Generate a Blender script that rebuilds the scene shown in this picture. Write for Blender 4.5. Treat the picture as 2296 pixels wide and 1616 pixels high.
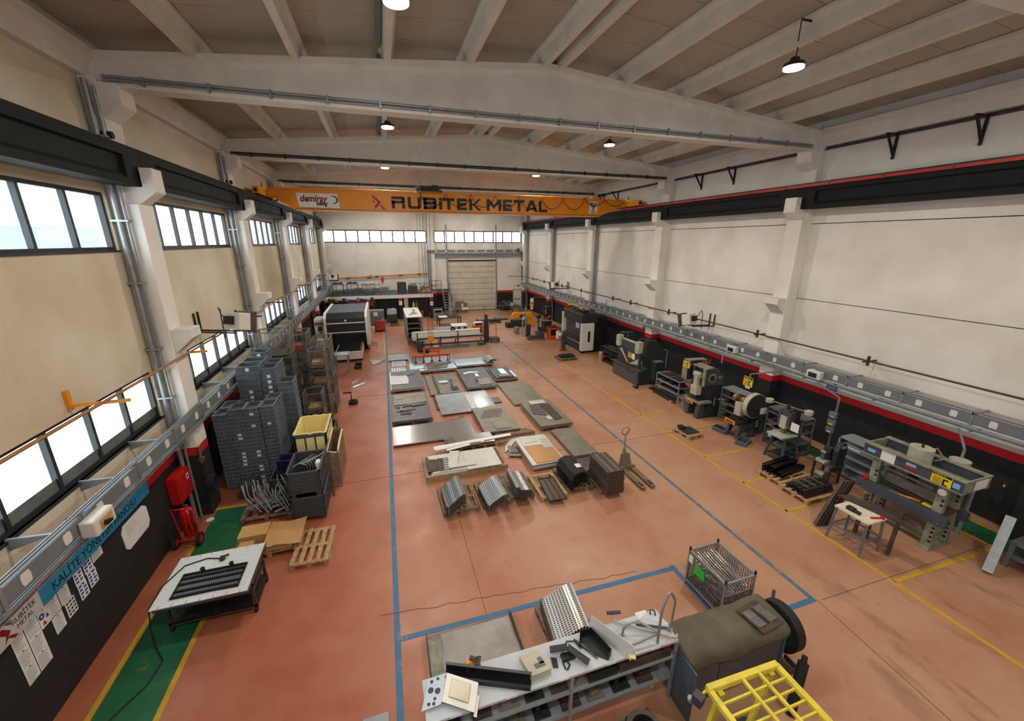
import bpy, bmesh, math, random
from mathutils import Vector, Matrix
PI = math.pi
random.seed(7)
scn = bpy.context.scene
COL = scn.collection
for o in list(bpy.data.objects):
    bpy.data.objects.remove(o)

# ---------------------------------------------------------------- camera
def make_camera():
    yaw, pitch, roll = 0.30424, 0.28695, 0.00223
    f = Vector((math.sin(yaw)*math.cos(pitch), math.cos(yaw)*math.cos(pitch), -math.sin(pitch)))
    rt = Vector((math.cos(yaw), -math.sin(yaw), 0)); up = rt.cross(f)
    rt2 = math.cos(roll)*rt + math.sin(roll)*up; up2 = rt2.cross(f)
    m = Matrix((rt2, up2, -f)).transposed().to_4x4(); m.translation = (0, 0, 7.0)
    cd = bpy.data.cameras.new('camera'); cd.sensor_width = 36; cd.sensor_fit = 'HORIZONTAL'
    cd.lens = 904.3/2296*36; cd.clip_start = 0.05; cd.clip_end = 300
    co = bpy.data.objects.new('camera', cd); co.matrix_world = m; COL.objects.link(co)
    scn.camera = co
make_camera()
# ---------------------------------------------------------------- sky and exposure
w = bpy.data.worlds.new('sky'); scn.world = w; w.use_nodes = True
_b = w.node_tree.nodes['Background']; _b.inputs[0].default_value = (0.80, 0.92, 1.0, 1); _b.inputs[1].default_value = 6.5
scn.view_settings.view_transform = 'Standard'
try: scn.view_settings.look = 'None'
except Exception: pass
scn.view_settings.exposure = 0.12; scn.view_settings.gamma = 1.0
scn.view_settings.use_curve_mapping = False
cy = scn.cycles
cy.max_bounces = 6; cy.diffuse_bounces = 4; cy.glossy_bounces = 2; cy.transmission_bounces = 2; cy.transparent_max_bounces = 6
cy.caustics_reflective = False; cy.caustics_refractive = False
cy.use_adaptive_sampling = True; cy.adaptive_threshold = 0.07; cy.adaptive_min_samples = 12
LAMP_POWER = 205.0
LAMP_COL = (1.0, 0.91, 0.79)
def portal(loc, rot, sx, sy):            # guides daylight sampling through a window opening
    l = bpy.data.lights.new('window_portal', 'AREA'); l.shape = 'RECTANGLE'; l.size = sx; l.size_y = sy
    l.cycles.is_portal = True
    o = bpy.data.objects.new('window_portal', l); o.location = loc; o.rotation_euler = rot; COL.objects.link(o)

# ---------------------------------------------------------------- helpers
def lin(c):
    return tuple((v/255/12.92 if v/255 <= .04045 else ((v/255+.055)/1.055)**2.4) for v in c)
class MB:
    def __init__(s): s.v = []; s.f = []; s.sm = []
    def add(s, vs, fs, smooth=False):
        n = len(s.v); s.v += [tuple(p) for p in vs]
        s.f += [tuple(i+n for i in f) for f in fs]; s.sm += [smooth]*len(fs); return s
    def box(s, x0, x1, y0, y1, z0, z1):
        return s.add([(x0,y0,z0),(x1,y0,z0),(x1,y1,z0),(x0,y1,z0),(x0,y0,z1),(x1,y0,z1),(x1,y1,z1),(x0,y1,z1)],
                     [(0,3,2,1),(4,5,6,7),(0,1,5,4),(1,2,6,5),(2,3,7,6),(3,0,4,7)])
    def cb(s, c, d): return s.box(c[0]-d[0]/2,c[0]+d[0]/2,c[1]-d[1]/2,c[1]+d[1]/2,c[2]-d[2]/2,c[2]+d[2]/2)
    def obox(s, c, ax, ay, az):             # oriented box: centre and three half-axis vectors
        c, ax, ay, az = map(Vector, (c, ax, ay, az))
        return s.add([c+i*ax+j*ay+k*az for k in (-1,1) for i,j in ((-1,-1),(1,-1),(1,1),(-1,1))],
                     [(0,3,2,1),(4,5,6,7),(0,1,5,4),(1,2,6,5),(2,3,7,6),(3,0,4,7)])
    def bar(s, p0, p1, w, h=None):          # rectangular bar between two points
        p0, p1 = Vector(p0), Vector(p1); d = p1-p0; L = d.length; d = d/L; h = h or w
        u = d.cross(Vector((0,0,1)))
        if u.length < 1e-4: u = Vector((1,0,0))
        u.normalize(); t = u.cross(d)
        return s.obox((p0+p1)/2, d*L/2, u*w/2, t*h/2)
    def cyl(s, p0, p1, r0, n=12, r1=None, caps=True):
        p0, p1 = Vector(p0), Vector(p1); r1 = r0 if r1 is None else r1
        d = (p1-p0).normalized(); u = d.orthogonal().normalized(); t = d.cross(u)
        vs = []
        for i in range(n):
            a = 2*PI*i/n; q = math.cos(a)*u+math.sin(a)*t; vs += [p0+q*r0, p1+q*r1]
        s.add(vs, [(2*i, (2*i+2)%(2*n), (2*i+3)%(2*n), 2*i+1) for i in range(n)], True)
        if caps:
            s.add([vs[2*i] for i in range(n)], [tuple(range(n-1,-1,-1))]); s.add([vs[2*i+1] for i in range(n)], [tuple(range(n))])
        return s
    def tube(s, pts, r, n=8, closed=False):
        pts = [Vector(p) for p in pts]; m = len(pts); vs = []; u = None
        for i, p in enumerate(pts):
            a = pts[(i-1) % m] if (closed or i > 0) else p; b = pts[(i+1) % m] if (closed or i < m-1) else p
            d = (b-a).normalized()
            if u is None: u = d.orthogonal().normalized()
            u = (u - d*u.dot(d)); u = u.normalized() if u.length > 1e-5 else d.orthogonal().normalized()
            t = d.cross(u)
            vs += [p + r*(math.cos(2*PI*k/n)*u+math.sin(2*PI*k/n)*t) for k in range(n)]
        fs = []
        for i in range(m if closed else m-1):
            j = (i+1) % m
            fs += [(i*n+k, i*n+(k+1)%n, j*n+(k+1)%n, j*n+k) for k in range(n)]
        s.add(vs, fs, True)
        if not closed: s.add(vs[:n], [tuple(range(n-1,-1,-1))]); s.add(vs[-n:], [tuple(range(n))])
        return s
    def prism(s, poly, plane, a, b):
        m = {'yz': lambda p,t:(t,p[0],p[1]), 'xz': lambda p,t:(p[0],t,p[1]), 'xy': lambda p,t:(p[0],p[1],t)}[plane]
        n = len(poly)
        return s.add([m(p,a) for p in poly]+[m(p,b) for p in poly],
                     [tuple(range(n-1,-1,-1)), tuple(range(n,2*n))]+[(i,(i+1)%n,n+(i+1)%n,n+i) for i in range(n)])
    def strip(s, pts, wdir, w, smooth=False):   # ribbon
        wd = Vector(wdir).normalized()*w/2; vs = []
        for p in pts: vs += [Vector(p)-wd, Vector(p)+wd]
        return s.add(vs, [(2*i,2*i+1,2*i+3,2*i+2) for i in range(len(pts)-1)], smooth)
    def quad(s, a, b, c, d): return s.add([a,b,c,d], [(0,1,2,3)])
    def ring(s, c, ax, r0, r1, h, n=20):     # flat ring / wheel rim along axis ax
        c, ax = Vector(c), Vector(ax).normalized(); u = ax.orthogonal().normalized(); t = ax.cross(u); vs = []
        for i in range(n):
            q = math.cos(2*PI*i/n)*u+math.sin(2*PI*i/n)*t
            vs += [c+q*r0-ax*h/2, c+q*r1-ax*h/2, c+q*r1+ax*h/2, c+q*r0+ax*h/2]
        fs = []
        for i in range(n):
            j = (i+1) % n
            for k in range(4): fs.append((4*i+k, 4*j+k, 4*j+(k+1)%4, 4*i+(k+1)%4))
        return s.add(vs, fs)
    def mesh(s, name, m):
        me = bpy.data.meshes.new(name); me.from_pydata(s.v, [], s.f)
        me.polygons.foreach_set('use_smooth', s.sm)
        bm = bmesh.new(); bm.from_mesh(me); bmesh.ops.recalc_face_normals(bm, faces=bm.faces); bm.to_mesh(me); bm.free()
        if m: me.materials.append(m)
        me.update(); return me
    def build(s, name, m, parent=None, bevel=0):
        if parent is not None:
            off = parent['_w'] if '_w' in parent else (0,0,0)
            s.v = [(p[0]-off[0], p[1]-off[1], p[2]-off[2]) for p in s.v]
        o = bpy.data.objects.new(name, s.mesh(name, m)); COL.objects.link(o)
        if parent is not None:
            o.parent = parent
            o['_w'] = tuple(parent['_w']) if '_w' in parent else (0,0,0)
        if bevel:
            b = o.modifiers.new('bevel', 'BEVEL'); b.width = bevel; b.segments = 2; b.limit_method = 'ANGLE'
        return o
def B(x0,x1,y0,y1,z0,z1): return MB().box(x0,x1,y0,y1,z0,z1)
def thing(name, label, cat, loc=(0,0,0), group=None):
    o = bpy.data.objects.new(name, None); COL.objects.link(o); o.location = loc; o['_w'] = tuple(map(float, loc))
    o.empty_display_size = .2
    tag(o, label, cat, group); return o
def tag(o, label, cat, group=None):
    o['label'] = label; o['category'] = cat
    if group: o['group'] = group
    return o
def one(name, mb, m, label, cat, group=None, bevel=0):
    # single-mesh thing, origin moved to its base centre
    xs=[p[0] for p in mb.v]; ys=[p[1] for p in mb.v]; zs=[p[2] for p in mb.v]
    c=((min(xs)+max(xs))/2,(min(ys)+max(ys))/2,min(zs))
    mb.v=[(p[0]-c[0],p[1]-c[1],p[2]-c[2]) for p in mb.v]
    o=mb.build(name,m,None,bevel); o.location=c; o['_w']=tuple(map(float,c)); return tag(o,label,cat,group)
def struct(name, mb, m, parent=None, bevel=0):
    o = mb.build(name, m, parent, bevel)
    if parent is None: o['kind'] = 'structure'
    return o
def sroot(name):
    o = bpy.data.objects.new(name, None); COL.objects.link(o); o['_w']=(0.,0.,0.); o['kind']='structure'; return o
def put(t, x, y, z=0, rz=0):
    t.location = (x,y,z); t.rotation_euler = (0,0,rz); return t
def cpy(o, parent):
    c = o.copy(); COL.objects.link(c); c.parent = parent
    for ch in o.children: cpy(ch, c)
    return c
def dup(root, loc, rz=0, label=None, group=None):
    r = root.copy(); COL.objects.link(r); r.location = loc; r.rotation_euler = (0,0,rz)
    if label: r['label'] = label
    if group: r['group'] = group
    for ch in list(root.children): cpy(ch, r)
    return r
def text(s, size, loc, right, up, m, parent=None, name='lettering', ext=.004, emb=0.0, sx=1.0, align='LEFT', shear=0.0):
    cu = bpy.data.curves.new('t','FONT'); cu.body = s; cu.size = size; cu.extrude = ext; cu.offset = emb; cu.align_x = align; cu.shear = shear
    cu.resolution_u = 3
    ob = bpy.data.objects.new('t', cu); COL.objects.link(ob)
    dg = bpy.context.evaluated_depsgraph_get()
    me = bpy.data.meshes.new_from_object(ob.evaluated_get(dg)); bpy.data.objects.remove(ob)
    r, u = Vector(right).normalized(), Vector(up).normalized(); n = r.cross(u)
    off = Vector(parent['_w']) if parent is not None and '_w' in parent else Vector((0,0,0))
    for v in me.vertices: v.co = Vector(loc)+r*v.co.x*sx+u*v.co.y+n*v.co.z-off
    me.materials.clear(); me.materials.append(m); me.name = name
    o = bpy.data.objects.new(name, me); COL.objects.link(o)
    if parent is not None: o.parent = parent; o['_w']=tuple(off)
    return o

# ---------------------------------------------------------------- materials
MATS = {}
def mat(key, rgb, rough=.6, metal=0.0, var=.12, scale=3.0, bump=0.0, rgb2=None, thr=None, emit=0, spec=.5, stretch=None):
    if key in MATS: return MATS[key]
    m = bpy.data.materials.new(key); m.use_nodes = True; nt = m.node_tree; N = nt.nodes; L = nt.links
    p = N['Principled BSDF']; p.inputs['Roughness'].default_value = rough; p.inputs['Metallic'].default_value = metal
    p.inputs['Specular IOR Level'].default_value = spec
    c1 = lin(rgb); c2 = lin(rgb2) if rgb2 else tuple(v*(1-var*2.2) for v in c1)
    geo = N.new('ShaderNodeNewGeometry')
    src = geo.outputs['Position']
    if stretch:
        vm = N.new('ShaderNodeVectorMath'); vm.operation='MULTIPLY'; vm.inputs[1].default_value=stretch; L.new(src, vm.inputs[0]); src=vm.outputs[0]
    nz = N.new('ShaderNodeTexNoise'); nz.inputs['Scale'].default_value = scale; nz.inputs['Detail'].default_value = 5; nz.inputs['Roughness'].default_value=.62
    L.new(src, nz.inputs['Vector'])
    rp = N.new('ShaderNodeValToRGB')
    lo, hi = thr if thr else (.32,.68)
    rp.color_ramp.elements[0].position = lo; rp.color_ramp.elements[1].position = hi
    rp.color_ramp.elements[0].color = (*c2,1); rp.color_ramp.elements[1].color = (*c1,1)
    L.new(nz.outputs['Fac'], rp.inputs['Fac']); L.new(rp.outputs['Color'], p.inputs['Base Color'])
    if bump:
        bp = N.new('ShaderNodeBump'); bp.inputs['Strength'].default_value = bump; bp.inputs['Distance'].default_value=.02
        L.new(nz.outputs['Fac'], bp.inputs['Height']); L.new(bp.outputs['Normal'], p.inputs['Normal'])
    if emit:
        p.inputs['Emission Color'].default_value = (*c1,1); p.inputs['Emission Strength'].default_value = emit
    MATS[key] = m; return m
def perf(key, rgb, hole, px, py, fx, fy, metal=.8, rough=.35, axes=(0,1)):
    # sheet with rows of punched holes (object space, too small to model)
    if key in MATS: return MATS[key]
    m = bpy.data.materials.new(key); m.use_nodes = True; nt = m.node_tree; N = nt.nodes; L = nt.links
    p = N['Principled BSDF']; tc = N.new('ShaderNodeTexCoord'); sp = N.new('ShaderNodeSeparateXYZ'); L.new(tc.outputs['Object'], sp.inputs[0])
    def saw(i, per, fr):
        a = N.new('ShaderNodeMath'); a.operation='DIVIDE'; L.new(sp.outputs[i], a.inputs[0]); a.inputs[1].default_value = per
        b = N.new('ShaderNodeMath'); b.operation='FRACT'; L.new(a.outputs[0], b.inputs[0])
        c = N.new('ShaderNodeMath'); c.operation='LESS_THAN'; L.new(b.outputs[0], c.inputs[0]); c.inputs[1].default_value = fr; return c
    a = saw(axes[0], px, fx); b = saw(axes[1], py, fy)
    mu = N.new('ShaderNodeMath'); mu.operation='MULTIPLY'; L.new(a.outputs[0], mu.inputs[0]); L.new(b.outputs[0], mu.inputs[1])
    mx = N.new('ShaderNodeMix'); mx.data_type='RGBA'; L.new(mu.outputs[0], mx.inputs['Factor']); mx.inputs['A'].default_value=(*lin(rgb),1); mx.inputs['B'].default_value=(*lin(hole),1)
    L.new(mx.outputs['Result'], p.inputs['Base Color'])
    iv = N.new('ShaderNodeMath'); iv.operation='MULTIPLY_ADD'; L.new(mu.outputs[0], iv.inputs[0]); iv.inputs[1].default_value=-metal; iv.inputs[2].default_value=metal
    L.new(iv.outputs[0], p.inputs['Metallic']); p.inputs['Roughness'].default_value = rough
    MATS[key] = m; return m
def wallpaint(name='wall_paint', lo=(214,207,195), hi=(233,229,221)):
    # cream plaster with black dado and red stripe, stained; height bands are the paint itself
    m = bpy.data.materials.new(name); m.use_nodes = True; nt = m.node_tree; N = nt.nodes; L = nt.links
    p = N['Principled BSDF']; p.inputs['Roughness'].default_value = .75
    geo = N.new('ShaderNodeNewGeometry'); sp = N.new('ShaderNodeSeparateXYZ'); L.new(geo.outputs['Position'], sp.inputs[0])
    nz = N.new('ShaderNodeTexNoise'); nz.inputs['Scale'].default_value = .55; nz.inputs['Detail'].default_value = 6; L.new(geo.outputs['Position'], nz.inputs['Vector'])
    rp = N.new('ShaderNodeValToRGB'); rp.color_ramp.elements[0].position=.3; rp.color_ramp.elements[1].position=.62
    rp.color_ramp.elements[0].color=(*lin(lo),1); rp.color_ramp.elements[1].color=(*lin(hi),1)
    L.new(nz.outputs['Fac'], rp.inputs['Fac'])
    def gt(v):
        a = N.new('ShaderNodeMath'); a.operation='GREATER_THAN'; L.new(sp.outputs[2], a.inputs[0]); a.inputs[1].default_value=v; return a.outputs[0]
    def mix(f, A, Bc):
        x = N.new('ShaderNodeMix'); x.data_type='RGBA'; L.new(f, x.inputs['Factor'])
        if isinstance(A, tuple): x.inputs['A'].default_value=(*A,1)
        else: L.new(A, x.inputs['A'])
        if isinstance(Bc, tuple): x.inputs['B'].default_value=(*Bc,1)
        else: L.new(Bc, x.inputs['B'])
        return x.outputs['Result']
    c = mix(gt(1.76), lin((30,28,27)), lin((190,16,22))); c = mix(gt(1.985), c, rp.outputs['Color'])
    L.new(c, p.inputs['Base Color'])
    n2 = N.new('ShaderNodeTexNoise'); n2.inputs['Scale'].default_value=9; n2.inputs['Detail'].default_value=4; L.new(geo.outputs['Position'], n2.inputs['Vector'])
    bp = N.new('ShaderNodeBump'); bp.inputs['Strength'].default_value=.12; bp.inputs['Distance'].default_value=.02; L.new(n2.outputs['Fac'], bp.inputs['Height']); L.new(bp.outputs['Normal'], p.inputs['Normal'])
    return m
def floormat():
    m = bpy.data.materials.new('epoxy_floor'); m.use_nodes = True; nt = m.node_tree; N = nt.nodes; L = nt.links
    p = N['Principled BSDF']; geo = N.new('ShaderNodeNewGeometry'); sp = N.new('ShaderNodeSeparateXYZ'); L.new(geo.outputs['Position'], sp.inputs[0])
    def noise(sc, det=5, st=None):
        n = N.new('ShaderNodeTexNoise'); n.inputs['Scale'].default_value=sc; n.inputs['Detail'].default_value=det; n.inputs['Roughness'].default_value=.6
        if st:
            vm = N.new('ShaderNodeVectorMath'); vm.operation='MULTIPLY'; vm.inputs[1].default_value=st; L.new(geo.outputs['Position'], vm.inputs[0]); L.new(vm.outputs[0], n.inputs['Vector'])
        else: L.new(geo.outputs['Position'], n.inputs['Vector'])
        return n.outputs['Fac']
    def mr(src, a, b, c=0., d=1.):
        x = N.new('ShaderNodeMapRange'); L.new(src, x.inputs[0]); x.inputs[1].default_value=a; x.inputs[2].default_value=b; x.inputs[3].default_value=c; x.inputs[4].default_value=d; return x.outputs[0]
    def ma(op, a, b):
        x = N.new('ShaderNodeMath'); x.operation=op
        for i,q in enumerate((a,b)):
            if isinstance(q,(int,float)): x.inputs[i].default_value=q
            else: L.new(q, x.inputs[i])
        return x.outputs[0]
    def mix(f, A, Bc):
        x = N.new('ShaderNodeMix'); x.data_type='RGBA'; x.clamp_factor=True; L.new(f, x.inputs['Factor'])
        for k,q in (('A',A),('B',Bc)):
            if isinstance(q, tuple): x.inputs[k].default_value=(*lin(q),1)
            else: L.new(q, x.inputs[k])
        return x.outputs['Result']
    red = mix(mr(noise(.9),.35,.7), (160,82,56), (176,102,74))
    # concrete dust trodden into the traffic side of the hall
    dust = ma('MULTIPLY', mr(sp.outputs[0], -2.0, 5.0, .15, 1.0), mr(noise(.45,6),.30,.58,.45,1.0))
    c = mix(dust, red, (182,140,110))
    c = mix(mr(noise(2.6,7),.60,.72,0,.5), c, (150,104,84))
    # tyre marks and grey scuffs on the lane by the presses
    lane = ma('MULTIPLY', mr(sp.outputs[0],6.8,8.2), mr(sp.outputs[1],6.5,3.5))
    tm = ma('MULTIPLY', lane, mr(noise(1.0,4,(1.7,.55,1)),.55,.68,0,.75))
    c = mix(tm, c, (110,78,64))
    c = mix(mr(noise(14,3),.66,.74,0,.35), c, (120,76,60))
    L.new(c, p.inputs['Base Color'])
    L.new(mr(noise(1.4,5),.3,.7,.27,.5), p.inputs['Roughness'])
    return m
def linemat(key, rgb, wear=.5):
    m = bpy.data.materials.new(key); m.use_nodes = True; nt = m.node_tree; N = nt.nodes; L = nt.links
    p = N['Principled BSDF']; p.inputs['Roughness'].default_value=.5
    geo = N.new('ShaderNodeNewGeometry'); n = N.new('ShaderNodeTexNoise'); n.inputs['Scale'].default_value=3.2; n.inputs['Detail'].default_value=8; n.inputs['Roughness'].default_value=.7
    L.new(geo.outputs['Position'], n.inputs['Vector'])
    rp = N.new('ShaderNodeValToRGB'); rp.color_ramp.elements[0].position=wear-.1; rp.color_ramp.elements[0].color=(*lin((184,118,90)),1)
    rp.color_ramp.elements[1].position=wear; rp.color_ramp.elements[1].color=(*lin(rgb),1)
    e = rp.color_ramp.elements.new(min(.98,wear+.22)); e.color=(*[v*.82 for v in lin(rgb)],1)
    L.new(n.outputs['Fac'], rp.inputs['Fac']); L.new(rp.outputs['Color'], p.inputs['Base Color'])
    return m
def glassmat():
    m = bpy.data.materials.new('window_glass'); m.use_nodes = True; nt = m.node_tree; N = nt.nodes; L = nt.links
    for n in list(N):
        if n.type == 'BSDF_PRINCIPLED': N.remove(n)
    tr = N.new('ShaderNodeBsdfTransparent'); tr.inputs[0].default_value=(.93,.97,.97,1)
    gl = N.new('ShaderNodeBsdfGlossy'); gl.inputs['Roughness'].default_value=.05; gl.inputs[0].default_value=(.9,.95,1,1)
    mx = N.new('ShaderNodeMixShader'); mx.inputs[0].default_value=.04; L.new(tr.outputs[0], mx.inputs[1]); L.new(gl.outputs[0], mx.inputs[2])
    L.new(mx.outputs[0], N['Material Output'].inputs[0]); return m
M = {}
M['wall'] = wallpaint(); M['wallL'] = wallpaint('shaded_aged_cream_wall_paint',(204,188,160),(222,211,190)); M['floor'] = floormat(); M['glass'] = glassmat()  # warmer, darker cream paints in the left wall's lack of daylight, with some yellowing
M['conc'] = mat('cast_concrete', (232,228,220), .8, var=.08, scale=1.2, bump=.15)
M['roof'] = mat('roof_panel', (188,182,172), .7, var=.05, scale=.6)
M['joint'] = mat('dark_joint', (70,64,58), .9)
M['fjoint'] = mat('floor_saw_cut', (112,74,58), .9)
M['dark'] = mat('dark_grey_paint', (33,32,32), .7, var=.1, spec=.2)
M['black'] = mat('black_paint', (24,24,26), .45, var=.1)
M['frame'] = mat('window_frame_dark', (42,42,46), .5)
M['galv'] = mat('galvanised_steel', (160,165,168), .42, .55, var=.12, scale=6)
M['jack'] = mat('dusty_gold_brown', (128,112,84), .55, rgb2=(96,84,64), scale=6)
M['tray'] = mat('busbar_grey', (122,128,132), .5, .2, var=.06)
M['steel'] = mat('worn_steel', (150,148,144), .38, .8, var=.2, scale=7)
M['dsteel'] = mat('oily_dark_steel', (74,70,66), .45, .6, var=.25, scale=8)
M['rust'] = mat('rusty_brown_steel', (98,80,66), .6, .35, rgb2=(66,56,50), scale=6)
M['cranY'] = mat('crane_yellow', (240,150,14), .38, var=.04)
M['yel'] = mat('safety_yellow', (240,205,30), .5, var=.05)
M['fork'] = mat('forklift_yellow', (233,214,60), .45, rgb2=(200,178,60), scale=6)
M['red'] = mat('red_paint', (190,24,24), .45, var=.08)
M['extred'] = mat('extinguisher_red', (215,20,18), .25, var=.03)
M['orange'] = mat('orange_paint', (232,84,28), .45, var=.06)
M['white'] = mat('white_paint', (232,232,228), .5, var=.04)
M['offw'] = mat('machine_white', (222,220,208), .45, var=.04)
M['paper'] = mat('paper', (228,226,226), .8, var=.03)
M['mgrey'] = mat('machine_grey', (72,76,80), .45, var=.12, scale=4)
M['mdark'] = mat('machine_dark_grey', (50,52,55), .45, var=.12, scale=4)
M['mblue'] = mat('machine_blue_grey', (70,78,92), .45, var=.12, scale=4)
M['cream'] = mat('machine_cream', (190,188,165), .5, var=.15, scale=5)
M['olive'] = mat('olive_grey_paint', (150,152,132), .55, rgb2=(110,108,92), scale=5)
M['shelf'] = mat('shelf_grey', (150,156,160), .5, .1, var=.1)
M['shelfd'] = mat('shelf_dark_grey', (112,118,122), .5, .1, var=.15)
M['wood'] = mat('pallet_wood', (196,160,112), .8, rgb2=(150,118,82), scale=9, stretch=(1,1,4))
M['woodd'] = mat('old_pallet_wood', (150,126,98), .85, rgb2=(104,86,68), scale=9)
M['card'] = mat('cardboard', (200,154,98), .85, var=.06, scale=2)
M['plas'] = mat('grey_plastic', (88,96,106), .5, var=.08, scale=2)
M['plasd'] = mat('dark_grey_plastic', (72,75,78), .5, var=.1, scale=2)
M['cage'] = mat('cage_steel', (134,132,124), .55, .4, rgb2=(98,92,82), scale=5)
M['tubes'] = mat('bent_tube_steel', (150,152,154), .35, .75, var=.15)
M['cream_lin'] = mat('yellow_liner', (240,222,150), .8, var=.05)
M['sh_gal'] = mat('galv_sheet', (206,214,220), .16, .5, var=.1, scale=2.5)
M['sh_inox'] = mat('stainless_sheet', (206,205,202), .15, .75, var=.05, scale=1.0)
M['sh_dark'] = mat('black_sheet', (104,102,100), .40, .35, var=.2, scale=2.5)
M['sh_tan'] = mat('oiled_sheet', (146,138,124), .42, .3, var=.15, scale=2)
M['sh_blue'] = mat('scaled_blue_sheet', (120,128,136), .45, .3, rgb2=(84,74,64), scale=2.2, stretch=(1,3,1))
M['sh_al'] = mat('aluminium_sheet', (210,208,200), .42, .35, var=.05, scale=3)
M['brown'] = mat('bronze_sheet', (190,142,92), .35, .35, var=.05)
M['rubber'] = mat('black_rubber', (28,28,28), .7)
M['tarp'] = mat('olive_tarp', (104,96,78), .75, rgb2=(82,76,62), scale=3, bump=.3)
M['gbrown'] = mat('cardboard_grey', (172,168,162), .85, rgb2=(146,142,136), scale=2.2, bump=.2)
M['green'] = mat('green_paint', (30,120,60), .5)
M['blue'] = mat('sign_blue', (30,70,160), .5)
M['bluel'] = mat('sticker_light_blue', (130,180,225), .5, var=.03)
M['cyan'] = mat('banner_cyan', (24,140,190), .5, rgb2=(60,170,215), scale=1.5)
M['dkred'] = mat('deep_red', (150,24,34), .5)
M['navy'] = mat('navy', (24,32,80), .5)
M['brass'] = mat('gas_pipe_ochre', (176,124,66), .45, .2)
M['bpipe'] = mat('dark_brown_pipe', (84,66,54), .5, .2)
M['glow'] = mat('lamp_glow', (255,236,205), .4, emit=14, var=0)
M['lglow'] = M['glow']
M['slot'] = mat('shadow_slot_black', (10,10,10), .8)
M['yline'] = linemat('yellow_floor_line', (205,160,44), .42)
M['bline'] = linemat('blue_floor_line', (62,112,150), .40)
M['bworn'] = linemat('worn_blue_floor_line', (84,112,132), .46)
M['gline'] = linemat('green_walkway', (30,104,66), .40)
# ================================================================ the hall
XL, XR, XC = -5.35, 14.65, 4.65
Y0, Y1 = -5.5, 41.8
COLL = [-3.4, 4.0, 11.45, 18.65, 25.85, 33.2, 41.2]     # column centres, left wall
COLR = [-3.4, 4.05, 11.5, 19.15, 26.75, 34.3, 41.3]
TRUSS = [-3.5, 4.0, 11.5, 19.0, 26.5, 34.0, 41.4]
def ztop(x): return 11.4-0.0855*abs(x-XC)
floor = struct('floor', B(XL-.3, XR+.3, Y0-.3, Y1+.3, -.25, 0), M['floor'])
def fstrip(name, pts, wdt, m, z=.003):
    mb = MB(); 
    a, b = Vector((*pts[0],z)), Vector((*pts[1],z)); d = (b-a).normalized(); n = Vector((-d.y,d.x,0))*wdt/2
    mb.add([a-n,b-n,b+n,a+n,a-n-Vector((0,0,z)),b-n-Vector((0,0,z)),b+n-Vector((0,0,z)),a+n-Vector((0,0,z))],[(0,1,2,3),(4,7,6,5),(0,4,5,1),(1,5,6,2),(2,6,7,3),(3,7,4,0)])
    return mb.build(name, m, floor)
BK=0
for a,b in (((-.32,2),(-.14,38)),((-.34,6.0),(5.72,5.92)),((5.66,6.0),(5.66,4.0)),((7.86,4.38),(6.2,4.36)),((-.14,38.0),(.9,38.0))):
    fstrip('blue_line', (a,b), .11, M['bline'], .003+.0004*BK); BK+=1
fstrip('blue_line', ((7.83,4.34),(7.75,29.5)), .10, M['bworn'], .0035)
for a,b in (((9.95,1.2),(9.75,30)),((9.9,11.65),(12.75,11.65)),((9.9,9.7),(11.9,9.7)),((9.9,8.1),(13.0,8.1)),((9.9,6.7),(12.0,6.68)),((9.95,4.2),(13.4,4.15)),((9.85,13.32),(11.2,13.34)),((9.85,15.72),(12.25,15.74)),((9.8,18.92),(11.8,18.9)),((9.8,21.3),(12.0,21.3)),
            ((-.30,26),(-.36,37.5)),((-4.86,3.5),(-4.86,8.9)),((-4.86,8.9),(-4.86,9.9)),((-3.86,3.5),(-3.86,8.2)),((-4.95,11.34),(-4.05,11.34)),((13.42,4.0),(13.42,30)),((14.22,4.6),(14.22,30))):
    fstrip('yellow_line', (a,b), .09, M['yline'], .004)
fstrip('green_walkway', ((-4.35,3.2),(-4.35,11.28)), .90, M['gline'], .002)
fstrip('green_walkway', ((13.82,4.0),(13.82,31)), .72, M['gline'], .002)
for a,b in (((1.38,2),(1.38,41)),((-5.3,11.66),(14.6,11.5)),((8.0,4.32),(14.6,4.27)),((7.9,4.34),(7.6,1.0)),((-5.3,26.3),(14.6,26.3)),((-5.3,19),(14.6,18.9))):
    fstrip('floor_joint', (a,b), .008, M['fjoint'], .0052)
ck = MB(); random.seed(3); pts=[]
for i in range(30):
    t=i/29; pts.append((-.6+5.4*t, 6.62-.55*t+random.uniform(-.035,.035), .005))
ck.strip(pts,(0,1,0),.009); ck.build('floor_crack', M['fjoint'], floor)
dr = MB()
def disc(c,r,z): dr.cyl((c[0],c[1],0),(c[0],c[1],z),r,14)
disc((-4.85,10.9),.09,.006); dr.build('floor_drain_cover', M['paper'], floor)
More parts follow.
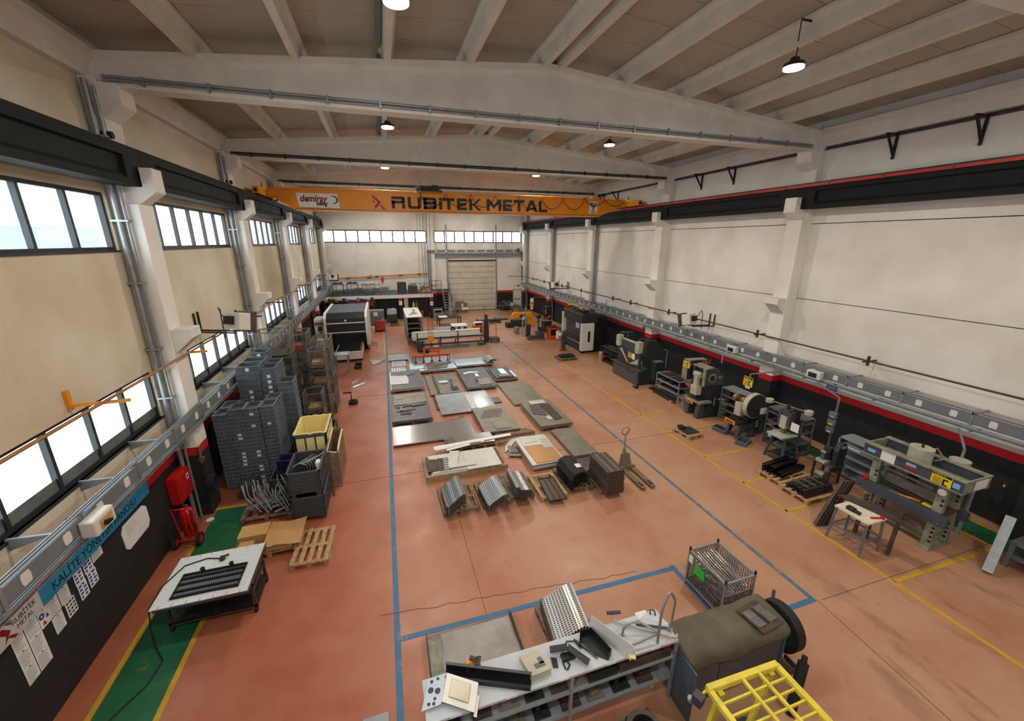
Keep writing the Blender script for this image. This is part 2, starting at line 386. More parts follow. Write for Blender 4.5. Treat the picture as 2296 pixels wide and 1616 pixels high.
# ---- left wall with two rows of windows
WUP, WLO = (6.8, 7.95), (2.95, 4.1)
WIN = [(-3.0,3.55),(4.65,11.05),(12.15,18.2),(19.3,25.3),(26.55,32.55),(34.1,39.9)]
wl = MB(); prev = Y0-.3
for a,b in WIN:
    wl.box(XL-.28,XL,prev,a,0,11.0)
    for z0,z1 in ((0,WLO[0]),(WLO[1],WUP[0]),(WUP[1],11.0)): wl.box(XL-.28,XL,a,b,z0,z1)
    prev = b
wl.box(XL-.28,XL,prev,Y1+.3,0,11.0)
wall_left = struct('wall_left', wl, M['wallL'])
nwin = 0
def window_x(y0,y1,z0,z1,n,film):
    global nwin; nwin += 1
    r = sroot('window_%d' % nwin); x = XL-.10
    mb = MB(); t=.07
    mb.box(x-.05,x+.05,y0,y1,z0,z0+t).box(x-.05,x+.05,y0,y1,z1-t,z1).box(x-.05,x+.05,y0,y0+t,z0+t,z1-t).box(x-.05,x+.05,y1-t,y1,z0+t,z1-t)
    mb.build('window_frame', M['frame'], r)
    pw = (y1-y0-t)/n
    for i in range(1,n):
        B(x-.045,x+.045,y0+t/2+i*pw-.035,y0+t/2+i*pw+.035,z0+t,z1-t).build('mullion', M['frame'], r)
    for i in range(n):
        a = y0+t/2+i*pw+.035; b = a+pw-.07
        MB().quad((x,a,z0+t),(x,b,z0+t),(x,b,z1-t),(x,a,z1-t)).build('pane', M['glass'], r)
        if film: B(x+.008,x+.014,a,b,z0+t,z0+t+.20).build('privacy_film', MATF, r)
    B(XL-.14,XL+.03,y0-.03,y1+.03,z0-.03,z0).build('window_sill', M['frame'], r)
    portal((XL-.25,(y0+y1)/2,(z0+z1)/2),(0,-PI/2,0),z1-z0-.1,y1-y0-.1)
MATF = mat('frosted_film', (110,118,112), .5, var=.15, scale=6)
for a,b in WIN: window_x(a,b,*WUP,6,False)
for a,b in WIN: window_x(a,b,*WLO,6,True)
# ---- far wall with window band, roller door and steel door
wf = MB(); FW=(6.85,8.0)
wins=[(-5.15,4.35),(5.05,14.15)]
xs=[XL-.28,wins[0][0],wins[0][1],wins[1][0],wins[1][1],XR+.28]
RD=(6.3,11.3,5.08); DO=(13.2,14.2,2.1)
Yf=Y1
wf.box(xs[0],xs[5],Yf,Yf+.28,FW[1],11.9)
for i in (0,2,4): wf.box(xs[i],xs[i+1],Yf,Yf+.28,FW[0],FW[1])
wf.box(xs[0],xs[5],Yf,Yf+.28,RD[2],FW[0])
wf.box(xs[0],RD[0],Yf,Yf+.28,0,RD[2]).box(RD[1],DO[0],Yf,Yf+.28,0,RD[2]).box(DO[0],DO[1],Yf,Yf+.28,DO[2],RD[2]).box(DO[1],xs[5],Yf,Yf+.28,0,RD[2])
wall_far = struct('wall_far', wf, M['wall'])
def window_y(x0,x1,z0,z1,n,Yp,flip=1):
    global nwin; nwin += 1
    r = sroot('window_%d' % nwin); y=Yp+.1*flip; t=.10
    mb=MB(); mb.box(x0,x1,y-.05,y+.05,z0,z0+t).box(x0,x1,y-.05,y+.05,z1-t,z1).box(x0,x0+t,y-.05,y+.05,z0+t,z1-t).box(x1-t,x1,y-.05,y+.05,z0+t,z1-t)
    mb.build('window_frame', M['frame'], r); pw=(x1-x0-t)/n
    for i in range(1,n): B(x0+t/2+i*pw-.055,x0+t/2+i*pw+.055,y-.045,y+.045,z0+t,z1-t).build('mullion', M['frame'], r)
    for i in range(n):
        a=x0+t/2+i*pw+.035; MB().quad((a,y,z0+t),(a+pw-.07,y,z0+t),(a+pw-.07,y,z1-t),(a,y,z1-t)).build('pane', M['glass'], r)
    portal(((x0+x1)/2,Yp+.25*flip,(z0+z1)/2),((-PI/2 if flip>0 else PI/2),0,0),x1-x0-.1,z1-z0-.1)
for a,b in wins: window_y(a,b,*FW,9,Yf)
# sectional door
d1 = sroot('door_1'); npan=9; ph=RD[2]/npan
M['doorp']=mat('sectional_door_beige',(212,205,188),.6,rgb2=(192,184,166),scale=1.2)
for i in range(npan):
    B(RD[0]+.02,RD[1]-.02,Yf+.03,Yf+.09,i*ph+.012,(i+1)*ph-.012).build('door_panel', M['doorp'], d1, bevel=.008)
    for k in range(5): B(RD[0]+.3+k*1.08,RD[0]+.38+k*1.08,Yf+.0,Yf+.035,(i+1)*ph-.06,(i+1)*ph+.04 if i<npan-1 else (i+1)*ph).build('hinge', M['galv'], d1)
B(RD[0]+.02,RD[1]-.02,Yf+.1,Yf+.13,0,RD[2]).build('door_backing', M['joint'], d1)
for x in (RD[0]-.05,RD[1]+.05): B(x-.06,x+.06,Yf-.08,Yf+.0,0,8.6).build('door_track', M['galv'], d1)
B(RD[0]-1.2,RD[1]+2.8,Yf-.14,Yf-.0,5.45,5.85).build('spring_shaft_cover', M['galv'], d1)
B(RD[0]-.1,RD[1]+.1,Yf-.06,Yf,5.08,5.18).build('lintel', M['dark'], d1)
B(RD[0]-.0,RD[1]+.0,Yf-.02,Yf+.09,0.0,.05).build('bottom_seal', M['rubber'], d1)
d2 = sroot('door_2')
B(DO[0]+.06,DO[1]-.06,Yf+.02,Yf+.08,0,DO[2]-.06).build('door_leaf', M['offw'], d2, bevel=.01)
MB().box(DO[0],DO[0]+.06,Yf-.03,Yf+.12,0,DO[2]).box(DO[1]-.06,DO[1],Yf-.03,Yf+.12,0,DO[2]).box(DO[0],DO[1],Yf-.03,Yf+.12,DO[2]-.06,DO[2]).build('door_frame', M['cream'], d2)
MB().box(DO[0]+.1,DO[1]-.2,Yf-.03,Yf+.0,1.0,1.05).cyl((DO[1]-.15,Yf-.05,1.05),(DO[1]-.15,Yf+.02,1.05),.03,8).build('panic_bar', M['black'], d2)
B(DO[0]+.06,DO[1]-.06,Yf+.1,Yf+.2,0,DO[2]-.06).build('door_backing', M['joint'], d2)
# ---- back wall behind the viewer, with the same window band
wb = MB(); bw=[(-4.8,4.2),(5.1,14.1)]
wb.box(XL-.28,XR+.28,Y0-.28,Y0,8.0,11.9).box(XL-.28,XR+.28,Y0-.28,Y0,0,6.85)
for a,b in ((XL-.28,bw[0][0]),(bw[0][1],bw[1][0]),(bw[1][1],XR+.28)): wb.box(a,b,Y0-.28,Y0,6.85,8.0)
struct('wall_back', wb, M['wall'])
for a,b in bw: window_y(a,b,6.85,8.0,9,Y0,-1)
# ---- right wall of stacked precast panels
wall_right = struct('wall_right', B(XR+.06,XR+.28,Y0-.3,Y1+.3,0,11.0), M['joint'])
edges=[Y0-.3]+COLR[1:]+[Y1+.3]
for i in range(len(edges)-1):
    for z0,z1 in ((0,4.985),(5.01,7.605),(7.63,11.0)):
        B(XR,XR+.06,edges[i]+.004,edges[i+1]-.004,z0,z1).build('wall_panel', M['wall'], wall_right)
# ---- columns with corbels
def column(yc, side, parent):
    s = 1 if side=='L' else -1; xw = XL if side=='L' else XR
    f = lambda a,b: (min(xw+s*a,xw+s*b), max(xw+s*a,xw+s*b))
    h=.3
    c = B(*f(0,.5), yc-h,yc+h, 0, 7.75).build('column', M['wall'], parent, bevel=.02)
    q = lambda pts: [(xw+s*a,z) for a,z in pts]
    MB().box(*f(0,.28), yc-h,yc+h, 7.75,10.1).build('upper_shaft', M['conc'], c, bevel=.015)
    MB().prism(q([(.0,7.75),(.5,7.75),(.83,8.0),(.83,8.48),(.60,8.48),(.60,8.1),(.0,8.1)]),'xz',yc-.22,yc+.22).build('crane_corbel', M['conc'], c, bevel=.01)
    MB().prism(q([(.5,4.42),(.9,4.78),(.9,5.0),(.5,5.0)]),'xz',yc-.27,yc+.27).build('corbel', M['conc'], c, bevel=.01)
    MB().prism(q([(.28,9.35),(.62,9.62),(.62,10.0),(.28,10.0)]),'xz',yc-.27,yc+.27).build('head_corbel', M['conc'], c, bevel=.01)
for y in COLL[1:]: column(y,'L',wall_left)
for y in COLR[1:]: column(y,'R',wall_right)
for x in (4.7,): B(x-.3,x+.3,Yf-.35,Yf,0,10.9).build('column', M['wall'], wall_far, bevel=.02)
# downpipes on left columns
for y,s in ((COLL[2]-.38,1),(COLL[3]-.38,1),(COLL[4]-.38,1),(COLL[5]-.38,1),(COLL[6]-.45,1)):
    p=MB().cyl((XL+.13,y,.0),(XL+.13,y,10.0),.055,10).cyl((XL+.26,y,0),(XL+.26,y,9.9),.03,8)
    for z in (2.2,3.4,4.6,6.1,7.4,9.0): p.box(XL,XL+.31,y-.065,y+.065,z-.02,z+.02)
    o=p.build('downpipe', M['galv'], wall_left)
for y in (COLR[4]-.38,COLR[5]-.38,COLR[6]-.4):
    MB().cyl((XR-.13,y,0),(XR-.13,y,10),.05,8).cyl((XR-.27,y,0),(XR-.27,y,10),.03,8).build('downpipe', M['galv'], wall_right)
# edge beams
for (x0,x1,par) in ((XL,XL+.28,wall_left),(XR-.28,XR,wall_right)):
    cols = COLL if par is wall_left else COLR
    for i in range(len(cols)-1):
        a=cols[i]+.02; b=cols[i+1]-.02
        xi=(x0 if par is wall_left else x1); xo=(x1 if par is wall_left else x0)
        MB().prism([(xi,10.08),(xi+(xo-xi)*.55,10.08),(xi+(xo-xi)*.55,10.3),(xo,10.42),(xo,10.62),(xi,10.62)],'xz',a,b).build('edge_beam', M['conc'], par, bevel=.01)
# small conduit along right edge beam
MB().tube([(XR-.05,Y0,10.04),(XR-.05,Y1,10.04)],.022,6).tube([(XR-.1,Y0,9.98),(XR-.1,Y1,9.98)],.018,6).build('conduit', M['dsteel'], wall_right)
# ---- ceiling: roof panels, girders, purlins
ceil = sroot('ceiling')
B(XL-.3,XR+.3,Y0-.3,Y1+.3,12.3,12.4).build('roof_deck', M['joint'], ceil)
pm = {}
for side in (0,1):
    x0,x1 = (XL-.3,XC) if side==0 else (XC,XR+.3)
    mb = MB(); z = lambda x: ztop(x)+.36
    mb.add([(x0,.006,z(x0)),(x1,.006,z(x1)),(x1,.994,z(x1)),(x0,.994,z(x0)),(x0,.006,z(x0)+.08),(x1,.006,z(x1)+.08),(x1,.994,z(x1)+.08),(x0,.994,z(x0)+.08)],
           [(0,3,2,1),(4,5,6,7),(0,1,5,4),(1,2,6,5),(2,3,7,6),(3,0,4,7)])
    me = mb.mesh('roof_panel', M['roof'])
    y = Y0-.3
    while y < Y1+.3:
        o = bpy.data.objects.new('roof_panel', me); COL.objects.link(o); o.parent=ceil; o.location=(0,y,0); y += 1.0
mb = MB()
for side in (0,1):
    x0,x1 = (XL-.3,XC) if side==0 else (XC,XR+.3)
    mb.add([(x0,Y0,ztop(x0)+.46),(x1,Y0,ztop(x1)+.46),(x1,Y1,ztop(x1)+.46),(x0,Y1,ztop(x0)+.46)],[(0,1,2,3)])
mb.build('roof_backing', M['joint'], ceil)
def girder():
    xs=[XL+.06,XL+1.3,XL+1.6,XC,XR-1.6,XR-1.3,XR-.06]
    sec=lambda x,web: [(-.2,9.96),(.2,9.96),(.2,10.06),(web,10.2),(web,ztop(x)-.24),(.21,ztop(x)-.14),(.21,ztop(x)),(-.21,ztop(x)),(-.21,ztop(x)-.14),(-web,ztop(x)-.24),(-web,10.2),(-.2,10.06)]
    mb=MB(); n=12; vs=[]
    for i,x in enumerate(xs): vs += [(x,a,b) for a,b in sec(x,.2 if i in (0,1,5,6) else .11)]
    fs=[(i*n+k,i*n+(k+1)%n,(i+1)*n+(k+1)%n,(i+1)*n+k) for i in range(len(xs)-1) for k in range(n)]
    fs += [tuple(range(n)),tuple(range((len(xs)-1)*n,len(xs)*n))]
    mb.add(vs,fs); return mb.mesh('roof_girder', M['conc'])
gme = girder()
for y in TRUSS:
    o=bpy.data.objects.new('roof_girder',gme); COL.objects.link(o); o.parent=ceil; o.location=(0,y,0)
PUR=[-3.4,-1.45,.5,2.45,4.42,4.88,6.83,8.8,10.75,12.7]
for i in range(len(TRUSS)-1):
    for x in PUR:
        a,b=TRUSS[i],TRUSS[i+1]; zb=ztop(x)-.07
        MB().prism([(x-.075,zb),(x+.075,zb),(x+.10,zb+.28),(x+.17,zb+.36),(x+.17,zb+.43),(x-.17,zb+.43),(x-.17,zb+.36),(x-.10,zb+.28)],'xz',a+.01,b-.01).build('purlin', M['conc'], ceil)
# pipes strapped along the girder undersides
for y in TRUSS[2:5]:
    mb=MB().tube([(XL+.35,y-.23,10.13),(XR-.6,y-.23,10.1)],.03,8).tube([(XL+.35,y-.25,10.06),(XR-.6,y-.25,10.03)],.022,8)
    for k in range(16): mb.box(XL+1+k*1.15,XL+1.04+k*1.15,y-.285,y-.2,10.0,10.17)
    mb.build('conduit', M['galv'] if y<12 else M['dsteel'], ceil)
# cable channels along two purlins
for x in (.32,9.0):
    for i in range(1,len(TRUSS)-1):
        z=ztop(x)+.18; mb=B(x-.05,x+.05,TRUSS[i]+.3,TRUSS[i+1]-.3,z,z+.1)
        mb.build('cable_channel', M['tray'], ceil)
# ---- outdoors seen through the panes
gr = struct('ground_outside', B(-60,60,-40,90,-.6,-.3), mat('bright_concrete_yard',(215,215,210),.9))
tag(one('neighbour_building', B(-44,-40,-20,80,-.3,8.4).box(-44.2,-40.2,-20,80,8.4,8.6), mat('pale_blue_cladding',(120,165,190),.8,var=.05,scale=.3,stretch=(1,.2,4)), 'x','x'), 'pale blue clad building seen hazily through the upper left windows', 'building')
# ================================================================ crane, runway, lamps, wall services
def runway(side):
    s = 1 if side=='L' else -1; cols = COLL if side=='L' else COLR; xw = XL if side=='L' else XR
    t = thing('crane_runway', 'dark grey crane runway beam along the %s wall' % ('windowed' if side=='L' else 'windowless, with a red conductor rail'), 'crane rail', (xw+s*.40,18,8.1))
    xi, xo = xw+s*.57, xw+s*.15
    for i in range(len(cols)-1):
        a,b = cols[i]+.006, cols[i+1]-.006; z0,z1=8.1,8.86
        # beam with a recessed, splayed web panel on the room side
        mb=MB(); fl=.13; d=.09*s
        P=lambda x,y,z:(x,y,z)
        mb.box(min(xo,xi-d),max(xo,xi-d),a,b,z0,z1)
        x0,x1=min(xi-d,xi),max(xi-d,xi)
        mb.box(x0,x1,a,b,z0,z0+fl).box(x0,x1,a,b,z1-.2,z1).box(x0,x1,a,a+.62,z0+fl,z1-.2).box(x0,x1,b-.62,b,z0+fl,z1-.2)
        mb.prism([(z0+fl,0)],'xy',0,0) if False else None
        mb.build('beam_segment', M['dark'], t)
        ss=MB(); ss.add([(xi,a+.62,z0+fl),(xi,b-.62,z0+fl),(xi-d*.9,b-.62,z0+fl+.08),(xi-d*.9,a+.62,z0+fl+.08)],[(0,1,2,3)])
        ss.add([(xi-d*.9,a+.62,z0+fl),(xi-d*.9,b-.62,z0+fl),(xi-d*.9,b-.62,z0+fl+.08),(xi-d*.9,a+.62,z0+fl+.08)],[(0,1,2,3)])
        ss.build('splay', M['dark'], t)
    B(xw+s*.36-.03,xw+s*.36+.03,cols[0],cols[-1]+.2,8.86,8.92).build('rail', M['dsteel'], t)
    if side=='R':
        B(xi-.06,xi-.0,cols[0],cols[-1]+.2,8.80,8.88).build('conductor_rail', M['red'], t)
        mb=MB(); mb.box(xi-.03,xi+.03,cols[0],cols[-1]+.2,8.88,8.93); mb.build('rail_cover', M['black'], t)
        y=-2
        while y<41:
            B(xi-.075,xi+.01,y,y+.07,8.785,8.9).build('rail_clamp', M['mgrey'], t); y+=1.55
    else:
        for y in cols[1:]:
            MB().cyl((xw+s*.1,y-.3,9.05),(xw+s*.35,y-.3,9.05),.07,10).build('buffer_lamp', M['black'], t)
runway('L'); runway('R')
# ---- overhead travelling crane
YC=22.7
t = thing('overhead_crane','orange-yellow overhead travelling crane girder with black lettering spanning the hall','crane',(XC,YC,8.42))
g=MB(); yf=YC-.25
prof=[(-3.75,8.44),(12.45,8.44),(13.75,8.93),(14.1,8.95),(14.1,9.32),(-4.8,9.32),(-4.8,8.95),(-4.55,8.93)]
g.prism(prof,'xz',yf,YC+.25); g.build('girder',M['cranY'],t,bevel=.01)
MB().box(-4.8,14.1,yf-.06,YC+.31,9.32,9.36).build('top_flange',M['cranY'],t)
MB().box(-3.7,12.4,yf-.08,YC+.33,8.40,8.44).build('bottom_flange',M['cranY'],t)
mb=MB()
for k in range(16): mb.box(-3.3+k*.98,-3.27+k*.98,yf-.08,yf-.05,8.44,8.47)
mb.tube([(-3.7,yf-.1,8.47),(12.4,yf-.1,8.47)],.012,6); mb.build('cable_rail',M['steel'],t)
MB().tube([(-4.6,yf-.1,9.40),(13.9,yf-.1,9.40)],.018,6).build('festoon_track',M['cranY'],t)
for x in (-4.95,14.25):
    B(x-.14,x+.14,YC-1.5,YC+1.5,8.97,9.27).build('end_carriage',M['cranY'],t,bevel=.02)
    for yy in (YC-1.2,YC+1.2):
        MB().cyl((x-.06,yy,9.04),(x+.06,yy,9.04),.12,14).build('wheel',M['dsteel'],t)
    for yy in (YC-1.5,YC+1.5):
        MB().cyl((x,yy-.07,9.12),(x,yy+.07,9.12),.07,10).build('buffer',M['rubber'],t)
    B(x-.05,x+.05,YC-.3,YC-.24,9.36,9.55).build('lug',M['cranY'],t)
R3,U3=(1,0,0),(0,0,1)
yl=yf-.012
# maker's plate
pl=MB().prism([(-3.6,9.17),(-1.8,9.17),(-1.72,8.53),(-3.52,8.55)],'xz',yf-.012,yf).build('maker_plate',M['white'],t)
text('demiray',.42,(-3.47,yl,8.80),R3,U3,M['dkred'],pl,emb=.014,sx=.86,shear=.25)
text('vinç',.27,(-2.78,yl,8.63),R3,U3,M['navy'],pl,emb=.012,sx=1.15,shear=.25)
text('CE',.09,(-3.2,yl,8.67),R3,U3,M['mgrey'],pl)
arc=[]
for k in range(13):
    a=math.radians(110-210*k/12); arc.append((-2.02+.24*math.cos(a),yl-.002,8.90+.19*math.sin(a)))
mb=MB()
for i in range(12):
    wd=.06*math.sin(PI*(i+.6)/13)+.01; wd2=.06*math.sin(PI*(i+1.6)/13)+.01
    p,q=Vector(arc[i]),Vector(arc[i+1]); c0=Vector((-2.02,yl,8.90))
    mb.add([p,q,q+(c0-q).normalized()*wd2,p+(c0-p).normalized()*wd],[(0,1,2,3)])
mb.build('emblem',M['navy'],pl)
# logo: red broken arrow
lg=MB()
for poly in ([(-.2,9.22),(-.18,9.05),(.05,8.86),(-.13,8.66),(-.1,8.52),(.20,8.86)],[(-.17,8.95),(-.08,8.87),(-.16,8.78)],[(.10,8.72),(.20,8.72),(.42,8.52),(.30,8.50)]):
    lg.prism(poly,'xz',yl-.004,yf)
lg.build('logo',M['red'],t)
# block lettering built from bars
def block(word,x,z0,h,adv,m,wd=None):
    mb=MB(); st=.135; hs=.16; z1=z0+h
    def bx(x0,x1,a,b): mb.box(x0,x1,yl-.002,yf,a,b)
    for ch in word:
        wL={'i':.18,' ':.28,'M':.92,'L':.62,'E':.62,'T':.72}.get(ch,.76)
        a,b=x,x+wL-.10
        if ch in 'RB':
            bx(a,b-.06,z1-st,z1); bx(b-hs,b,z0+h*.5,z1-.06); bx(a,b-.04,z0+h*.42,z0+h*.42+st)
            if ch=='R': bx(a,a+hs,z0,z0+h*.42+st); bx(b-hs,b,z0,z0+h*.40)
            else: bx(a,a+hs,z0,z1); bx(b-hs,b,z0+.05,z0+h*.48); bx(a,b-.05,z0,z0+st)
        elif ch=='U': bx(a,a+hs,z0+.08,z1); bx(b-hs,b,z0+.08,z1); bx(a+.05,b-.05,z0,z0+st)
        elif ch=='i': bx(a,a+hs*.95,z0,z0+h*.68); bx(a,a+hs*.95,z1-st,z1)
        elif ch=='T': bx(a,b,z1-st,z1); bx((a+b)/2-hs/2,(a+b)/2+hs/2,z0,z1-st)
        elif ch=='E':
            bx(a,a+hs,z0,z1); bx(a+hs,b,z1-st,z1); bx(a+hs,b,z0,z0+st); bx(a+hs,b-.04,z0+h/2-st/2,z0+h/2+st/2)
        elif ch=='K':
            bx(a,a+hs,z0,z1); mb.prism([(a+hs,z0+h*.42),(b-hs*1.1,z1),(b,z1),(a+hs*2,z0+h*.5),(b,z0),(b-hs*1.2,z0),(a+hs,z0+h*.58)],'xz',yl-.002,yf)
        elif ch=='M':
            bx(a,a+hs,z0,z1); bx(b-hs,b,z0,z1); mx=(a+b)/2
            mb.prism([(a+hs,z1),(mx,z0+h*.5),(b-hs,z1),(b-hs,z1-.24),(mx,z0+.12),(a+hs,z1-.24)],'xz',yl-.002,yf)
        elif ch=='A':
            mx=(a+b)/2; mb.prism([(a-.04,z0),(a+.14,z0),(mx,z1-.18),(b-.14,z0),(b+.04,z0),(mx+.1,z1),(mx-.1,z1)],'xz',yl-.002,yf); bx(a+.12,b-.12,z0+.1,z0+.1+st*.8)
        elif ch=='L': bx(a,a+hs,z0,z1); bx(a+hs,b,z0,z0+st)
        x+=wL*adv
    mb.build('lettering',m,t); return x
block('RUBiTEK',.70,8.58,.57,1.04,M['black']); block('METAL',5.6,8.58,.59,.99,M['black'])
ps=B(11.72,12.24,yf-.012,yf,8.56,9.22).build('load_sign',M['white'],t)
text('MAX',.21,(11.98,yl,9.02),R3,U3,M['dkred'],ps,emb=.008,align='CENTER',sx=1.05)
text('10 t',.21,(11.98,yl,8.60),R3,U3,M['dkred'],ps,emb=.008,align='CENTER')
mb=MB().box(11.80,12.16,yl-.002,yf,8.94,8.98).box(11.94,12.02,yl-.002,yf,8.88,8.94).ring((11.98,yl-.002,8.82),(0,1,0),.03,.065,.008,12); mb.build('hook_symbol',M['black'],ps)
# festoon cable loops
pts=[]; x=2.1
nl=9
for k in range(nl):
    w0=1.32
    for j in range(12):
        u=j/12; pts.append((x+u*w0,yf-.12,9.36-.62*(4*u*(1-u))**.75*(1 if k<7 else .6)))
    x+=w0
MB().tube(pts,.016,6).build('festoon_cable',M['rubber'],t)
# hoist on top and ropes
MB().box(1.95,3.25,YC-.35,YC+.75,9.36,9.5).build('trolley_frame',M['mdark'],t)
MB().cyl((2.0,YC+.45,9.62),(3.2,YC+.45,9.62),.17,16).build('rope_drum',M['mdark'],t)
MB().cyl((2.05,YC-.05,9.6),(2.7,YC-.05,9.6),.12,12).box(2.75,3.05,YC-.2,YC+.1,9.5,9.75).build('hoist_motor',M['dsteel'],t)
MB().cyl((2.13,yf-.12,9.0),(2.13,yf-.12,9.9),.02,6).box(2.08,2.18,yf-.15,yf-.06,9.0,9.15).build('pendant_arm',M['mgrey'],t)
mb=MB()
YH=23.45
for dx in (-.13,-.05,.05,.13): mb.cyl((2.37+dx*2.2,YH-.1,9.45),(2.37+dx,YH,1.62),.011,5)
mb.build('hoist_rope',M['dsteel'],t)
hb=MB().box(2.20,2.54,YH-.12,YH+.12,1.36,1.62).prism([(2.16,1.62),(2.58,1.62),(2.52,1.70),(2.22,1.70)],'xz',YH-.1,YH+.1).build('hook_block',M['cranY'],t,bevel=.03)
hk=[(2.37,YH,1.36),(2.37,YH,1.24)]+[(2.37+.07*math.sin(a),YH,1.16+.07*math.cos(a)) for a in [i*.45 for i in range(10)]]
MB().tube(hk,.022,6).build('hook',M['dsteel'],hb)
MB().tube([(1.95,YH-.2,9.3),(1.95,YH-.2,3.2)],.009,5).build('pendant_cable',M['rubber'],t)
MB().box(1.9,2.0,YH-.25,YH-.15,2.9,3.2).build('pendant_control',M['red'],t)
# ---- vacuum lifter hanging on the hook
v=thing('vacuum_lifter','orange vacuum sheet lifter with five suction cups hanging on the crane hook','lifter',(2.33,23.45,.2))
B(1.25,3.42,23.38,23.52,.42,.56).build('cross_beam',M['orange'],v,bevel=.01)
mb=MB().box(1.88,1.96,23.38,23.52,.56,1.0).box(2.74,2.82,23.38,23.52,.56,1.06).box(1.88,2.82,23.40,23.50,.94,1.02); mb.build('lifting_frame',M['orange'],v,bevel=.01)
MB().cyl((2.22,23.45,.78),(2.7,23.45,.78),.085,14).build('vacuum_tank',M['orange'],v)
MB().box(2.0,2.2,23.3,23.55,.66,.9).build('pump',M['black'],v,bevel=.03)
B(2.52,2.8,23.36,23.5,1.02,1.06).build('control_box',M['white'],v)
MB().tube([(2.37,23.45,1.0),(2.34,23.45,1.08),(2.37,23.45,1.13),(2.40,23.45,1.08),(2.37,23.45,1.0)],.02,6).build('shackle',M['dsteel'],v)
for x in (1.4,1.86,2.34,2.80,3.28):
    c=MB().cyl((x,23.3,.17),(x,23.3,.21),.10,16,.06).cyl((x,23.3,.21),(x,23.3,.40),.025,8); c.bar((x,23.3,.40),(x,23.45,.46),.05); c.build('suction_cup',M['rubber'],v)
for x in (1.25,3.42):
    B(x-.02,x+.02,23.40,23.5,.17,.44).build('support_leg',M['mgrey'],v)
# ---- high-bay lamps
def highbay(x,y,label):
    zb=10.42
    l=thing('high_bay_lamp',label,'lamp',(x,y,zb),'high bay lamps under the roof')
    MB().cyl((x,y,zb+.03),(x,y,zb+.10),.21,24,.19).cyl((x,y,zb+.10),(x,y,zb+.20),.11,16,.08).build('housing',M['mdark'],l)
    MB().cyl((x,y,zb),(x,y,zb+.03),.19,24).build('lens',M['lglow'],l)
    zt=ztop(x)+.2
    px = .41 if x<4 else 8.91
    MB().tube([(x,y,zb+.2),(x+.03,y,zb+.32),(x,y,zb+.42),(x,y,zt)],.012,6).bar((x,y,zt),(px,y,zt),.03).build('hanger',M['dsteel'],l)
    MB().cyl((x-.02,y-.02,zb+.38),(x-.02,y-.02,zb+.46),.02,8).build('connector',M['white'],l)
    la=bpy.data.lights.new('lamp_light','AREA'); la.shape='DISK'; la.size=.36; la.energy=LAMP_POWER; la.color=LAMP_COL
    lo=bpy.data.objects.new('lamp_light',la); COL.objects.link(lo); lo.parent=l; lo.location=(0,0,-.015)
hb_lab={(0,1):'lit high bay lamp at the top edge of the picture near the ridge',(1,1):'lit high bay lamp hanging below the cable channel, right of the ridge, nearest the viewer',(0,2):'lit high bay lamp just below the nearest girder, left of the ridge',(1,2):'lit high bay lamp just below the nearest girder, right of the ridge'}
for i,y in enumerate((0,7.5,14.8,22.5,30,37.5)):
    for j,x in enumerate((.52,8.42)):
        highbay(x,y,hb_lab.get((j,i)) or ('lit high bay lamp in the %s, %s of the ridge' % ({0:'bay behind the viewer',3:'bay of the crane',4:'bay beyond the crane',5:'bay at the far wall'}[i],('left','right')[j])))
# ---- busbar trunking on both walls
def busbar(side):
    s=1 if side=='L' else -1; xw=XL if side=='L' else XR; x=xw+s*.60; zo=.30 if s>0 else .15
    t=thing('busbar_trunking','grey busbar trunking with round tap-off covers along the %s wall'%('windowed' if side=='L' else 'windowless'),'busbar',(x,18,2.4+zo))
    y=-2.0
    while y<40.9:
        B(x-.05,x+.05,y+.02,y+1.48,2.42+zo,2.66+zo).build('trunk_section',M['tray'],t)
        for k in (.35,1.1):
            MB().prism([(y+k-.06,2.46+zo),(y+k+.06,2.46+zo),(y+k+.075,2.5+zo),(y+k+.075,2.58+zo),(y+k+.06,2.63+zo),(y+k-.06,2.63+zo),(y+k-.075,2.58+zo),(y+k-.075,2.5+zo)],'yz',x+s*.05,x+s*.06).build('tap_off_cover',M['offw'],t)
        if int(y)%3==0: MB().box(x+s*.05-.004,x+s*.05+.014*s if s>0 else x+s*.05+.004,y+.6,y+.95,2.5+zo,2.56+zo).build('label_strip',M['white'],t) if s>0 else B(x-.064,x-.05,y+.6,y+.95,2.5+zo,2.56+zo).build('label_strip',M['white'],t)
        mb=MB()
        if s<0 or y>16: mb.box(min(xw,x+s*.06),max(xw,x+s*.06),y-.02,y+.02,2.66+zo,2.70+zo)
        mb.box(x-.06,x+.06,y-.03,y+.03,2.38+zo,2.70+zo); mb.build('hanger_clip',M['galv'],t)
        y+=1.5
    mb=MB()
    mb.box(x-.035,x-.015,-2,40.9,2.70+zo,2.73+zo).box(x+.015,x+.035,-2,40.9,2.70+zo,2.73+zo); mb.build('cover_rail',M['tray'],t)
    if s<0: MB().tube([(x-s*.02,-2,2.365+zo),(x-s*.02,40.9,2.365+zo)],.04,8).build('white_conduit',M['offw'],t)
    return x
xb=busbar('L'); xr=busbar('R')
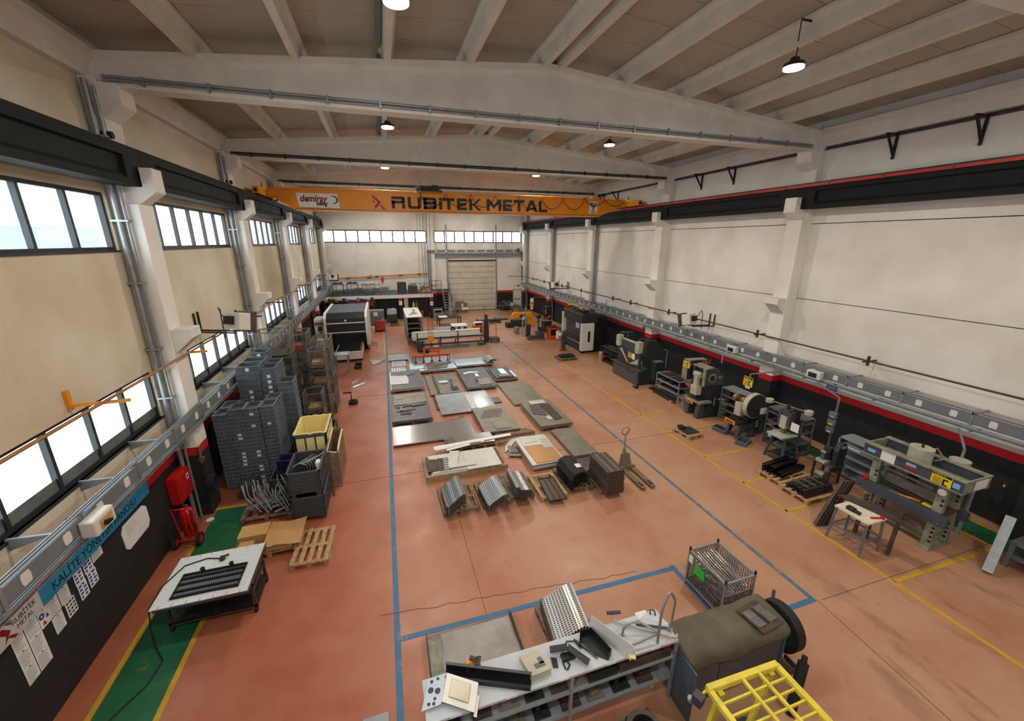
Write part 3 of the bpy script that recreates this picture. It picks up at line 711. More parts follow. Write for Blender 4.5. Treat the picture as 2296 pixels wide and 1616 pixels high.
def wiretray(side):
    s=1 if side=='L' else -1; xw=XL if side=='L' else XR; x=xw+s*(.61 if s>0 else .66); zo=.42 if s>0 else .24
    mb=MB()
    for dx in (-.08,-.04,0,.04,.08): mb.box(x+dx-.006,x+dx+.006,-2,40.8,2.18+zo,2.192+zo)
    for dx in (-.09,.09): mb.box(x+dx-.006,x+dx+.006,-2,40.8,2.24+zo,2.252+zo)
    y=-2
    while y<40.8: mb.box(x-.09,x+.09,y,y+.012,2.17+zo,2.182+zo); y+=.22
    t=thing('wire_cable_tray','thin wire mesh cable tray below the busbar on the %s wall'%('windowed' if side=='L' else 'windowless'),'cable tray',(x,18,2.17+zo))
    mb.build('wire_basket',M['galv'],t)
    mb=MB()
    for i in range(4): mb.tube([(x-.07+.035*i,-2,2.205+zo+.01*(i%2)),(x-.065+.035*i,12,2.21+zo),(x-.07+.035*i,40.8,2.205+zo)],.012,5)
    mb.build('cable',M['galv'],t)
    y=-1.2
    while y<40.5:
        B(min(xw,x+s*.12),max(xw,x+s*.12),y,y+.04,2.13+zo,2.17+zo).build('bracket',M['galv'],t); y+=2.2
wiretray('L'); wiretray('R')
# triangular wall brackets above the left busbar
k=0
ORD=('first','second','third','fourth','fifth','sixth','seventh')
for k,y in enumerate((5.2,6.6,8.1,9.6,11.9,13.4,15.0)):
    one('wall_bracket', MB().prism([(XL+.005,2.80),(XL+.50,2.95),(XL+.50,2.97),(XL+.005,2.99)],'xz',y-.02,y+.02), M['tray'], 'grey wedge-shaped bracket above the left busbar, %s one counted from the viewer' % ORD[k],'bracket','wedge brackets above the left busbar')
def plugbox(side,y,lab):
    s=1 if side=='L' else -1; xw=XL if side=='L' else XR; x=xw+s*.595; zo=.28 if s>0 else .13
    t=thing('tap_off_box',lab,'switch box',(x+s*.16,y,2.36+zo))
    B(min(x+s*.06,x+s*.27),max(x+s*.06,x+s*.27),y-.24,y+.24,2.36+zo,2.64+zo).build('housing',M['offw'],t,bevel=.03)
    B(min(x+s*.27,x+s*.285),max(x+s*.27,x+s*.285),y-.13,y+.15,2.42+zo,2.58+zo).build('face_plate',M['card'] if side=='L' else M['mdark'],t)
    MB().cyl((x+s*.28,y-.05,2.5+zo),(x+s*.33,y-.05,2.5+zo),.035,10).box(min(x+s*.30,x+s*.35),max(x+s*.30,x+s*.35),y-.10,y+.02,2.475+zo,2.515+zo).build('switch_handle',M['black'],t)
plugbox('L',7.05,'white tap-off switch box above the banner on the windowed wall')
plugbox('R',9.45,'white tap-off switch box on the right busbar above the blue safety sign')
plugbox('R',13.0,'white tap-off switch box on the right busbar above the nearer eccentric press')
# ---- gas / air pipes
t=thing('gas_pipe','ochre gas pipe running past the lower left windows on yellow brackets','pipe',(-4.78,15,4.33))
MB().tube([(-4.78,-1,4.33),(-4.78,33,4.33),(-4.78,40.5,4.38)],.028,8).build('pipe',M['brass'],t)
for y,m in ((8.4,'yel'),(11.9,'yel'),(17.2,'dsteel'),(21,'dsteel'),(25.6,'dsteel'),(29,'dsteel'),(33,'dsteel'),(37,'dsteel')):
    mm=M['cranY'] if m=='yel' else M['dsteel']
    MB().bar((XL+.01,y,4.27),(XL+.85,y+.05,4.27),.05).box(XL+.005,XL+.06,y-.04,y+.04,4.2,4.55).build('bracket_arm',mm,t)
t=thing('air_pipe','dark brown pipe running along the windowless wall above the busbar','pipe',(14.08,15,3.48))
MB().tube([(14.08,-2,3.48),(14.08,40.9,3.48),(12.6,41.5,3.48)],.028,8).build('pipe',M['bpipe'],t)
for y in (8.1,12.1,17.5,21,23,27.5,31,35,38): MB().box(14.04,14.10,y-.03,y+.03,3.34,3.64).box(14.05,XR-.005,y+.1,y+.15,3.4,3.44).build('bracket',M['dsteel'],t)
t=thing('yellow_gas_pipe','yellow gas pipe across the far wall above the mezzanine','pipe',(0,41.6,3.9))
MB().tube([(-4.9,41.6,3.62),(4.2,41.6,3.95)],.05,8).tube([(-4.9,41.62,3.52),(4.2,41.62,3.85)],.02,6).build('pipe',M['cranY'],t)
mb=MB()
for x in (-3.2,-.6,1.6,3.4): mb.box(x-.15,x+.15,41.55,41.8,3.55+.036*(x+4.9),3.62+.036*(x+4.9))
mb.build('clip',M['dsteel'],t)
# ---- unit heaters
def heater(x,y,z,s,yaw,lab,wallx,wy):
    t=thing('unit_heater',lab,'heater',(x,y,z-.3)); d=Vector((math.sin(yaw)*s,math.cos(yaw),-.22)).normalized(); side=Vector((0,0,1)).cross(d).normalized(); up=d.cross(side)
    c=Vector((x,y,z)); mb=MB().obox(c,side*.27,up*.25,d*.20); mb.build('casing',M['offw'],t,bevel=.02)
    mb=MB(); f0=c+d*.20; f1=c+d*.36
    a=[f0+side*i*.27+up*j*.25 for i,j in ((-1,-1),(1,-1),(1,1),(-1,1))]; b=[f1+side*i*.33+up*j*.31 for i,j in ((-1,-1),(1,-1),(1,1),(-1,1))]
    mb.add(a+b,[(0,1,5,4),(1,2,6,5),(2,3,7,6),(3,0,4,7)]); mb.build('hood',M['rust'],t)
    mb=MB()
    for k in range(5): mb.obox(c+d*.22+up*(-.18+.09*k),side*.24,up*.012,d*.02)
    mb.build('louvre',M['dsteel'],t)
    MB().obox(c-d*.28+up*.02,side*.10,up*.12,d*.09).build('gas_valve',M['black'],t)
    mb=MB()
    for dy in (-.14,.14):
        mb.bar((wallx-(-s)*.02,wy+dy,z-.3),(x,y+dy-.1,z-.3),.045); mb.bar((wallx+s*.03,wy+dy,z-.32),(wallx+s*.03,wy+dy,z+.25),.045)
    mb.build('wall_bracket',M['dsteel'],t)
    p=c-d*.3; mb=MB().tube([p,p+Vector((s*-.1,-.1,.2)),p+Vector((s*-.1,-.25,.42)),p+Vector((0,-.42,.40)),p+Vector((0,-.45,.15)),p+Vector((0,-.45,-.4))],.018,6); mb.build('gas_hose',M['mgrey'],t)
heater(-4.2,13.55,4.74,1,.5,'white unit heater on a wall bracket above the nearest grey crates',XL,13.9)
heater(13.6,15.45,3.5,-1,.3,'unit heater with open louvres on the windowless wall, the nearer of two',XR,15.1)
heater(13.5,31.2,3.55,-1,.2,'unit heater on the windowless wall, the farther one by the far corner',XR,31.0)
heater(-4.2,39.3,3.95,1,.2,'unit heater at the far left corner above the mezzanine rail',XL,39.6)
# triangular cantilever brackets high on the right wall
for i,y in enumerate((7.25,9.15,15.0,16.9,24.2,26.0)):
    MBk=MB().bar((XR-.01,y,10.0),(XR-.5,y,10.0),.05).bar((XR-.46,y,10.0),(XR-.03,y,9.45),.05).box(XR-.06,XR-.005,y-.03,y+.03,9.35,10.05)
    one('cantilever_bracket',MBk,M['black'],'black triangular steel bracket under the right edge beam, %s one counted from the viewer' % ORD[i],'bracket','triangular brackets under the right edge beam')
# strut arms that drop cables to the machines
def droparm(y0,x1,y1,zt,zb,lab,pads=False):
    t=thing('cable_drop_conduit',lab,'conduit',(x1,y1,zb))
    MB().bar((XR-.80,y0,2.40),(x1,y1,zt),.04).build('arm',M['galv'],t)
    MB().bar((x1,y1,zt),(x1,y1,zb),.045).build('post',M['galv'],t)
    return t
droparm(13.4,12.6,12.2,2.50,2.36,'grey cable arm reaching from the wall tray to the nearer eccentric press')
t=droparm(9.3,13.7,8.4,2.2,0,'grey cable post with three socket boxes behind the small bench press')
for z in (1.62,1.36,1.1):
    q=B(13.52,13.62,8.27,8.5,z-.1,z+.1).build('socket_box',M['tray'],t,bevel=.01)
    B(13.51,13.52,8.33,8.43,z-.08,z-.02).build('sticker',M['bluel'] if z>1.5 else (M['yel'] if z>1.3 else M['white']),q)
droparm(5.6,12.9,5.0,2.25,1.95,'brown-grey cable arm reaching down to the hydraulic press motor')
droparm(10.6,12.7,10.9,2.3,1.75,'blue-grey cable post carrying a yellow warning sign beside a column')
# wall safety signs
def wsign(x,y,z,w,h,lab,n):
    t=thing('safety_sign',lab,'sign',(x,y,z))
    B(x-.012,x,y-w/2,y+w/2,z,z+h*.55).build('blue_panel',M['blue'],t)
    B(x-.012,x,y-w/2,y+w/2,z+h*.55,z+h).build('white_panel',M['white'],t)
    MB().prism([(y+w*.28-.07,z+h*.58),(y+w*.28+.07,z+h*.58),(y+w*.28,z+h*.95)],'yz',x-.016,x-.012).build('warning_triangle',M['yel'],t)
    MB().cyl((x-.016,y-w*.22,z+h*.77),(x-.012,y-w*.22,z+h*.77),.065,14).build('mandatory_disc',M['blue'],t)
    for k in range(2): B(x-.014,x-.012,y-w*.4,y+w*.4,z+h*(.12+.2*k),z+h*(.2+.2*k)).build('text_line',M['white'],t)
wsign(XR-.001,9.3,2.02,.36,.30,'blue and white safety sign on the right wall above the red stripe, nearer one',0)
wsign(XR-.001,20.2,1.98,.40,.32,'blue and white safety sign on the right wall beyond the old press brake',1)
# red fire point plates on the far right
# ================================================================ shared builders
M['plasr']=mat('crate_rim_grey',(112,120,130),.5,var=.06,scale=2)
def make_pallet(w=.8, l=1.2, m='wood', name='wooden_pallet', label='x', nb=5, h=.144):
    t=thing(name,label,'pallet'); bw=.1
    dm=B(-bw/2,bw/2,-l/2,l/2,0,.022).mesh('deck_board',M[m]); sm=B(-w/2,w/2,-.05,.05,0,.022).mesh('stringer',M[m]); km=B(-.05,.05,-.07,.07,0,.078).mesh('block',M[m]); bm_=B(-.05,.05,-l/2,l/2,0,.022).mesh('bottom_board',M[m])
    def ad(n,me,x,y,z):
        o=bpy.data.objects.new(n,me); COL.objects.link(o); o.parent=t; o.location=(x,y,z)
    for i in range(nb): ad('deck_board',dm,-w/2+bw/2+i*(w-bw)/(nb-1),0,h-.022)
    for y in (-l/2+.05,0,l/2-.05):
        ad('stringer',sm,0,y,h-.044)
        for x in (-w/2+.05,0,w/2-.05): ad('block',km,x,y*.97,.022)
    for x in (-w/2+.05,0,w/2-.05): ad('bottom_board',bm_,x,0,0)
    return t
def make_crate(w,d,h,m,label,group,lbl=False):
    t=thing('plastic_crate',label,'crate',group=group); tk=.015
    mb=MB(); i_=.022; x0,x1,y0,y1=-w/2+i_,w/2-i_,-d/2+i_,d/2-i_; rh=min(.03,h*.2)
    mb.box(x0,x1,y0,y1,0,tk).box(x0,x1,y0,y0+tk,tk,h).box(x0,x1,y1-tk,y1,tk,h).box(x0,x0+tk,y0+tk,y1-tk,tk,h).box(x1-tk,x1,y0+tk,y1-tk,tk,h)
    mb.build('body',m,t)
    rb=MB()
    rb.box(-w/2,w/2,-d/2,y0,h-rh,h).box(-w/2,w/2,y1,d/2,h-rh,h).box(-w/2,x0,y0,y1,h-rh,h).box(x1,w/2,y0,y1,h-rh,h)
    for z in ((.03,h*.55) if h>.15 else ()): rb.box(-w/2+.004,w/2-.004,-d/2+.004,y0,z,z+.012).box(x1,w/2-.004,y0,y1,z,z+.012).box(-w/2+.004,x0,y0,y1,z,z+.012)
    n=max(2,int(w/.13))
    for i in range(n+1):
        x=-w/2+.012+i*(w-.024)/n; rb.box(x-.006,x+.006,-d/2+.004,y0,0,h-.03)
    n=max(2,int(d/.13))
    for i in range(n+1):
        y=-d/2+.012+i*(d-.024)/n; rb.box(x1,w/2-.004,y-.006,y+.006,0,h-.03)
    rb.build('ribs',M['plasr'],t)
    if lbl: B(-.05,.05,-d/2+.0,-d/2+.01,h*.15,h*.7).build('paper_label',M['paper'],t)
    return t
def make_tub(w,d,h,m,label,nx=9,nz=6):
    t=thing('plastic_pallet_box',label,'box'); tk=.03; f=.11
    x0,x1,y0,y1=-w/2+.02,w/2-.02,-d/2+.02,d/2-.02
    mb=MB().box(x0,x1,y0,y1,f,f+tk).box(x0,x1,y0,y0+tk,f,h-.04).box(x0,x1,y1-tk,y1,f,h-.04).box(x0,x0+tk,y0,y1,f,h-.04).box(x1-tk,x1,y0,y1,f,h-.04)
    mb.build('body',m,t)
    rim=MB().box(-w/2,w/2,-d/2,-d/2+.05,h-.05,h).box(-w/2,w/2,d/2-.05,d/2,h-.05,h).box(-w/2,-w/2+.05,-d/2,d/2,h-.05,h).box(w/2-.05,w/2,-d/2,d/2,h-.05,h); rim.build('rim',m,t,bevel=.008)
    rb=MB()
    for i in range(nz):
        z=f+.02+i*(h-f-.08)/nz; rb.box(-w/2+.004,w/2-.004,-d/2+.004,y0,z,z+.012).box(x1,w/2-.004,-d/2,d/2,z,z+.012).box(-w/2+.004,x0,-d/2,d/2,z,z+.012)
    for i in list(range(3))+list(range(nx-2,nx+1)):
        x=-w/2+.01+i*(w-.02)/nx; rb.box(x-.006,x+.006,-d/2+.004,y0,f,h-.05)
    for i in range(nx+1):
        y=-d/2+.01+i*(d-.02)/nx; rb.box(x1,w/2-.004,y-.006,y+.006,f,h-.05)
    rb.build('ribs',m,t)
    for sx in (-1,1):
        B(sx*(w/2-.14) -.05 if sx<0 else w/2-.16, -w/2+.16 if sx<0 else w/2-.05,-d/2+.03,d/2-.03,0,f).build('runner',m,t)
    return t
def make_stillage(w,d,h,label,mesh=.065,nm='wire_stillage'):
    t=thing(nm,label,'cage'); P=.035
    for sx in (-1,1):
        for sy in (-1,1):
            x,y=sx*(w/2-P/2),sy*(d/2-P/2); B(x-P/2,x+P/2,y-P/2,y+P/2,0,h-.0).build('post',M['cage'],t)
    B(-w/2+.01,w/2-.01,-d/2+.01,d/2-.01,.1,.13).build('base_tray',M['rust'],t)
    MB().box(-w/2,w/2,-d/2,-d/2+P,.09,.14).box(-w/2,w/2,d/2-P,d/2,.09,.14).box(-w/2,-w/2+P,-d/2,d/2,.09,.14).box(w/2-P,w/2,-d/2,d/2,.09,.14).build('base_frame',M['cage'],t)
    MB().box(-w/2,w/2,-d/2,-d/2+P,h-P,h).box(-w/2,w/2,d/2-P,d/2,h-P,h).box(-w/2,-w/2+P,-d/2,d/2,h-P,h).box(w/2-P,w/2,-d/2,d/2,h-P,h).build('top_rim',M['cage'],t)
    r=.005
    def panel(ax,pos,L,z0,z1):
        mb=MB(); n=int(L/mesh)
        for i in range(n+1):
            a=-L/2+i*L/n
            mb.box(*((a-r,a+r,pos-r,pos+r) if ax=='x' else (pos-r,pos+r,a-r,a+r)),z0,z1)
        n=max(1,int((z1-z0)/mesh))
        for i in range(n+1):
            z=z0+i*(z1-z0)/n
            mb.box(*((-L/2,L/2,pos-r,pos+r) if ax=='x' else (pos-r,pos+r,-L/2,L/2)),z-r,z+r)
        mb.build('mesh_panel',M['cage'],t)
    panel('x',-d/2+P/2,w-P,.14,h*.62); panel('x',d/2-P/2,w-P,.14,h-P); panel('y',-w/2+P/2,d-P,.14,h-P); panel('y',w/2-P/2,d-P,.14,h-P)
    MB().box(-w/2+P,w/2-P,-d/2,-d/2+.02,h*.60,h*.64).build('drop_gate_rail',M['cage'],t)
    return t
def bent(a,b,c,r=.016,m='tubes',seg=4):   # bent tube through three points with rounded corner
    a,b,c=Vector(a),Vector(b),Vector(c); u=(a-b).normalized(); v=(c-b).normalized(); q=.09
    pts=[a]+[ (b+u*q)*(1-t)**2+b*2*t*(1-t)+(b+v*q)*t*t for t in [i/seg for i in range(seg+1)]]+[c]
    return MB().tube(pts,r,7)
# ================================================================ left side
BX=XL+.004
bn=thing('wall_banner','long blue and white banner with black capitals above the pinned papers','banner',(BX,7.8,1.68))
B(BX,BX+.012,5.1,5.95,1.76,1.985).build('red_panel',M['red'],bn)
B(BX,BX+.012,5.95,6.72,1.66,1.97).build('white_panel',M['paper'],bn)
B(BX,BX+.012,6.72,9.78,1.66,1.97).build('blue_panel',M['cyan'],bn)
tx=BX+.014; RY,UZ=(0,1,0),(0,0,1)
text('KALİTE YÖNETİM PANOSU',.215,(tx,6.95,1.73),RY,UZ,M['black'],bn,ext=.001,sx=.88)
text('RUBİTEK',.115,(tx,6.22,1.84),RY,UZ,M['mgrey'],bn,ext=.001,sx=.9)
text('METAL',.095,(tx,6.27,1.74),RY,UZ,M['mgrey'],bn,ext=.001)
MB().prism([(5.98,1.92),(6.10,1.80),(6.05,1.70),(6.18,1.82),(6.08,1.94)],'yz',tx,tx+.002).prism([(6.10,1.76),(6.16,1.76),(6.26,1.68),(6.20,1.67)],'yz',tx,tx+.002).build('logo',M['dkred'],bn)
def page(y0,y1,z0,z1,lab,style=0):
    t=thing('paper_sheet',lab,'paper',(BX,(y0+y1)/2,z0),'papers pinned under the banner')
    B(BX,BX+.004,y0,y1,z0,z1).build('sheet',M['paper'],t); x=BX+.004
    w,h=y1-y0,z1-z0; mb=MB()
    if style==0:
        for k in range(9): mb.box(x,x+.001,y0+.02,y0+.02+(w-.04)*random.uniform(.6,1),z1-.05-k*h*.095,z1-.043-k*h*.095)
        mb.build('print',M['tray'],t)
    elif style==1:
        for i in range(3):
            for j in range(4): mb.box(x,x+.001,y0+.02+i*w*.31,y0+.02+i*w*.31+w*.22,z0+.03+j*h*.23,z0+.03+j*h*.23+h*.14)
        mb.build('print',M['mgrey'],t)
    elif style==2:
        for i in range(2):
            for j in range(4): mb.box(x,x+.001,y0+.02+i*w*.45,y0+.02+i*w*.45+w*random.uniform(.2,.4),z0+.03+j*h*.23,z0+.03+j*h*.23+h*.13)
        mb.build('print',M['blue'],t)
    elif style==3:
        a=MB().ring((x+.001,y0+w*.3,z0+h*.62),(1,0,0),.02,.05,.002,14); a.prism([(y0+w*.6,z0+h*.35),(y0+w*.75,z0+h*.6),(y0+w*.9,z0+h*.35)],'yz',x,x+.001); a.build('blue_print',M['blue'],t)
        MB().prism([(y0+w*.2,z0+h*.1),(y0+w*.35,z0+h*.38),(y0+w*.55,z0+h*.1)],'yz',x,x+.001).build('red_print',M['dkred'],t)
    MB().cyl((x,(y0+y1)/2,z1-.02),(x+.01,(y0+y1)/2,z1-.02),.008,6).build('pin',M['navy'],t)
for k,nm in enumerate(('bottom','middle','top')):
    page(6.12,6.325,.84+.288*k,1.124+.288*k,'%s page in the leftmost of the two long paper columns'%nm)
    page(6.34,6.57,.84+.288*k,1.124+.288*k,'%s page in the second of the two long paper columns'%nm)
page(6.58,6.78,1.37,1.67,'page with red and blue pictograms under the banner',3)
page(6.785,6.98,1.37,1.67,'page pinned right beside the red and blue pictogram page')
page(6.76,6.97,1.06,1.355,'single page hanging below the one beside the pictogram page')
page(7.0,7.21,1.375,1.67,'page hanging above the sheet printed with a grid of symbols')
page(7.04,7.25,1.08,1.37,'sheet printed with a grid of dark symbols',1)
page(7.35,7.55,1.42,1.71,'upper blue-printed page in the left one of two blue-printed columns',2)
page(7.36,7.56,1.11,1.41,'lower blue-printed page in the left one of two blue-printed columns',2)
page(7.59,7.80,1.44,1.73,'upper page of the right blue-printed column',2)
page(7.61,7.82,1.14,1.43,'lower page with one blue drawing at the right end of the papers',2)
page(7.82,8.09,1.49,1.70,'landscape page pinned farthest along, nearest the whiteboard')
t=thing('whiteboard','off-white whiteboard with clipped corners on the black wall','whiteboard',(BX,9.08,1.02))
MB().prism([(8.63,1.45),(8.72,1.57),(9.42,1.57),(9.53,1.48),(9.53,1.14),(9.44,1.03),(8.72,1.02),(8.64,1.1)],'yz',BX,BX+.02).build('board',M['white'],t)
mb=MB()
for k in range(6): mb.box(BX+.02,BX+.021,8.74,8.74+random.uniform(.25,.5),1.5-.04*k,1.506-.04*k)
mb.build('handwriting',M['tray'],t)
# fire hose cabinet and its pipework
t=thing('fire_hose_cabinet','red steel fire hose cabinet on the black wall beside the column','cabinet',(-5.24,10.8,.85))
B(-5.34,-5.12,10.42,11.12,.85,1.56).build('box',M['red'],t,bevel=.012)
B(-5.12,-5.105,10.46,11.08,.89,1.52).build('door',M['red'],t,bevel=.004)
B(-5.105,-5.102,10.86,10.98,1.28,1.42).build('pictogram',M['white'],t); B(-5.102,-5.10,10.89,10.95,1.31,1.39).build('flame_mark',M['dkred'],t)
MB().cyl((-5.105,10.52,1.2),(-5.08,10.52,1.2),.025,8).build('latch',M['steel'],t)
t=thing('coiled_hoses','dark coiled air hoses hanging on the column foot','hose',(-4.7,11.35,.5))
mb=MB()
for k in range(4): mb.tube([(-4.78+.05*k,11.1+.17*math.cos(a),.95+.22*math.sin(a)) for a in [i*PI/8 for i in range(16)]],.017,6,True)
mb.tube([(-4.75,11.1,1.15),(-4.8,11.12,1.5),(-4.84,11.13,1.7)],.02,6)
mb.build('hose',M['rubber'],t)
MB().cyl((-4.83,11.13,1.55),(-4.83,11.13,2.0),.035,8).box(-4.86,-4.74,11.07,11.14,1.62,1.72).build('valve',M['steel'],t)
# wheeled extinguisher
t=thing('wheeled_extinguisher','red wheeled fire extinguisher standing by the black wall','extinguisher',(-4.98,10.1,0))
mb=MB(); prof=[(0,.16),(.10,.16),(.145,.2),(.145,.78),(.12,.86),(.05,.91),(.0,.91)]; n=20; vs=[]
for r,z in prof: vs+=[(-4.95+r*math.cos(2*PI*i/n),10.15+r*math.sin(2*PI*i/n),z) for i in range(n)]
mb.add(vs,[(j*n+i,j*n+(i+1)%n,(j+1)*n+(i+1)%n,(j+1)*n+i) for j in range(len(prof)-1) for i in range(n)],True); mb.build('cylinder',M['extred'],t)
for x in (-5.2,-4.72):
    w_=MB().ring((x,9.95,.15),(1,0,0),.09,.15,.07,22).build('wheel',M['rubber'],t)
    MB().cyl((x-.03,9.95,.15),(x+.03,9.95,.15),.09,16).build('hub',M['red'],w_)
MB().cyl((-5.2,9.95,.15),(-4.72,9.95,.15),.015,6).tube([(-5.08,9.97,.2),(-5.08,9.85,1.0),(-5.08,9.8,1.1),(-4.82,9.8,1.1),(-4.82,9.85,1.0),(-4.82,9.97,.2)],.017,7).build('push_handle',M['extred'],t)
MB().tube([(-4.82+.05*math.cos(a),9.98+.02*math.cos(a),.5+.16*math.sin(a)) for a in [i*PI/7 for i in range(14)]],.022,6,True).tube([(-4.95,10.15,.9),(-4.8,10.05,.85),(-4.80,10.0,.66)],.018,6).build('hose',M['rubber'],t)
MB().cyl((-4.95,10.15,.9),(-4.95,10.15,.99),.035,10).bar((-4.95,10.15,.98),(-4.85,10.05,1.03),.025).build('valve',M['steel'],t)
MB().tube([(-4.85,10.2,.16),(-4.72,10.25,.05),(-4.72,10.12,.02),(-4.86,10.08,.16)],.015,6).build('foot_rest',M['extred'],t)
# ---- work cart with white sheet and black grille
t=thing('work_cart','rusty steel work cart with a white speckled top sheet','cart',(-3.63,7.8,0))
for x,y in ((-4.3,7.45),(-2.92,7.45),(-4.3,8.2),(-2.92,8.2)):
    B(x-.025,x+.025,y-.025,y+.025,.1,.72).build('leg',M['rust'],t)
    c=MB().cyl((x-.025,y,.055),(x+.025,y,.055),.055,12).build('castor',M['rubber'],t)
B(-4.33,-2.89,7.42,8.23,.16,.19).build('lower_tray',M['dsteel'],t)
MB().box(-4.33,-2.89,7.42,7.46,.12,.18).box(-4.33,-2.89,8.19,8.23,.12,.18).box(-4.33,-4.29,7.42,8.23,.12,.18).box(-2.93,-2.89,7.42,8.23,.12,.18).build('lower_frame',M['rust'],t)
MB().box(-4.33,-2.89,7.42,7.46,.62,.70).box(-4.33,-2.89,8.19,8.23,.62,.70).box(-4.33,-4.29,7.42,8.23,.62,.70).box(-2.93,-2.89,7.42,8.23,.62,.70).box(-4.3,-2.9,7.44,8.2,.46,.48).build('upper_frame',M['rust'],t)
M['speck']=mat('oil_speckled_white',(214,220,222),.55,rgb2=(120,120,118),scale=34,thr=(.28,.42))
B(-4.36,-2.88,7.16,8.46,.72,.76).build('top_plate',M['mgrey'],t)
mb=MB(); n=24
for j in range(2):
    for i in range(n):
        pass
B(-4.42,-2.90,7.18,8.48,.762,.77).build('cover_sheet',M['speck'],t)
mb=MB()
for k in range(7): mb.box(-4.3+k*.21,-4.285+k*.21,7.17,7.26,.77,.772).box(-4.3+k*.21,-4.285+k*.21,8.41,8.49,.77,.772)
mb.build('tape_strip',M['card'],t)
for k,(x,y,z) in enumerate(((-3.9,7.7,.192),(-3.4,7.9,.192),(-3.2,7.6,.192))):
    pass
# grille
GP=perf('black_grille_perforation',(40,42,46),(196,202,206),.036,.036,.5,.55,metal=.2,rough=.5)
t=thing('black_grille','black perforated ribbed grille panel lying on the white cart top','grille',(-3.62,7.62,.772))
MB().prism([(-4.18,7.36),(-3.08,7.32),(-3.09,7.90),(-4.14,7.94)],'xy',.772,.780).build('perforated_sheet',GP,t)
for y in (7.36,7.50,7.66,7.80,7.91):
    MB().prism([(y-.025,.78),(y+.025,.78),(y+.012,.815),(y-.012,.815)],'yz',-4.16,-3.09).build('rib',M['black'],t)
for x in (-4.16,-3.09): B(x-.012,x+.012,7.34,7.93,.78,.80).build('edge_bar',M['black'],t)
for x in (-3.85,-3.36): MB().box(x-.03,x+.03,7.93,7.96,.772,.87).box(x-.03,x+.03,7.88,7.95,.86,.87).build('mount_tab',M['black'],t)
one('orbital_sander',MB().cyl((-3.60,8.18,.772),(-3.60,8.18,.80),.05,14).cyl((-3.60,8.18,.80),(-3.60,8.18,.86),.035,12,.03).bar((-3.6,8.18,.84),(-3.5,8.25,.82),.03),M['mdark'],'dark hand sander standing on the white cart top','tool')
t=one('air_hose',MB().tube([(-3.6,8.2,.79),(-3.9,8.3,.785),(-4.25,8.2,.785),(-4.45,7.7,.78),(-4.48,7.3,.70),(-4.5,7.25,.3),(-4.45,7.15,.03),(-4.2,6.8,.015),(-4.25,6.4,.015),(-4.5,6.0,.015),(-4.62,5.6,.015),(-4.7,5.0,.015)],.012,6),M['rubber'],'thin black air hose trailing from the cart across the green walkway','hose')
# ---- empty pallet, cardboard on pallet
put(make_pallet(.8,1.2,'wood',label='empty pale wooden pallet lying beside the cardboard'),-2.08,8.94,0,math.radians(-3))
put(make_pallet(1.2,1.0,'wood',label='wooden pallet under the flattened cardboard boxes'),-3.05,9.45,0,math.radians(2))
one('cardboard_box',B(-3.72,-3.12,9.28,9.72,.15,.42).box(-3.722,-3.12,9.49,9.5,.419,.421),M['card'],'closed cardboard box at the back left of the cardboard pallet','box',bevel=.006)
one('cardboard_box',B(-3.66,-3.36,8.98,9.26,.15,.33),M['card'],'small closed cardboard box at the front left of the cardboard pallet','box',bevel=.006)
one('cardboard_box',B(-3.1,-2.55,8.98,9.75,.15,.30),M['card'],'low wide cardboard box under the folded cardboard sheet','box',bevel=.006)
cs=thing('folded_cardboard','large unfolded cardboard sheet sagging over the boxes','cardboard',(-2.75,9.4,.3))
mb=MB(); N_=6; vs=[]
for j in range(N_):
    for i in range(N_):
        u,v_=i/(N_-1),j/(N_-1); vs.append((-3.14+.78*u+.03*v_,8.92+.86*v_,.31+.03*math.sin(5*u+2*v_)+.03*v_))
mb.add(vs,[(j*N_+i,j*N_+i+1,(j+1)*N_+i+1,(j+1)*N_+i) for j in range(N_-1) for i in range(N_-1)]); o=mb.build('sheet',M['card'],cs); sm_=o.modifiers.new('th','SOLIDIFY'); sm_.thickness=.008
mb=MB().add([(-3.14,8.92,.318),(-2.94,8.9,.325),(-2.92,9.2,.40),(-3.10,9.22,.40)],[(0,1,2,3)]); o=mb.build('flap',M['card'],cs); sm_=o.modifiers.new('th','SOLIDIFY'); sm_.thickness=.006
# ---- heap of bent tubes on a pallet
put(make_pallet(1.2,.9,'woodd',label='old pallet under the heap of bent steel tubes'),-3.42,10.86,0,0)
random.seed(11)
for k in range(46):
    if k<22:
        x=-3.95+random.uniform(0,1.0); y=10.5+random.uniform(0,.5); z=.17+.012*k*.5
        a=(x+random.uniform(.2,.35),y-.1,z); b=(x,y+random.uniform(.0,.15),z+random.uniform(.30,.42)); c=(x-.06+random.uniform(-.06,.1),y+.25,z+random.uniform(.52,.66))
    else:
        x=-3.9+random.uniform(.3,1.0); y=10.45+random.uniform(0,.35); z=.165+.010*(k-22)
        a=(x-.32,y,z); b=(x+.22,y+random.uniform(.1,.3),z+.06); c=(x+.30,y+.42,z+.18)
    bent(a,b,c)
    o=one('bent_tube',bent(a,b,c,.018),M['tubes'],'bent grey steel tube in the heap on the old pallet','tube','bent tubes heaped on the old pallet')
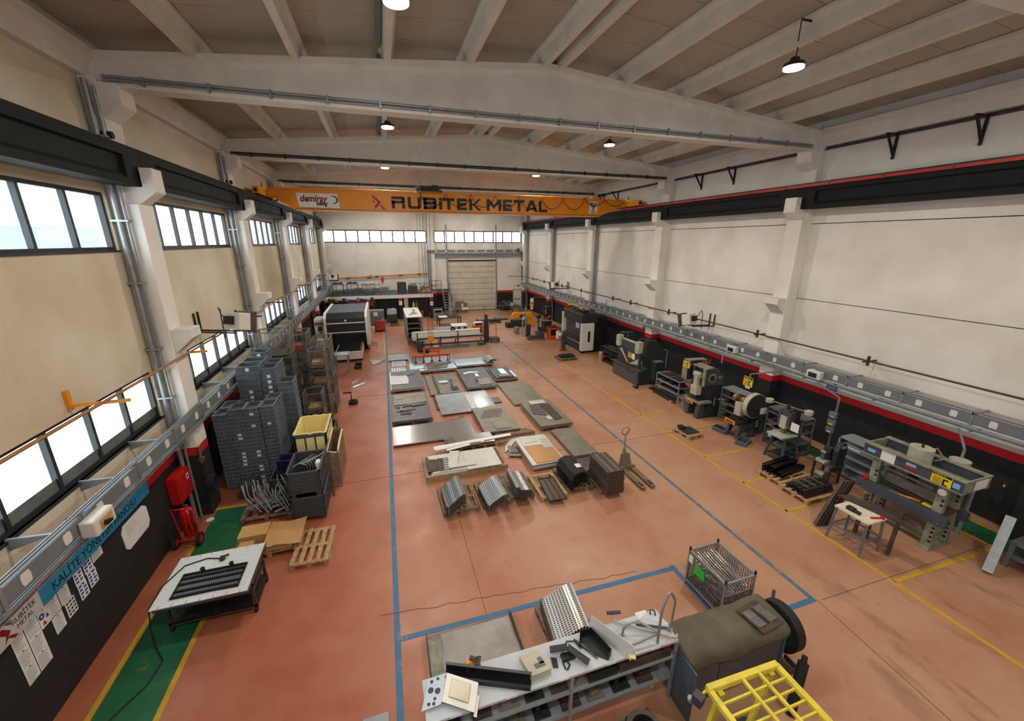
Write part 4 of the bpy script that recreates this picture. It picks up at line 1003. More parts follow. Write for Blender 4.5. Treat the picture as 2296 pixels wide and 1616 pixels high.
# ---- pallet boxes
tub=make_tub(.80,1.18,.72,M['plasd'],'lower ribbed dark grey pallet box of the near stack of two'); put(tub,-2.32,10.63,0)
dup(tub,(-2.34,10.63,.725),0,'upper ribbed dark grey pallet box holding bent tube hoops')
for k in range(9):
    x=-2.62+.045*k; y=10.35+.07*k
    a=(x,y,.90);
    pts=[(x-.02,y,.90),(x-.03,y,1.38),(x+.02,y+.02,1.47),(x+.16,y+.05,1.52-.02*k),(x+.30,y+.06,1.46),(x+.34,y+.05,1.38),(x+.33,y+.05,.92)]
    one('tube_hoop',MB().tube(pts,.014,7),M['tubes'],'bent tube hoop standing in the upper dark grey pallet box','tube','tube hoops in the upper pallet box')
one('plastic_bundle',MB().cyl((-2.10,10.5,.86),(-2.03,10.55,1.38),.09,9,.05).cb((-2.05,10.6,1.36),(.12,.2,.1)),M['paper'],'crumpled white plastic bundle beside the hoops in the pallet box','packaging')
dup(tub,(-3.05,11.75,0),0,'dark grey pallet box standing behind the heap of tubes')
dup(tub,(-2.5,12.85,0),0,'dark grey pallet box under the yellow-lined one')
yt=make_tub(.92,1.40,.76,M['plas'],'grey pallet box lined with pale yellow foam',nx=4,nz=1); put(yt,-2.48,12.85,.725)
lb=MB(); w_,d_=.84,1.32
lb.box(-w_/2,w_/2,-d_/2,-d_/2+.02,.14,.775).box(-w_/2,w_/2,d_/2-.02,d_/2,.14,.79).box(-w_/2,-w_/2+.02,-d_/2,d_/2,.14,.80).box(w_/2-.02,w_/2,-d_/2,d_/2,.14,.79).box(-w_/2,w_/2,-d_/2,d_/2,.14,.15)
lb.build('yellow_liner',M['cream_lin'],yt)
rimp=[]; random.seed(5)
for i in range(48):
    u=i/48*4; e=int(u); f=u-e; cx=[(-.44,-.68),(.44,-.68),(.44,.68),(-.44,.68)]; p=cx[e]; q=cx[(e+1)%4]
    rimp.append((p[0]+(q[0]-p[0])*f,p[1]+(q[1]-p[1])*f,.785+random.uniform(-.012,.022)))
MB().tube(rimp,.028,6,True).build('liner_edge',M['cream_lin'],yt)
mb=MB()
for i in range(3): mb.box(-.38+.27*i,-.16+.27*i,-.702,-.69,.18,.66)
for i in range(4): mb.box(.452,.462,-.62+.32*i,-.36+.32*i,.18,.66)
mb.build('liner_window',M['cream_lin'],yt)
bx_=make_tub(.55,.42,.42,M['navy'],'small dark navy box on top of the tub behind the tubes'); put(bx_,-2.98,11.6,.725)
dup(tub,(-2.45,14.35,0),0,'dark grey pallet box half hidden beyond the yellow-lined one')
# lined box at the aisle edge
cb=thing('lined_carton','tall carton with a torn yellow liner and wooden side panel at the aisle edge','box',(-1.85,12.3,0))
MB().box(-2.02,-1.98,11.55,13.1,.05,1.2).box(-1.72,-1.68,11.55,13.1,.05,1.12).box(-1.98,-1.72,11.55,11.59,.05,1.05).box(-1.98,-1.72,13.06,13.1,.05,1.2).build('side_panel',M['woodd'],cb)
MB().tube([(-1.7,11.57,1.08),(-1.70,12.2,1.15),(-1.70,13.08,1.12),(-1.98,13.08,1.2),(-2.0,11.57,1.14)],.03,6,True).build('liner_edge',M['cream_lin'],cb)
B(-2.03,-1.67,11.5,13.15,0,.06).build('skid',M['woodd'],cb)
MB().bar((-1.86,11.02,0.03),(-1.93,11.45,1.2),.06,.03).build('leaning_bar',M['rust'],cb)
# lids
for k in range(12):
    o=one('container_cover',B(-4.32,-3.98,11.62,12.12,.035*k,.035*k+.03),M['plasd'],'dark crate lid in the low stack before the tall crates','lid','stacked crate lids',bevel=.004)
# ---- tall stacks of grey crates
G='grey plastic crates in tall stacks'
random.seed(21)
ORDN=['topmost','second','third','fourth','fifth','sixth','seventh','eighth','ninth','tenth','eleventh','twelfth','thirteenth','fourteenth','fifteenth','sixteenth','seventeenth','eighteenth','nineteenth','twentieth','twenty-first','twenty-second']
def crates(a,b,x,y,n,h,where,ks=()):
    for k in range(n):
        r=n-1-k
        lab=('open topmost grey crate of the %s'%where) if r==0 else ('%s crate from the top in the %s'%(ORDN[r],where))
        dup(b if k in ks else a,(x+random.uniform(-.006,.006),y+random.uniform(-.006,.006),k*h),random.uniform(-.012,.012),lab,G)
def pair(w,d,h): return make_crate(w,d,h,M['plas'],'x',G), make_crate(w,d,h,M['plas'],'x',G,True)
T1=pair(.375,.56,.116)
crates(*T1,-4.66,12.52,20,.118,'front-row stack nearest the wall')
crates(*T1,-4.275,12.52,21,.118,'front-row stack second from the wall',(1,2,6,7,8,9,13,14))
crates(*T1,-3.89,12.52,21,.118,'front-row stack third from the wall',(1,2,4,5,8,9,16,19))
crates(*T1,-3.50,12.56,21,.118,'front-row stack fourth from the wall',(16,))
crates(*T1,-4.66,13.12,20,.118,'second-row stack nearest the wall'); crates(*T1,-4.275,13.12,20,.118,'second-row stack second from the wall'); crates(*T1,-3.50,13.16,21,.118,'second-row stack farthest from the wall')
T2=pair(.64,.56,.181)
crates(*T2,-4.25,14.02,18,.183,'wide tall stack behind the second row',(17,13,12))
crates(*T2,-4.25,14.62,18,.183,'wide tall stack hidden behind the wide one')
T3=pair(.45,.56,.176)
crates(*T3,-3.69,14.0,18,.178,'narrow tall stack beside the wide one',(16,15,14,13,12,11))
crates(*T3,-3.69,14.6,18,.178,'narrow tall stack behind the narrow one')
crates(*T3,-4.25,15.4,19,.178,'tall stack just before the cages',(18,))
T4=pair(.47,.56,.171)
crates(*T4,-3.215,13.80,16,.173,'lone tall stack beside the yellow-lined box')
for t_ in T1+T2+T3+T4:
    for ch in list(t_.children): bpy.data.objects.remove(ch)
    bpy.data.objects.remove(t_)
# ---- wire stillages
def stack(w,d,h,x,y,n,where):
    st=make_stillage(w,d,h,'x')
    for k in range(n): dup(st,(x,y,k*(h+.002)),random.uniform(-.012,.012),'%s wire mesh stillage of the %s'%(('bottom','second','third','topmost')[k if k<n-1 else 3],where))
    for ch in list(st.children): bpy.data.objects.remove(ch)
    bpy.data.objects.remove(st)
stack(.60,.80,.75,-2.71,16.70,4,'narrow aisle stack nearest the viewer'); stack(.70,1.22,.79,-2.67,17.90,4,'aisle stack behind the narrow one'); stack(.74,1.30,.87,-3.50,17.9,4,'inner stack beside the aisle stacks'); stack(1.12,.82,.96,-4.04,16.55,4,'wide stack against the busbar behind the crates'); stack(.66,.80,.85,-2.82,15.55,2,'low stack beside the lone crates'); stack(.74,1.1,.8,-3.5,20.0,3,'stack farthest from the viewer')
def spot(name,mb,m,lab,cat,**k): return one(name,mb,m,lab,cat,**k)
spot('orange_tag',B(-2.405,-2.395,16.6,16.8,2.6,2.78),M['orange'],'small orange tag on the nearest aisle stillage','tag')
spot('orange_tag',B(-2.315,-2.305,17.9,18.1,2.9,3.05),M['orange'],'small orange tag on the topmost aisle stillage of the second stack','tag')
spot('green_card',B(-4.0,-3.6,16.12,16.13,2.35,2.5),M['green'],'bright green card on a stillage behind the crates','card')
for k,(x,y,z) in enumerate(((-2.71,16.75,2.39),(-2.82,15.6,.985),(-2.71,16.75,1.64),(-2.68,17.95,.135))):
    spot('carton',B(x-.22,x+.20,y-.28,y+.22,z,z+.12),M['card'],'flat carton lying in the %s'%('top of the nearest aisle stillage','upper stillage of the low stack','middle of the nearest aisle stillage','lowest second aisle stillage')[k],'carton')
spot('red_crate',B(-3.75,-3.3,17.5,17.9,2.75,3.0),M['red'],'red crate inside the stillage behind the tall crates','crate')
# ---- trestle and small items beyond the stillages
t=thing('steel_trestle','grey steel trestle with a bright metal top before the laser machine','trestle',(-2.55,23.3,0))
B(-2.95,-2.2,23.0,23.75,.98,1.04).build('top',M['sh_gal'],t)
for x in (-2.9,-2.25):
    for y in (23.05,23.7): B(x-.03,x+.03,y-.03,y+.03,0,.98).build('leg',M['galv'],t)
MB().box(-2.9,-2.25,23.04,23.07,.35,.39).box(-2.9,-2.25,23.68,23.71,.35,.39).build('rung',M['galv'],t)
one('parts_tray',B(-2.0,-1.62,23.55,24.35,0,.03).box(-2.0,-1.62,23.55,23.58,.03,.16).box(-2.0,-1.62,24.32,24.35,.03,.16).box(-2.0,-1.97,23.55,24.35,.03,.16).box(-1.65,-1.62,23.55,24.35,.03,.16),M['dsteel'],'open black steel tray on the floor before the laser machine','tray')
one('metal_scrap',MB().prism([(-1.0,24.0),(-.45,24.6),(-.9,25.1),(-1.3,25.2)],'xy',.01,.04).prism([(-.7,24.5),(-.3,24.9),(-.34,25.0),(-.75,24.65)],'xy',.04,.07),M['sh_gal'],'bent bright sheet scrap on the floor beside the laser machine','scrap')
for k,(a,b) in enumerate((((-2.0,21.0),(-1.3,22.3)),((-1.9,20.4),(-1.35,21.0)))):
    one('metal_strip',MB().bar((*a,.01),(*b,.01),.12,.01),M['sh_gal'],'bright metal strip on the floor by the stillages, %s one'%('longer','shorter')[k],'strip')
one('hose_reel',MB().ring((-1.75,18.2,.075),(0,0,1),.1,.2,.14,16).bar((-2.15,18.3,.5),(-1.8,18.3,.5),.05).bar((-1.82,18.3,.5),(-1.82,18.25,.1),.04),M['rubber'],'black hose reel with a bracket on the floor at the stillages','reel')
# ================================================================ laser cutting machine
t=thing('laser_cutter','large black and white laser cutting machine with a slatted bed','machine',(-2.5,29.5,0))
prof=[(27.75,.45),(27.45,1.2),(27.55,2.25),(28.1,2.5),(32.3,2.5),(32.4,.1),(28.2,.1)]
MB().prism(prof,'yz',-3.72,-1.36).build('housing',M['black'],t,bevel=.03)
for x0,x1 in ((-3.86,-3.70),(-1.38,-1.22)):
    MB().prism([(27.62,.42),(27.35,1.2),(27.45,2.3),(28.05,2.58),(32.4,2.58),(32.45,.1),(28.1,.1)],'yz',x0,x1).build('side_frame',M['offw'],t,bevel=.03)
mb=MB()
for k in range(22): mb.box(-3.66,-1.42,28.2+k*.185,28.34+k*.185,2.5,2.535)
mb.build('roof_bellows',M['mgrey'],t)
for z in (1.98,1.38):
    y=27.5
    MB().box(-3.66,-1.42,27.33,27.40,z-.03,z+.03).build('hand_rail',M['offw'],t,bevel=.01)
MB().cyl((-2.55,27.40,2.13),(-2.55,27.47,2.13),.06,12).build('round_badge',M['white'],t)
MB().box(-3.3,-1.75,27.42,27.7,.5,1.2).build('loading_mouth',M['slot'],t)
bed=B(-3.12,-1.60,25.3,28.2,.12,.60).build('bed',M['offw'],t,bevel=.02)
B(-3.05,-1.66,25.4,28.2,.60,.62).build('bed_floor',M['black'],bed)
for k in range(26): B(-3.02,-1.72,25.45+k*.105,25.46+k*.105,.62,.70).build('slat',M['dsteel'],bed)
B(-1.72,-1.62,25.4,28.2,.62,.72).build('bed_rail',M['steel'],bed)
MB().box(-3.1,-1.62,25.35,28.0,0,.12).build('plinth',M['black'],t)
c=B(-4.55,-3.95,28.3,29.6,.1,2.15).build('control_cabinet',M['offw'],t,bevel=.08)
B(-4.32,-4.08,28.285,28.3,1.35,1.68).build('display',M['mdark'],c); B(-4.5,-3.98,28.285,28.3,1.75,1.95).build('hood_band',M['tray'],c); B(-4.25,-4.12,28.285,28.3,1.2,1.28).build('key_switch',M['black'],c)
c=B(-4.35,-3.9,26.9,27.9,.05,1.0).build('chiller',M['offw'],t,bevel=.02); mb=MB()
for i in range(2):
    for j in range(3): mb.box(-4.25+.2*i,-4.19+.2*i,26.895,26.9,.3+.2*j,.38+.2*j)
mb.build('knobs',M['black'],c)
for k in range(3): MB().bar((-1.2,28.6-.5*k,.35),(-.75,28.5-.5*k,.33),.035).build('outrigger',M['dsteel'],t)
# electrical cabinets, tool trolley, bin, generic far items
t=thing('electrical_cabinet','grey electrical cabinet behind the red tool trolley','cabinet',(-.7,34.4,0))
B(-1.35,-.20,34.1,34.9,.05,1.62).build('body',M['tray'],t,bevel=.01); B(-1.3,-.78,34.085,34.1,.15,1.55).build('door',M['shelfd'],t); B(-.76,-.25,34.085,34.1,.15,1.55).build('door',M['shelfd'],t); B(-1.0,-.7,34.075,34.085,1.2,1.5).build('notice',M['paper'],t)
t=thing('tool_trolley','red tool trolley with seven drawers beside the grey cabinet','trolley',(-.55,33.75,0))
B(-.92,-.2,33.45,33.98,.12,.88).build('body',M['red'],t,bevel=.01)
for k in range(7):
    d=B(-.88,-.24,33.43,33.45,.16+k*.098,.245+k*.098).build('drawer',M['red'],t); B(-.8,-.32,33.42,33.43,.225+k*.098,.238+k*.098).build('drawer_handle',M['steel'],d)
for x in (-.85,-.27):
    for y in (33.5,33.93): MB().cyl((x-.02,y,.06),(x+.02,y,.06),.06,10).build('castor',M['rubber'],t)
one('bottle_of_oil',MB().cyl((-.35,33.7,.88),(-.35,33.7,1.0),.05,10).cyl((-.35,33.7,1.0),(-.35,33.7,1.05),.02,8),M['yel'],'yellow bottle on the red tool trolley','bottle')
one('white_bucket',MB().cyl((-1.12,33.75,0),(-1.12,33.75,.42),.13,14,.16),M['white'],'white bucket standing left of the red tool trolley','bucket')
tb=make_tub(.95,.75,.75,M['plasd'],'grey pallet box full of bent white tubes before the mezzanine'); put(tb,.45,37.5,0)
for k in range(12):
    x=.12+.055*k; one('white_tube_hoop',MB().tube([(x,37.35+.02*k,.5),(x-.06,37.35+.02*k,.95),(x,37.4+.02*k,1.22+.05*math.sin(k)),(x+.12,37.5,1.2),(x+.16,37.55,.9),(x+.14,37.55,.5)],.02,6),M['white'],'bent white tube hoop in the far pallet box','tube','white hoops in the far pallet box')
put(make_pallet(.8,1.0,'woodd',label='pallet of black castings before the mezzanine post'),.55,36.1,0)
for k in range(6): one('black_casting',MB().cyl((.33+.2*(k%3),35.85+.35*(k//3),.145),(.33+.2*(k%3),35.85+.35*(k//3),.33),.085,10,.06),M['black'],'black casting standing on the far pallet','casting','black castings on the far pallet')
t=thing('parts_carton','open brown carton of parts beside the storage rack','carton',(1.05,36.0,0))
MB().box(.95,1.25+.45,35.6,36.5,0,.02).box(.95,1.7,35.6,35.63,.02,.36).box(.95,1.7,36.47,36.5,.02,.36).box(.95,.98,35.6,36.5,.02,.36).box(1.67,1.7,35.6,36.5,.02,.36).build('carton',M['card'],t); B(1.0,1.65,35.65,36.45,.2,.3).build('contents',M['mdark'],t)
# ================================================================ sheet stacks on the floor
random.seed(31)
def sheets(x0,x1,y0,y1,z0,n,th,mats,label,jit=.02,skid=True,group='stacks of metal sheets'):
    t=thing('sheet_stack',label,'metal sheets',((x0+x1)/2,(y0+y1)/2,0),None)
    if skid:
        for k in range(3):
            x=x0+.12+(x1-x0-.24)*k/2; B(x-.05,x+.05,y0+.06,y1-.06,0,z0).build('skid',M['woodd'],t)
    z=z0
    for k in range(n):
        a,b=random.uniform(-jit,jit),random.uniform(-jit,jit); h=th*random.uniform(.8,1.2)
        B(x0+a,x1+a,y0+b,y1+b,z,z+h-.002).build('sheet',M[mats[k%len(mats)]],t); z+=h
    return z
def off(poly,z,m,label,th=.012,name='sheet_offcut'):
    return one(name,MB().prism(poly,'xy',z,z+th),M[m],label,'sheet offcut','offcuts lying on the sheet stacks')
def rect(x0,y0,x1,y1): return [(x0,y0),(x1,y0),(x1,y1),(x0,y1)]
OC=0.0
zt=sheets(-.1,1.15,24.5,25.75,.06,2,.02,['sh_gal'],'short stack of corrugated galvanised sheets at the far left of the sheets')
mb=MB()
for k in range(6): mb.box(-.1,1.15,24.55+k*.2,24.65+k*.2,zt,zt+.012)
one('corrugated_sheet',mb,M['sh_gal'],'corrugated galvanised sheet on the far left stack','sheet')
zt=sheets(1.03,3.6,23.15,24.65,.08,4,.018,['sh_gal'],'galvanised sheets under the orange vacuum lifter')
zt=sheets(.98,3.5,21.5,23.0,.10,7,.016,['sh_gal','sh_inox'],'galvanised sheet stack with dark stains, nearer than the lifter')
off([(1.95,21.7),(3.0,21.65),(3.15,22.3),(2.5,22.5),(2.3,22.9),(1.9,22.8)],zt+.01,'sh_tan','brown stained offcut on the stack nearer than the lifter'); off([(2.3,21.9),(3.4,22.6),(3.36,22.68),(2.25,22.0)],zt+.023,'sh_dark','thin dark strip on the stack nearer than the lifter')
off(rect(1.0,21.85,1.8,22.95),zt+.01,'sh_gal','bright square sheet at the left end of that stained stack')
zt=sheets(3.58,5.75,21.85,23.2,.10,6,.018,['sh_inox','sh_gal'],'mirror-bright stainless sheets right of the lifter')
# ribbed guards on the stainless stack
def guard_mesh(w,l,h,m,kind=0):
    # bent perforated guard: trapezoid arch extruded along y
    prof=[(-w/2,0),(-w/2+.02,.0),(-w*.32,h*.75),(-w*.1,h),(w*.1,h),(w*.32,h*.8),(w/2-.02,.06),(w/2,.06)]
    if kind==1: prof=[(-w/2,h*.15),(-w*.40,0),(-w*.18,h*.35),(w*.0,h*.55),(w*.2,h*.85),(w*.36,h),(w*.42,h*.9),(w/2,h*1.05)]
    if kind==2: prof=[(-w/2,h*1.05),(-w*.42,h*.95),(-w*.30,h),(-w*.2,h*.6),(0,h*.5),(w*.2,h*.5),(w*.36,h*.35),(w/2,0)]
    th=.008; mb=MB(); n=len(prof); vs=[]
    for y in (-l/2,l/2):
        vs+=[(x,y,z) for x,z in prof]
    for y in (-l/2,l/2):
        vs+=[(x,y,z-th) for x,z in prof]
    fs=[(i,i+1,n+i+1,n+i) for i in range(n-1)]+[(2*n+i,2*n+n+i,2*n+n+i+1,2*n+i+1) for i in range(n-1)]
    for o_ in (0,n):
        fs+=[(o_+i,o_+i+1,2*n+o_+i+1,2*n+o_+i) for i in range(n-1)]
    fs+=[(0,n,3*n,2*n),(n-1,2*n-1,4*n-1,3*n-1)]
    mb.add(vs,fs); return mb.mesh('guard',m)
PG=perf('galv_perforated',(190,192,192),(28,26,26),.05,.045,.55,.55)
PGd=perf('brown_perforated',(120,108,98),(20,18,18),.05,.045,.6,.55,metal=.6)
PGk=perf('black_perforated',(42,40,40),(12,12,12),.06,.045,.5,.5,metal=.3)
def guards(x,y,z,n,dz,me,rz,where,group):
    for k in range(n):
        o=bpy.data.objects.new('perforated_guard',me); COL.objects.link(o); o.location=(x,y,z+k*dz); o.rotation_euler=(0,0,rz+random.uniform(-.01,.01))
        tag(o,('topmost perforated guard %s'%where) if k==n-1 else ('%s perforated guard from the top %s'%(ORDN[n-1-k],where)),'guard',group)
gA=guard_mesh(.62,1.0,.16,PG)
guards(5.62,22.2,zt+.012,4,.03,gA,.1,'on the mirror-bright stainless sheets','perforated guards on the stainless sheets')
def loose_ribs(x,y,w,d,lab):
    mb=MB(); 
    for k in range(6): mb.box(x+k*w/6,x+k*w/6+w/6*.8,y,y+d,.04,.052)
    for k in range(3): mb.box(x,x+w,y+.1+k*(d-.25)/2,y+.15+k*(d-.25)/2,.02,.04)
    mb.box(x,x+w,y,y+.02,0,.02).box(x,x+w,y+d-.02,y+d,0,.02)
    return one('ribbed_sheet',mb,M['sh_gal'],lab,'panel')
loose_ribs(.06,23.2,.8,1.15,'bright ribbed panel on the floor, the farther of two'); loose_ribs(.0,22.1,.8,.95,'bright ribbed panel on the floor, the nearer of two')
zt=sheets(-.08,1.47,18.85,21.7,.12,8,.014,['sh_gal','sh_inox','sh_gal','sh_dark'],'bluish bright sheet stack at the blue line')
off([(-.08,18.95+.6),(.75,19.5),(.8,20.3),(.72,20.9),(-.06,20.95)],zt+.008,'paper','white torn sheet on the bluish bright stack')
off([(.1,21.0),(.35,20.85),(.9,20.85),(1.2,21.1),(1.25,21.35),(1.1,21.2),(.8,21.0),(.4,21.0),(.15,21.15)],zt+.008,'sh_dark','curved dark band on the bluish bright stack')
zt=sheets(1.68,3.17,17.95,20.9,.05,4,.014,['sh_dark','sh_tan'],'grey plate with skeleton scrap left of the centre')
off(rect(2.0,18.05,2.12,20.7),zt+.008,'rust','brown strip along the grey plate with skeleton scrap'); off([(2.3,19.6),(2.55,19.9),(2.6,20.3),(2.9,20.4),(2.85,19.9),(2.7,19.4),(2.4,19.3)],zt+.008,'steel','irregular skeleton scrap on that grey plate'); off(rect(2.72,18.25,3.05,18.75),zt+.008,'dsteel','small perforated plate on that grey plate'); off([(2.75,18.9),(2.85,18.85),(2.95,19.9),(2.88,19.95)],zt+.008,'dsteel','thin dark blade on that grey plate'); off(rect(2.25,19.45,2.7,19.75),zt+.02,'white','white paper on the skeleton scrap')
zt=sheets(3.42,4.95,18.1,21.2,.10,9,.014,['sh_dark','sh_gal','sh_dark'],'dark plate stack with curved skeletons right of centre')
off([(3.6,20.3),(4.0,20.5),(4.5,20.4),(4.45,20.25),(4.0,20.32),(3.7,20.15)],zt+.008,'sh_gal','curved pale skeleton on the dark plate stack'); off(rect(4.1,18.3,4.75,19.2),zt+.008,'sh_tan','square brownish piece on the dark plate stack'); off(rect(4.05,18.9,4.15,19.25),zt+.021,'rust','small brown bracket on the dark plate stack'); off(rect(4.2,19.6,4.35,20.1),zt+.008,'sh_gal','narrow pale piece on the dark plate stack')
zt=sheets(5.08,6.3,19.0,21.2,.05,4,.016,['sh_dark'],'black plates with two pale rectangles at the right of the far rows')
zt2=sheets(5.2,6.2,19.2,20.9,zt,3,.02,['sh_dark'],'smaller black plates on top of the right far plates',skid=False)
off(rect(5.62,19.5,5.95,20.7),zt2+.008,'sh_gal','long pale rectangle on the black plates'); off(rect(5.4,19.3,5.9,19.75),zt2+.021,'sh_tan','squarish tan rectangle on the black plates'); off(rect(6.21,19.3,6.33,20.4),zt+.004,'sh_gal','pale strip along the edge of the black plates')
zt=sheets(-.12,1.42,15.15,18.2,.12,7,.016,['sh_dark','sh_dark','sh_tan'],'dark plate stack beside the blue line with cut-out shapes')
off([(-.02,16.8),(1.38,16.9),(1.38,18.1),(.02,18.1)],zt+.008,'sh_tan','brownish half plate at the far end of the dark stack by the blue line'); off([(-.0,16.6),(.55,16.7),(.55,16.82),(1.3,16.75),(1.3,16.6),(.75,16.5),(.7,16.62),(.1,16.5)],zt+.021,'sh_dark','notched dark strip on the dark stack by the blue line'); off(rect(.22,16.15,.32,16.55),zt+.021,'wood','small wooden block on the dark stack by the blue line'); off(rect(.2,15.75,.65,16.0),zt+.008,'dsteel','rectangular cut-out piece on the dark stack by the blue line'); off([(.1,16.05),(.85,16.15),(.85,16.18),(.1,16.09)],zt+.008,'slot','thin black rod on the dark stack by the blue line'); off([(.15,17.5),(.35,17.45),(.45,17.6),(.9,17.7),(.9,17.85),(.4,17.72),(.2,17.7)],zt+.021,'steel','ladle-shaped cut-out on the brownish half plate')
zt=sheets(1.85,4.25,15.6,17.9,.06,3,.014,['sh_gal','sh_gal'],'large pale bluish sheets in the middle of the floor stacks')
off(rect(1.9,15.55,3.05,16.3),zt+.008,'sh_gal','pale sheet overhanging the near edge of the large bluish sheets'); off(rect(3.15,15.6,3.45,17.5),zt+.008,'sh_al','long whitish strip on the large bluish sheets')
sheets(1.75,2.3,16.3,17.7,.02,2,.015,['rust'],'small rusty plates peeping out left of the large bluish sheets',skid=False)
sheets(4.2,4.65,16.3,16.9,.02,2,.02,['sh_dark'],'small grey plates peeping out right of the large bluish sheets',skid=False)
zt=sheets(5.07,6.55,15.75,18.5,.04,3,.016,['sh_tan'],'broad tan oiled plates right of the bluish sheets')
zt=sheets(5.25,6.58,13.05,15.6,.12,6,.022,['sh_tan','woodd','sh_tan'],'tan sheet stack with a brown rectangle nearer than the tan plates')
off([(5.35,14.2),(5.85,13.9),(6.0,14.8),(5.55,15.2)],zt+.008,'sh_dark','greyish irregular plate on the tan stack'); off([(6.0,13.4),(6.35,13.5),(6.4,15.0),(5.95,15.0)],zt+.008,'rust','brown rectangle on the tan stack'); off(rect(5.75,13.5,5.95,13.85),zt+.008,'sh_al','small pale bracketed piece on the tan stack'); off(rect(5.6,15.1,6.3,15.5),zt+.021,'sh_al','pale strip at the far edge of the tan stack')
zt=sheets(3.12,4.5,13.25,15.65,.10,6,.016,['sh_blue','sh_blue','sh_tan'],'streaky blue-grey scaled sheet stack in the middle')
off(rect(3.6,13.4,4.2,14.0),zt+.008,'sh_tan','grey square at the near end of the streaky stack')
for k in range(7): off([(3.25+.05*k,14.5+.12*k),(4.1+.04*k,14.52+.12*k),(4.12+.04*k,14.55+.12*k),(3.25+.05*k,14.54+.12*k)],zt+.006+.002*(k%2),'sh_blue','thin scaled strip in the row of strips on the streaky stack',.003)
for k in range(5): one('rough_plank',B(3.5,5.0-.05*k,13.0+.09*k,13.08+.09*k,.0,.12-.01*k),M['woodd'],'grey rough plank behind the white offcuts, %s from the viewer'%ORDN[k].replace('topmost','first'),'plank')
zt=sheets(-.14,2.82,13.4,14.9,.08,3,.012,['sh_inox'],'long mirror-finish stainless sheets by the blue line')
# cluster of bright offcuts
t=thing('skid_platform','low old wooden crate base under the bright aluminium offcuts','crate',(2.6,12.95,0))
for k in range(5): B(1.62+.42*k,1.72+.42*k,12.45,13.5,0,.10).build('bearer',M['woodd'],t)
for k in range(4): B(1.6,3.75,12.5+.25*k,12.62+.25*k,.10,.13).build('board',M['woodd'],t)
off(rect(1.95,12.52,3.3,13.28),.20,'sh_inox','brushed steel sheet on top of the crate base')
off(rect(1.7,12.6,3.2,13.2),.13,'sh_dark','dark sheet under the brushed steel sheet',.07)
off([(1.15,12.46),(3.96,12.72),(3.98,12.9),(1.16,12.68)],.225,'white','long white strip laid over the crate base, farther one'); off([(1.2,12.33),(2.6,12.52),(2.6,12.6),(1.2,12.43)],.24,'sh_al','pale strip below the long white strip'); off([(1.55,12.2),(2.9,12.5),(2.9,12.58),(1.55,12.32)],.255,'white','white strip slanting at the near edge of the crate base')
off([(2.35,12.3),(2.75,12.32),(2.8,12.5),(2.4,12.5)],.27,'sh_dark','punched skeleton piece at the near edge of the crate base')
M['woodl']=mat('greyish_timber',(176,150,112),.8,rgb2=(136,112,82),scale=8)
# timber framed pallet with grey sheets
t=thing('timber_frame_pallet','wide timber-edged pallet carrying grey aluminium sheets','pallet',(2.0,11.5,0))
for a in ((.72,3.3,10.88,10.98),(.72,3.3,12.05,12.15),(.72,.82,10.98,12.05),(3.2,3.3,10.98,12.05)): B(*a,0,.2).build('edge_timber',M['woodl'],t)
B(.82,3.2,10.98,12.05,.02,.16).build('deck',M['woodd'],t)
for k in range(4): B(.9+.02*k,3.1-.02*k,10.9+.02*k,12.1-.02*k,.2+.015*k,.214+.015*k).build('sheet',M['sh_al'],t)
off(rect(2.0,10.85,3.08,12.0),.262,'sh_al','large grey aluminium sheet on the timber-edged pallet'); off(rect(1.45,11.05,2.3,11.3),.29,'sh_al','long arm of the pale L laid across the timber-edged pallet'); off([(1.45,11.3),(1.75,11.3),(1.95,12.05),(1.62,12.1)],.29,'sh_al','short arm of the pale L on the timber-edged pallet')
off([(.82,11.05),(1.3,11.05),(1.35,11.7),(.8,11.8)],.27,'rust','dark brown plate on the timber-edged pallet'); 
mb=MB()
for k in range(6): mb.box(1.2,1.5,11.0+.14*k,11.03+.14*k,.285,.295)
mb.box(1.19,1.22,11.0,11.8,.285,.295).box(1.48,1.5,11.0,11.7,.285,.295); one('ladder_skeleton',mb,M['sh_dark'],'black ladder-shaped skeleton beside the brown plate','sheet offcut')
zt=sheets(4.02,5.12,10.5,12.4,.10,7,.022,['sh_al','sh_dark','sh_al'],'white-edged sheet stack topped by a bronze-coloured sheet',jit=.05)
off([(4.15,10.56),(5.05,10.56),(5.05,11.35),(4.75,11.4),(4.72,11.65),(4.12,11.7)],zt+.008,'brown','bronze-coloured sheet on the white-edged stack')
off([(4.1,11.72),(4.74,11.67),(4.78,11.42),(5.08,11.38),(5.12,12.3),(4.16,12.42)],zt+.008,'sh_al','whitish cut sheet with slots beyond the bronze sheet')
for k in range(7): off(rect(4.8,11.44+.1*k,5.05,11.455+.1*k),zt+.022,'sh_dark','thin slot line in the whitish cut sheet',.002)
for k in range(4): off(rect(4.22+.12*k,11.9,4.3+.12*k,11.93),zt+.022,'sh_dark','short dash in the whitish cut sheet',.002)
off([(3.55,11.6),(3.95,11.45),(4.0,12.1),(3.7,12.3)],.05,'sh_tan','crumpled tan offcut left of the bronze sheet',.03); off([(3.62,11.75),(3.9,11.65),(4.02,11.95),(3.8,12.15)],.09,'sh_dark','dark offcut on the crumpled tan offcut',.02); off([(3.5,11.9),(3.85,12.3),(4.2,12.75),(4.0,12.8),(3.6,12.3)],.012,'sh_al','pale ragged offcut beside the tan stack',.03)
zt=sheets(5.6,6.5,10.85,12.9,.05,4,.018,['sh_dark','sh_tan'],'long dark plates beyond the black guards',jit=.03)
zt=sheets(5.55,6.35,9.95,10.8,.02,3,.012,['sh_dark'],'short dark plates between the guards and the long dark plates',skid=False)
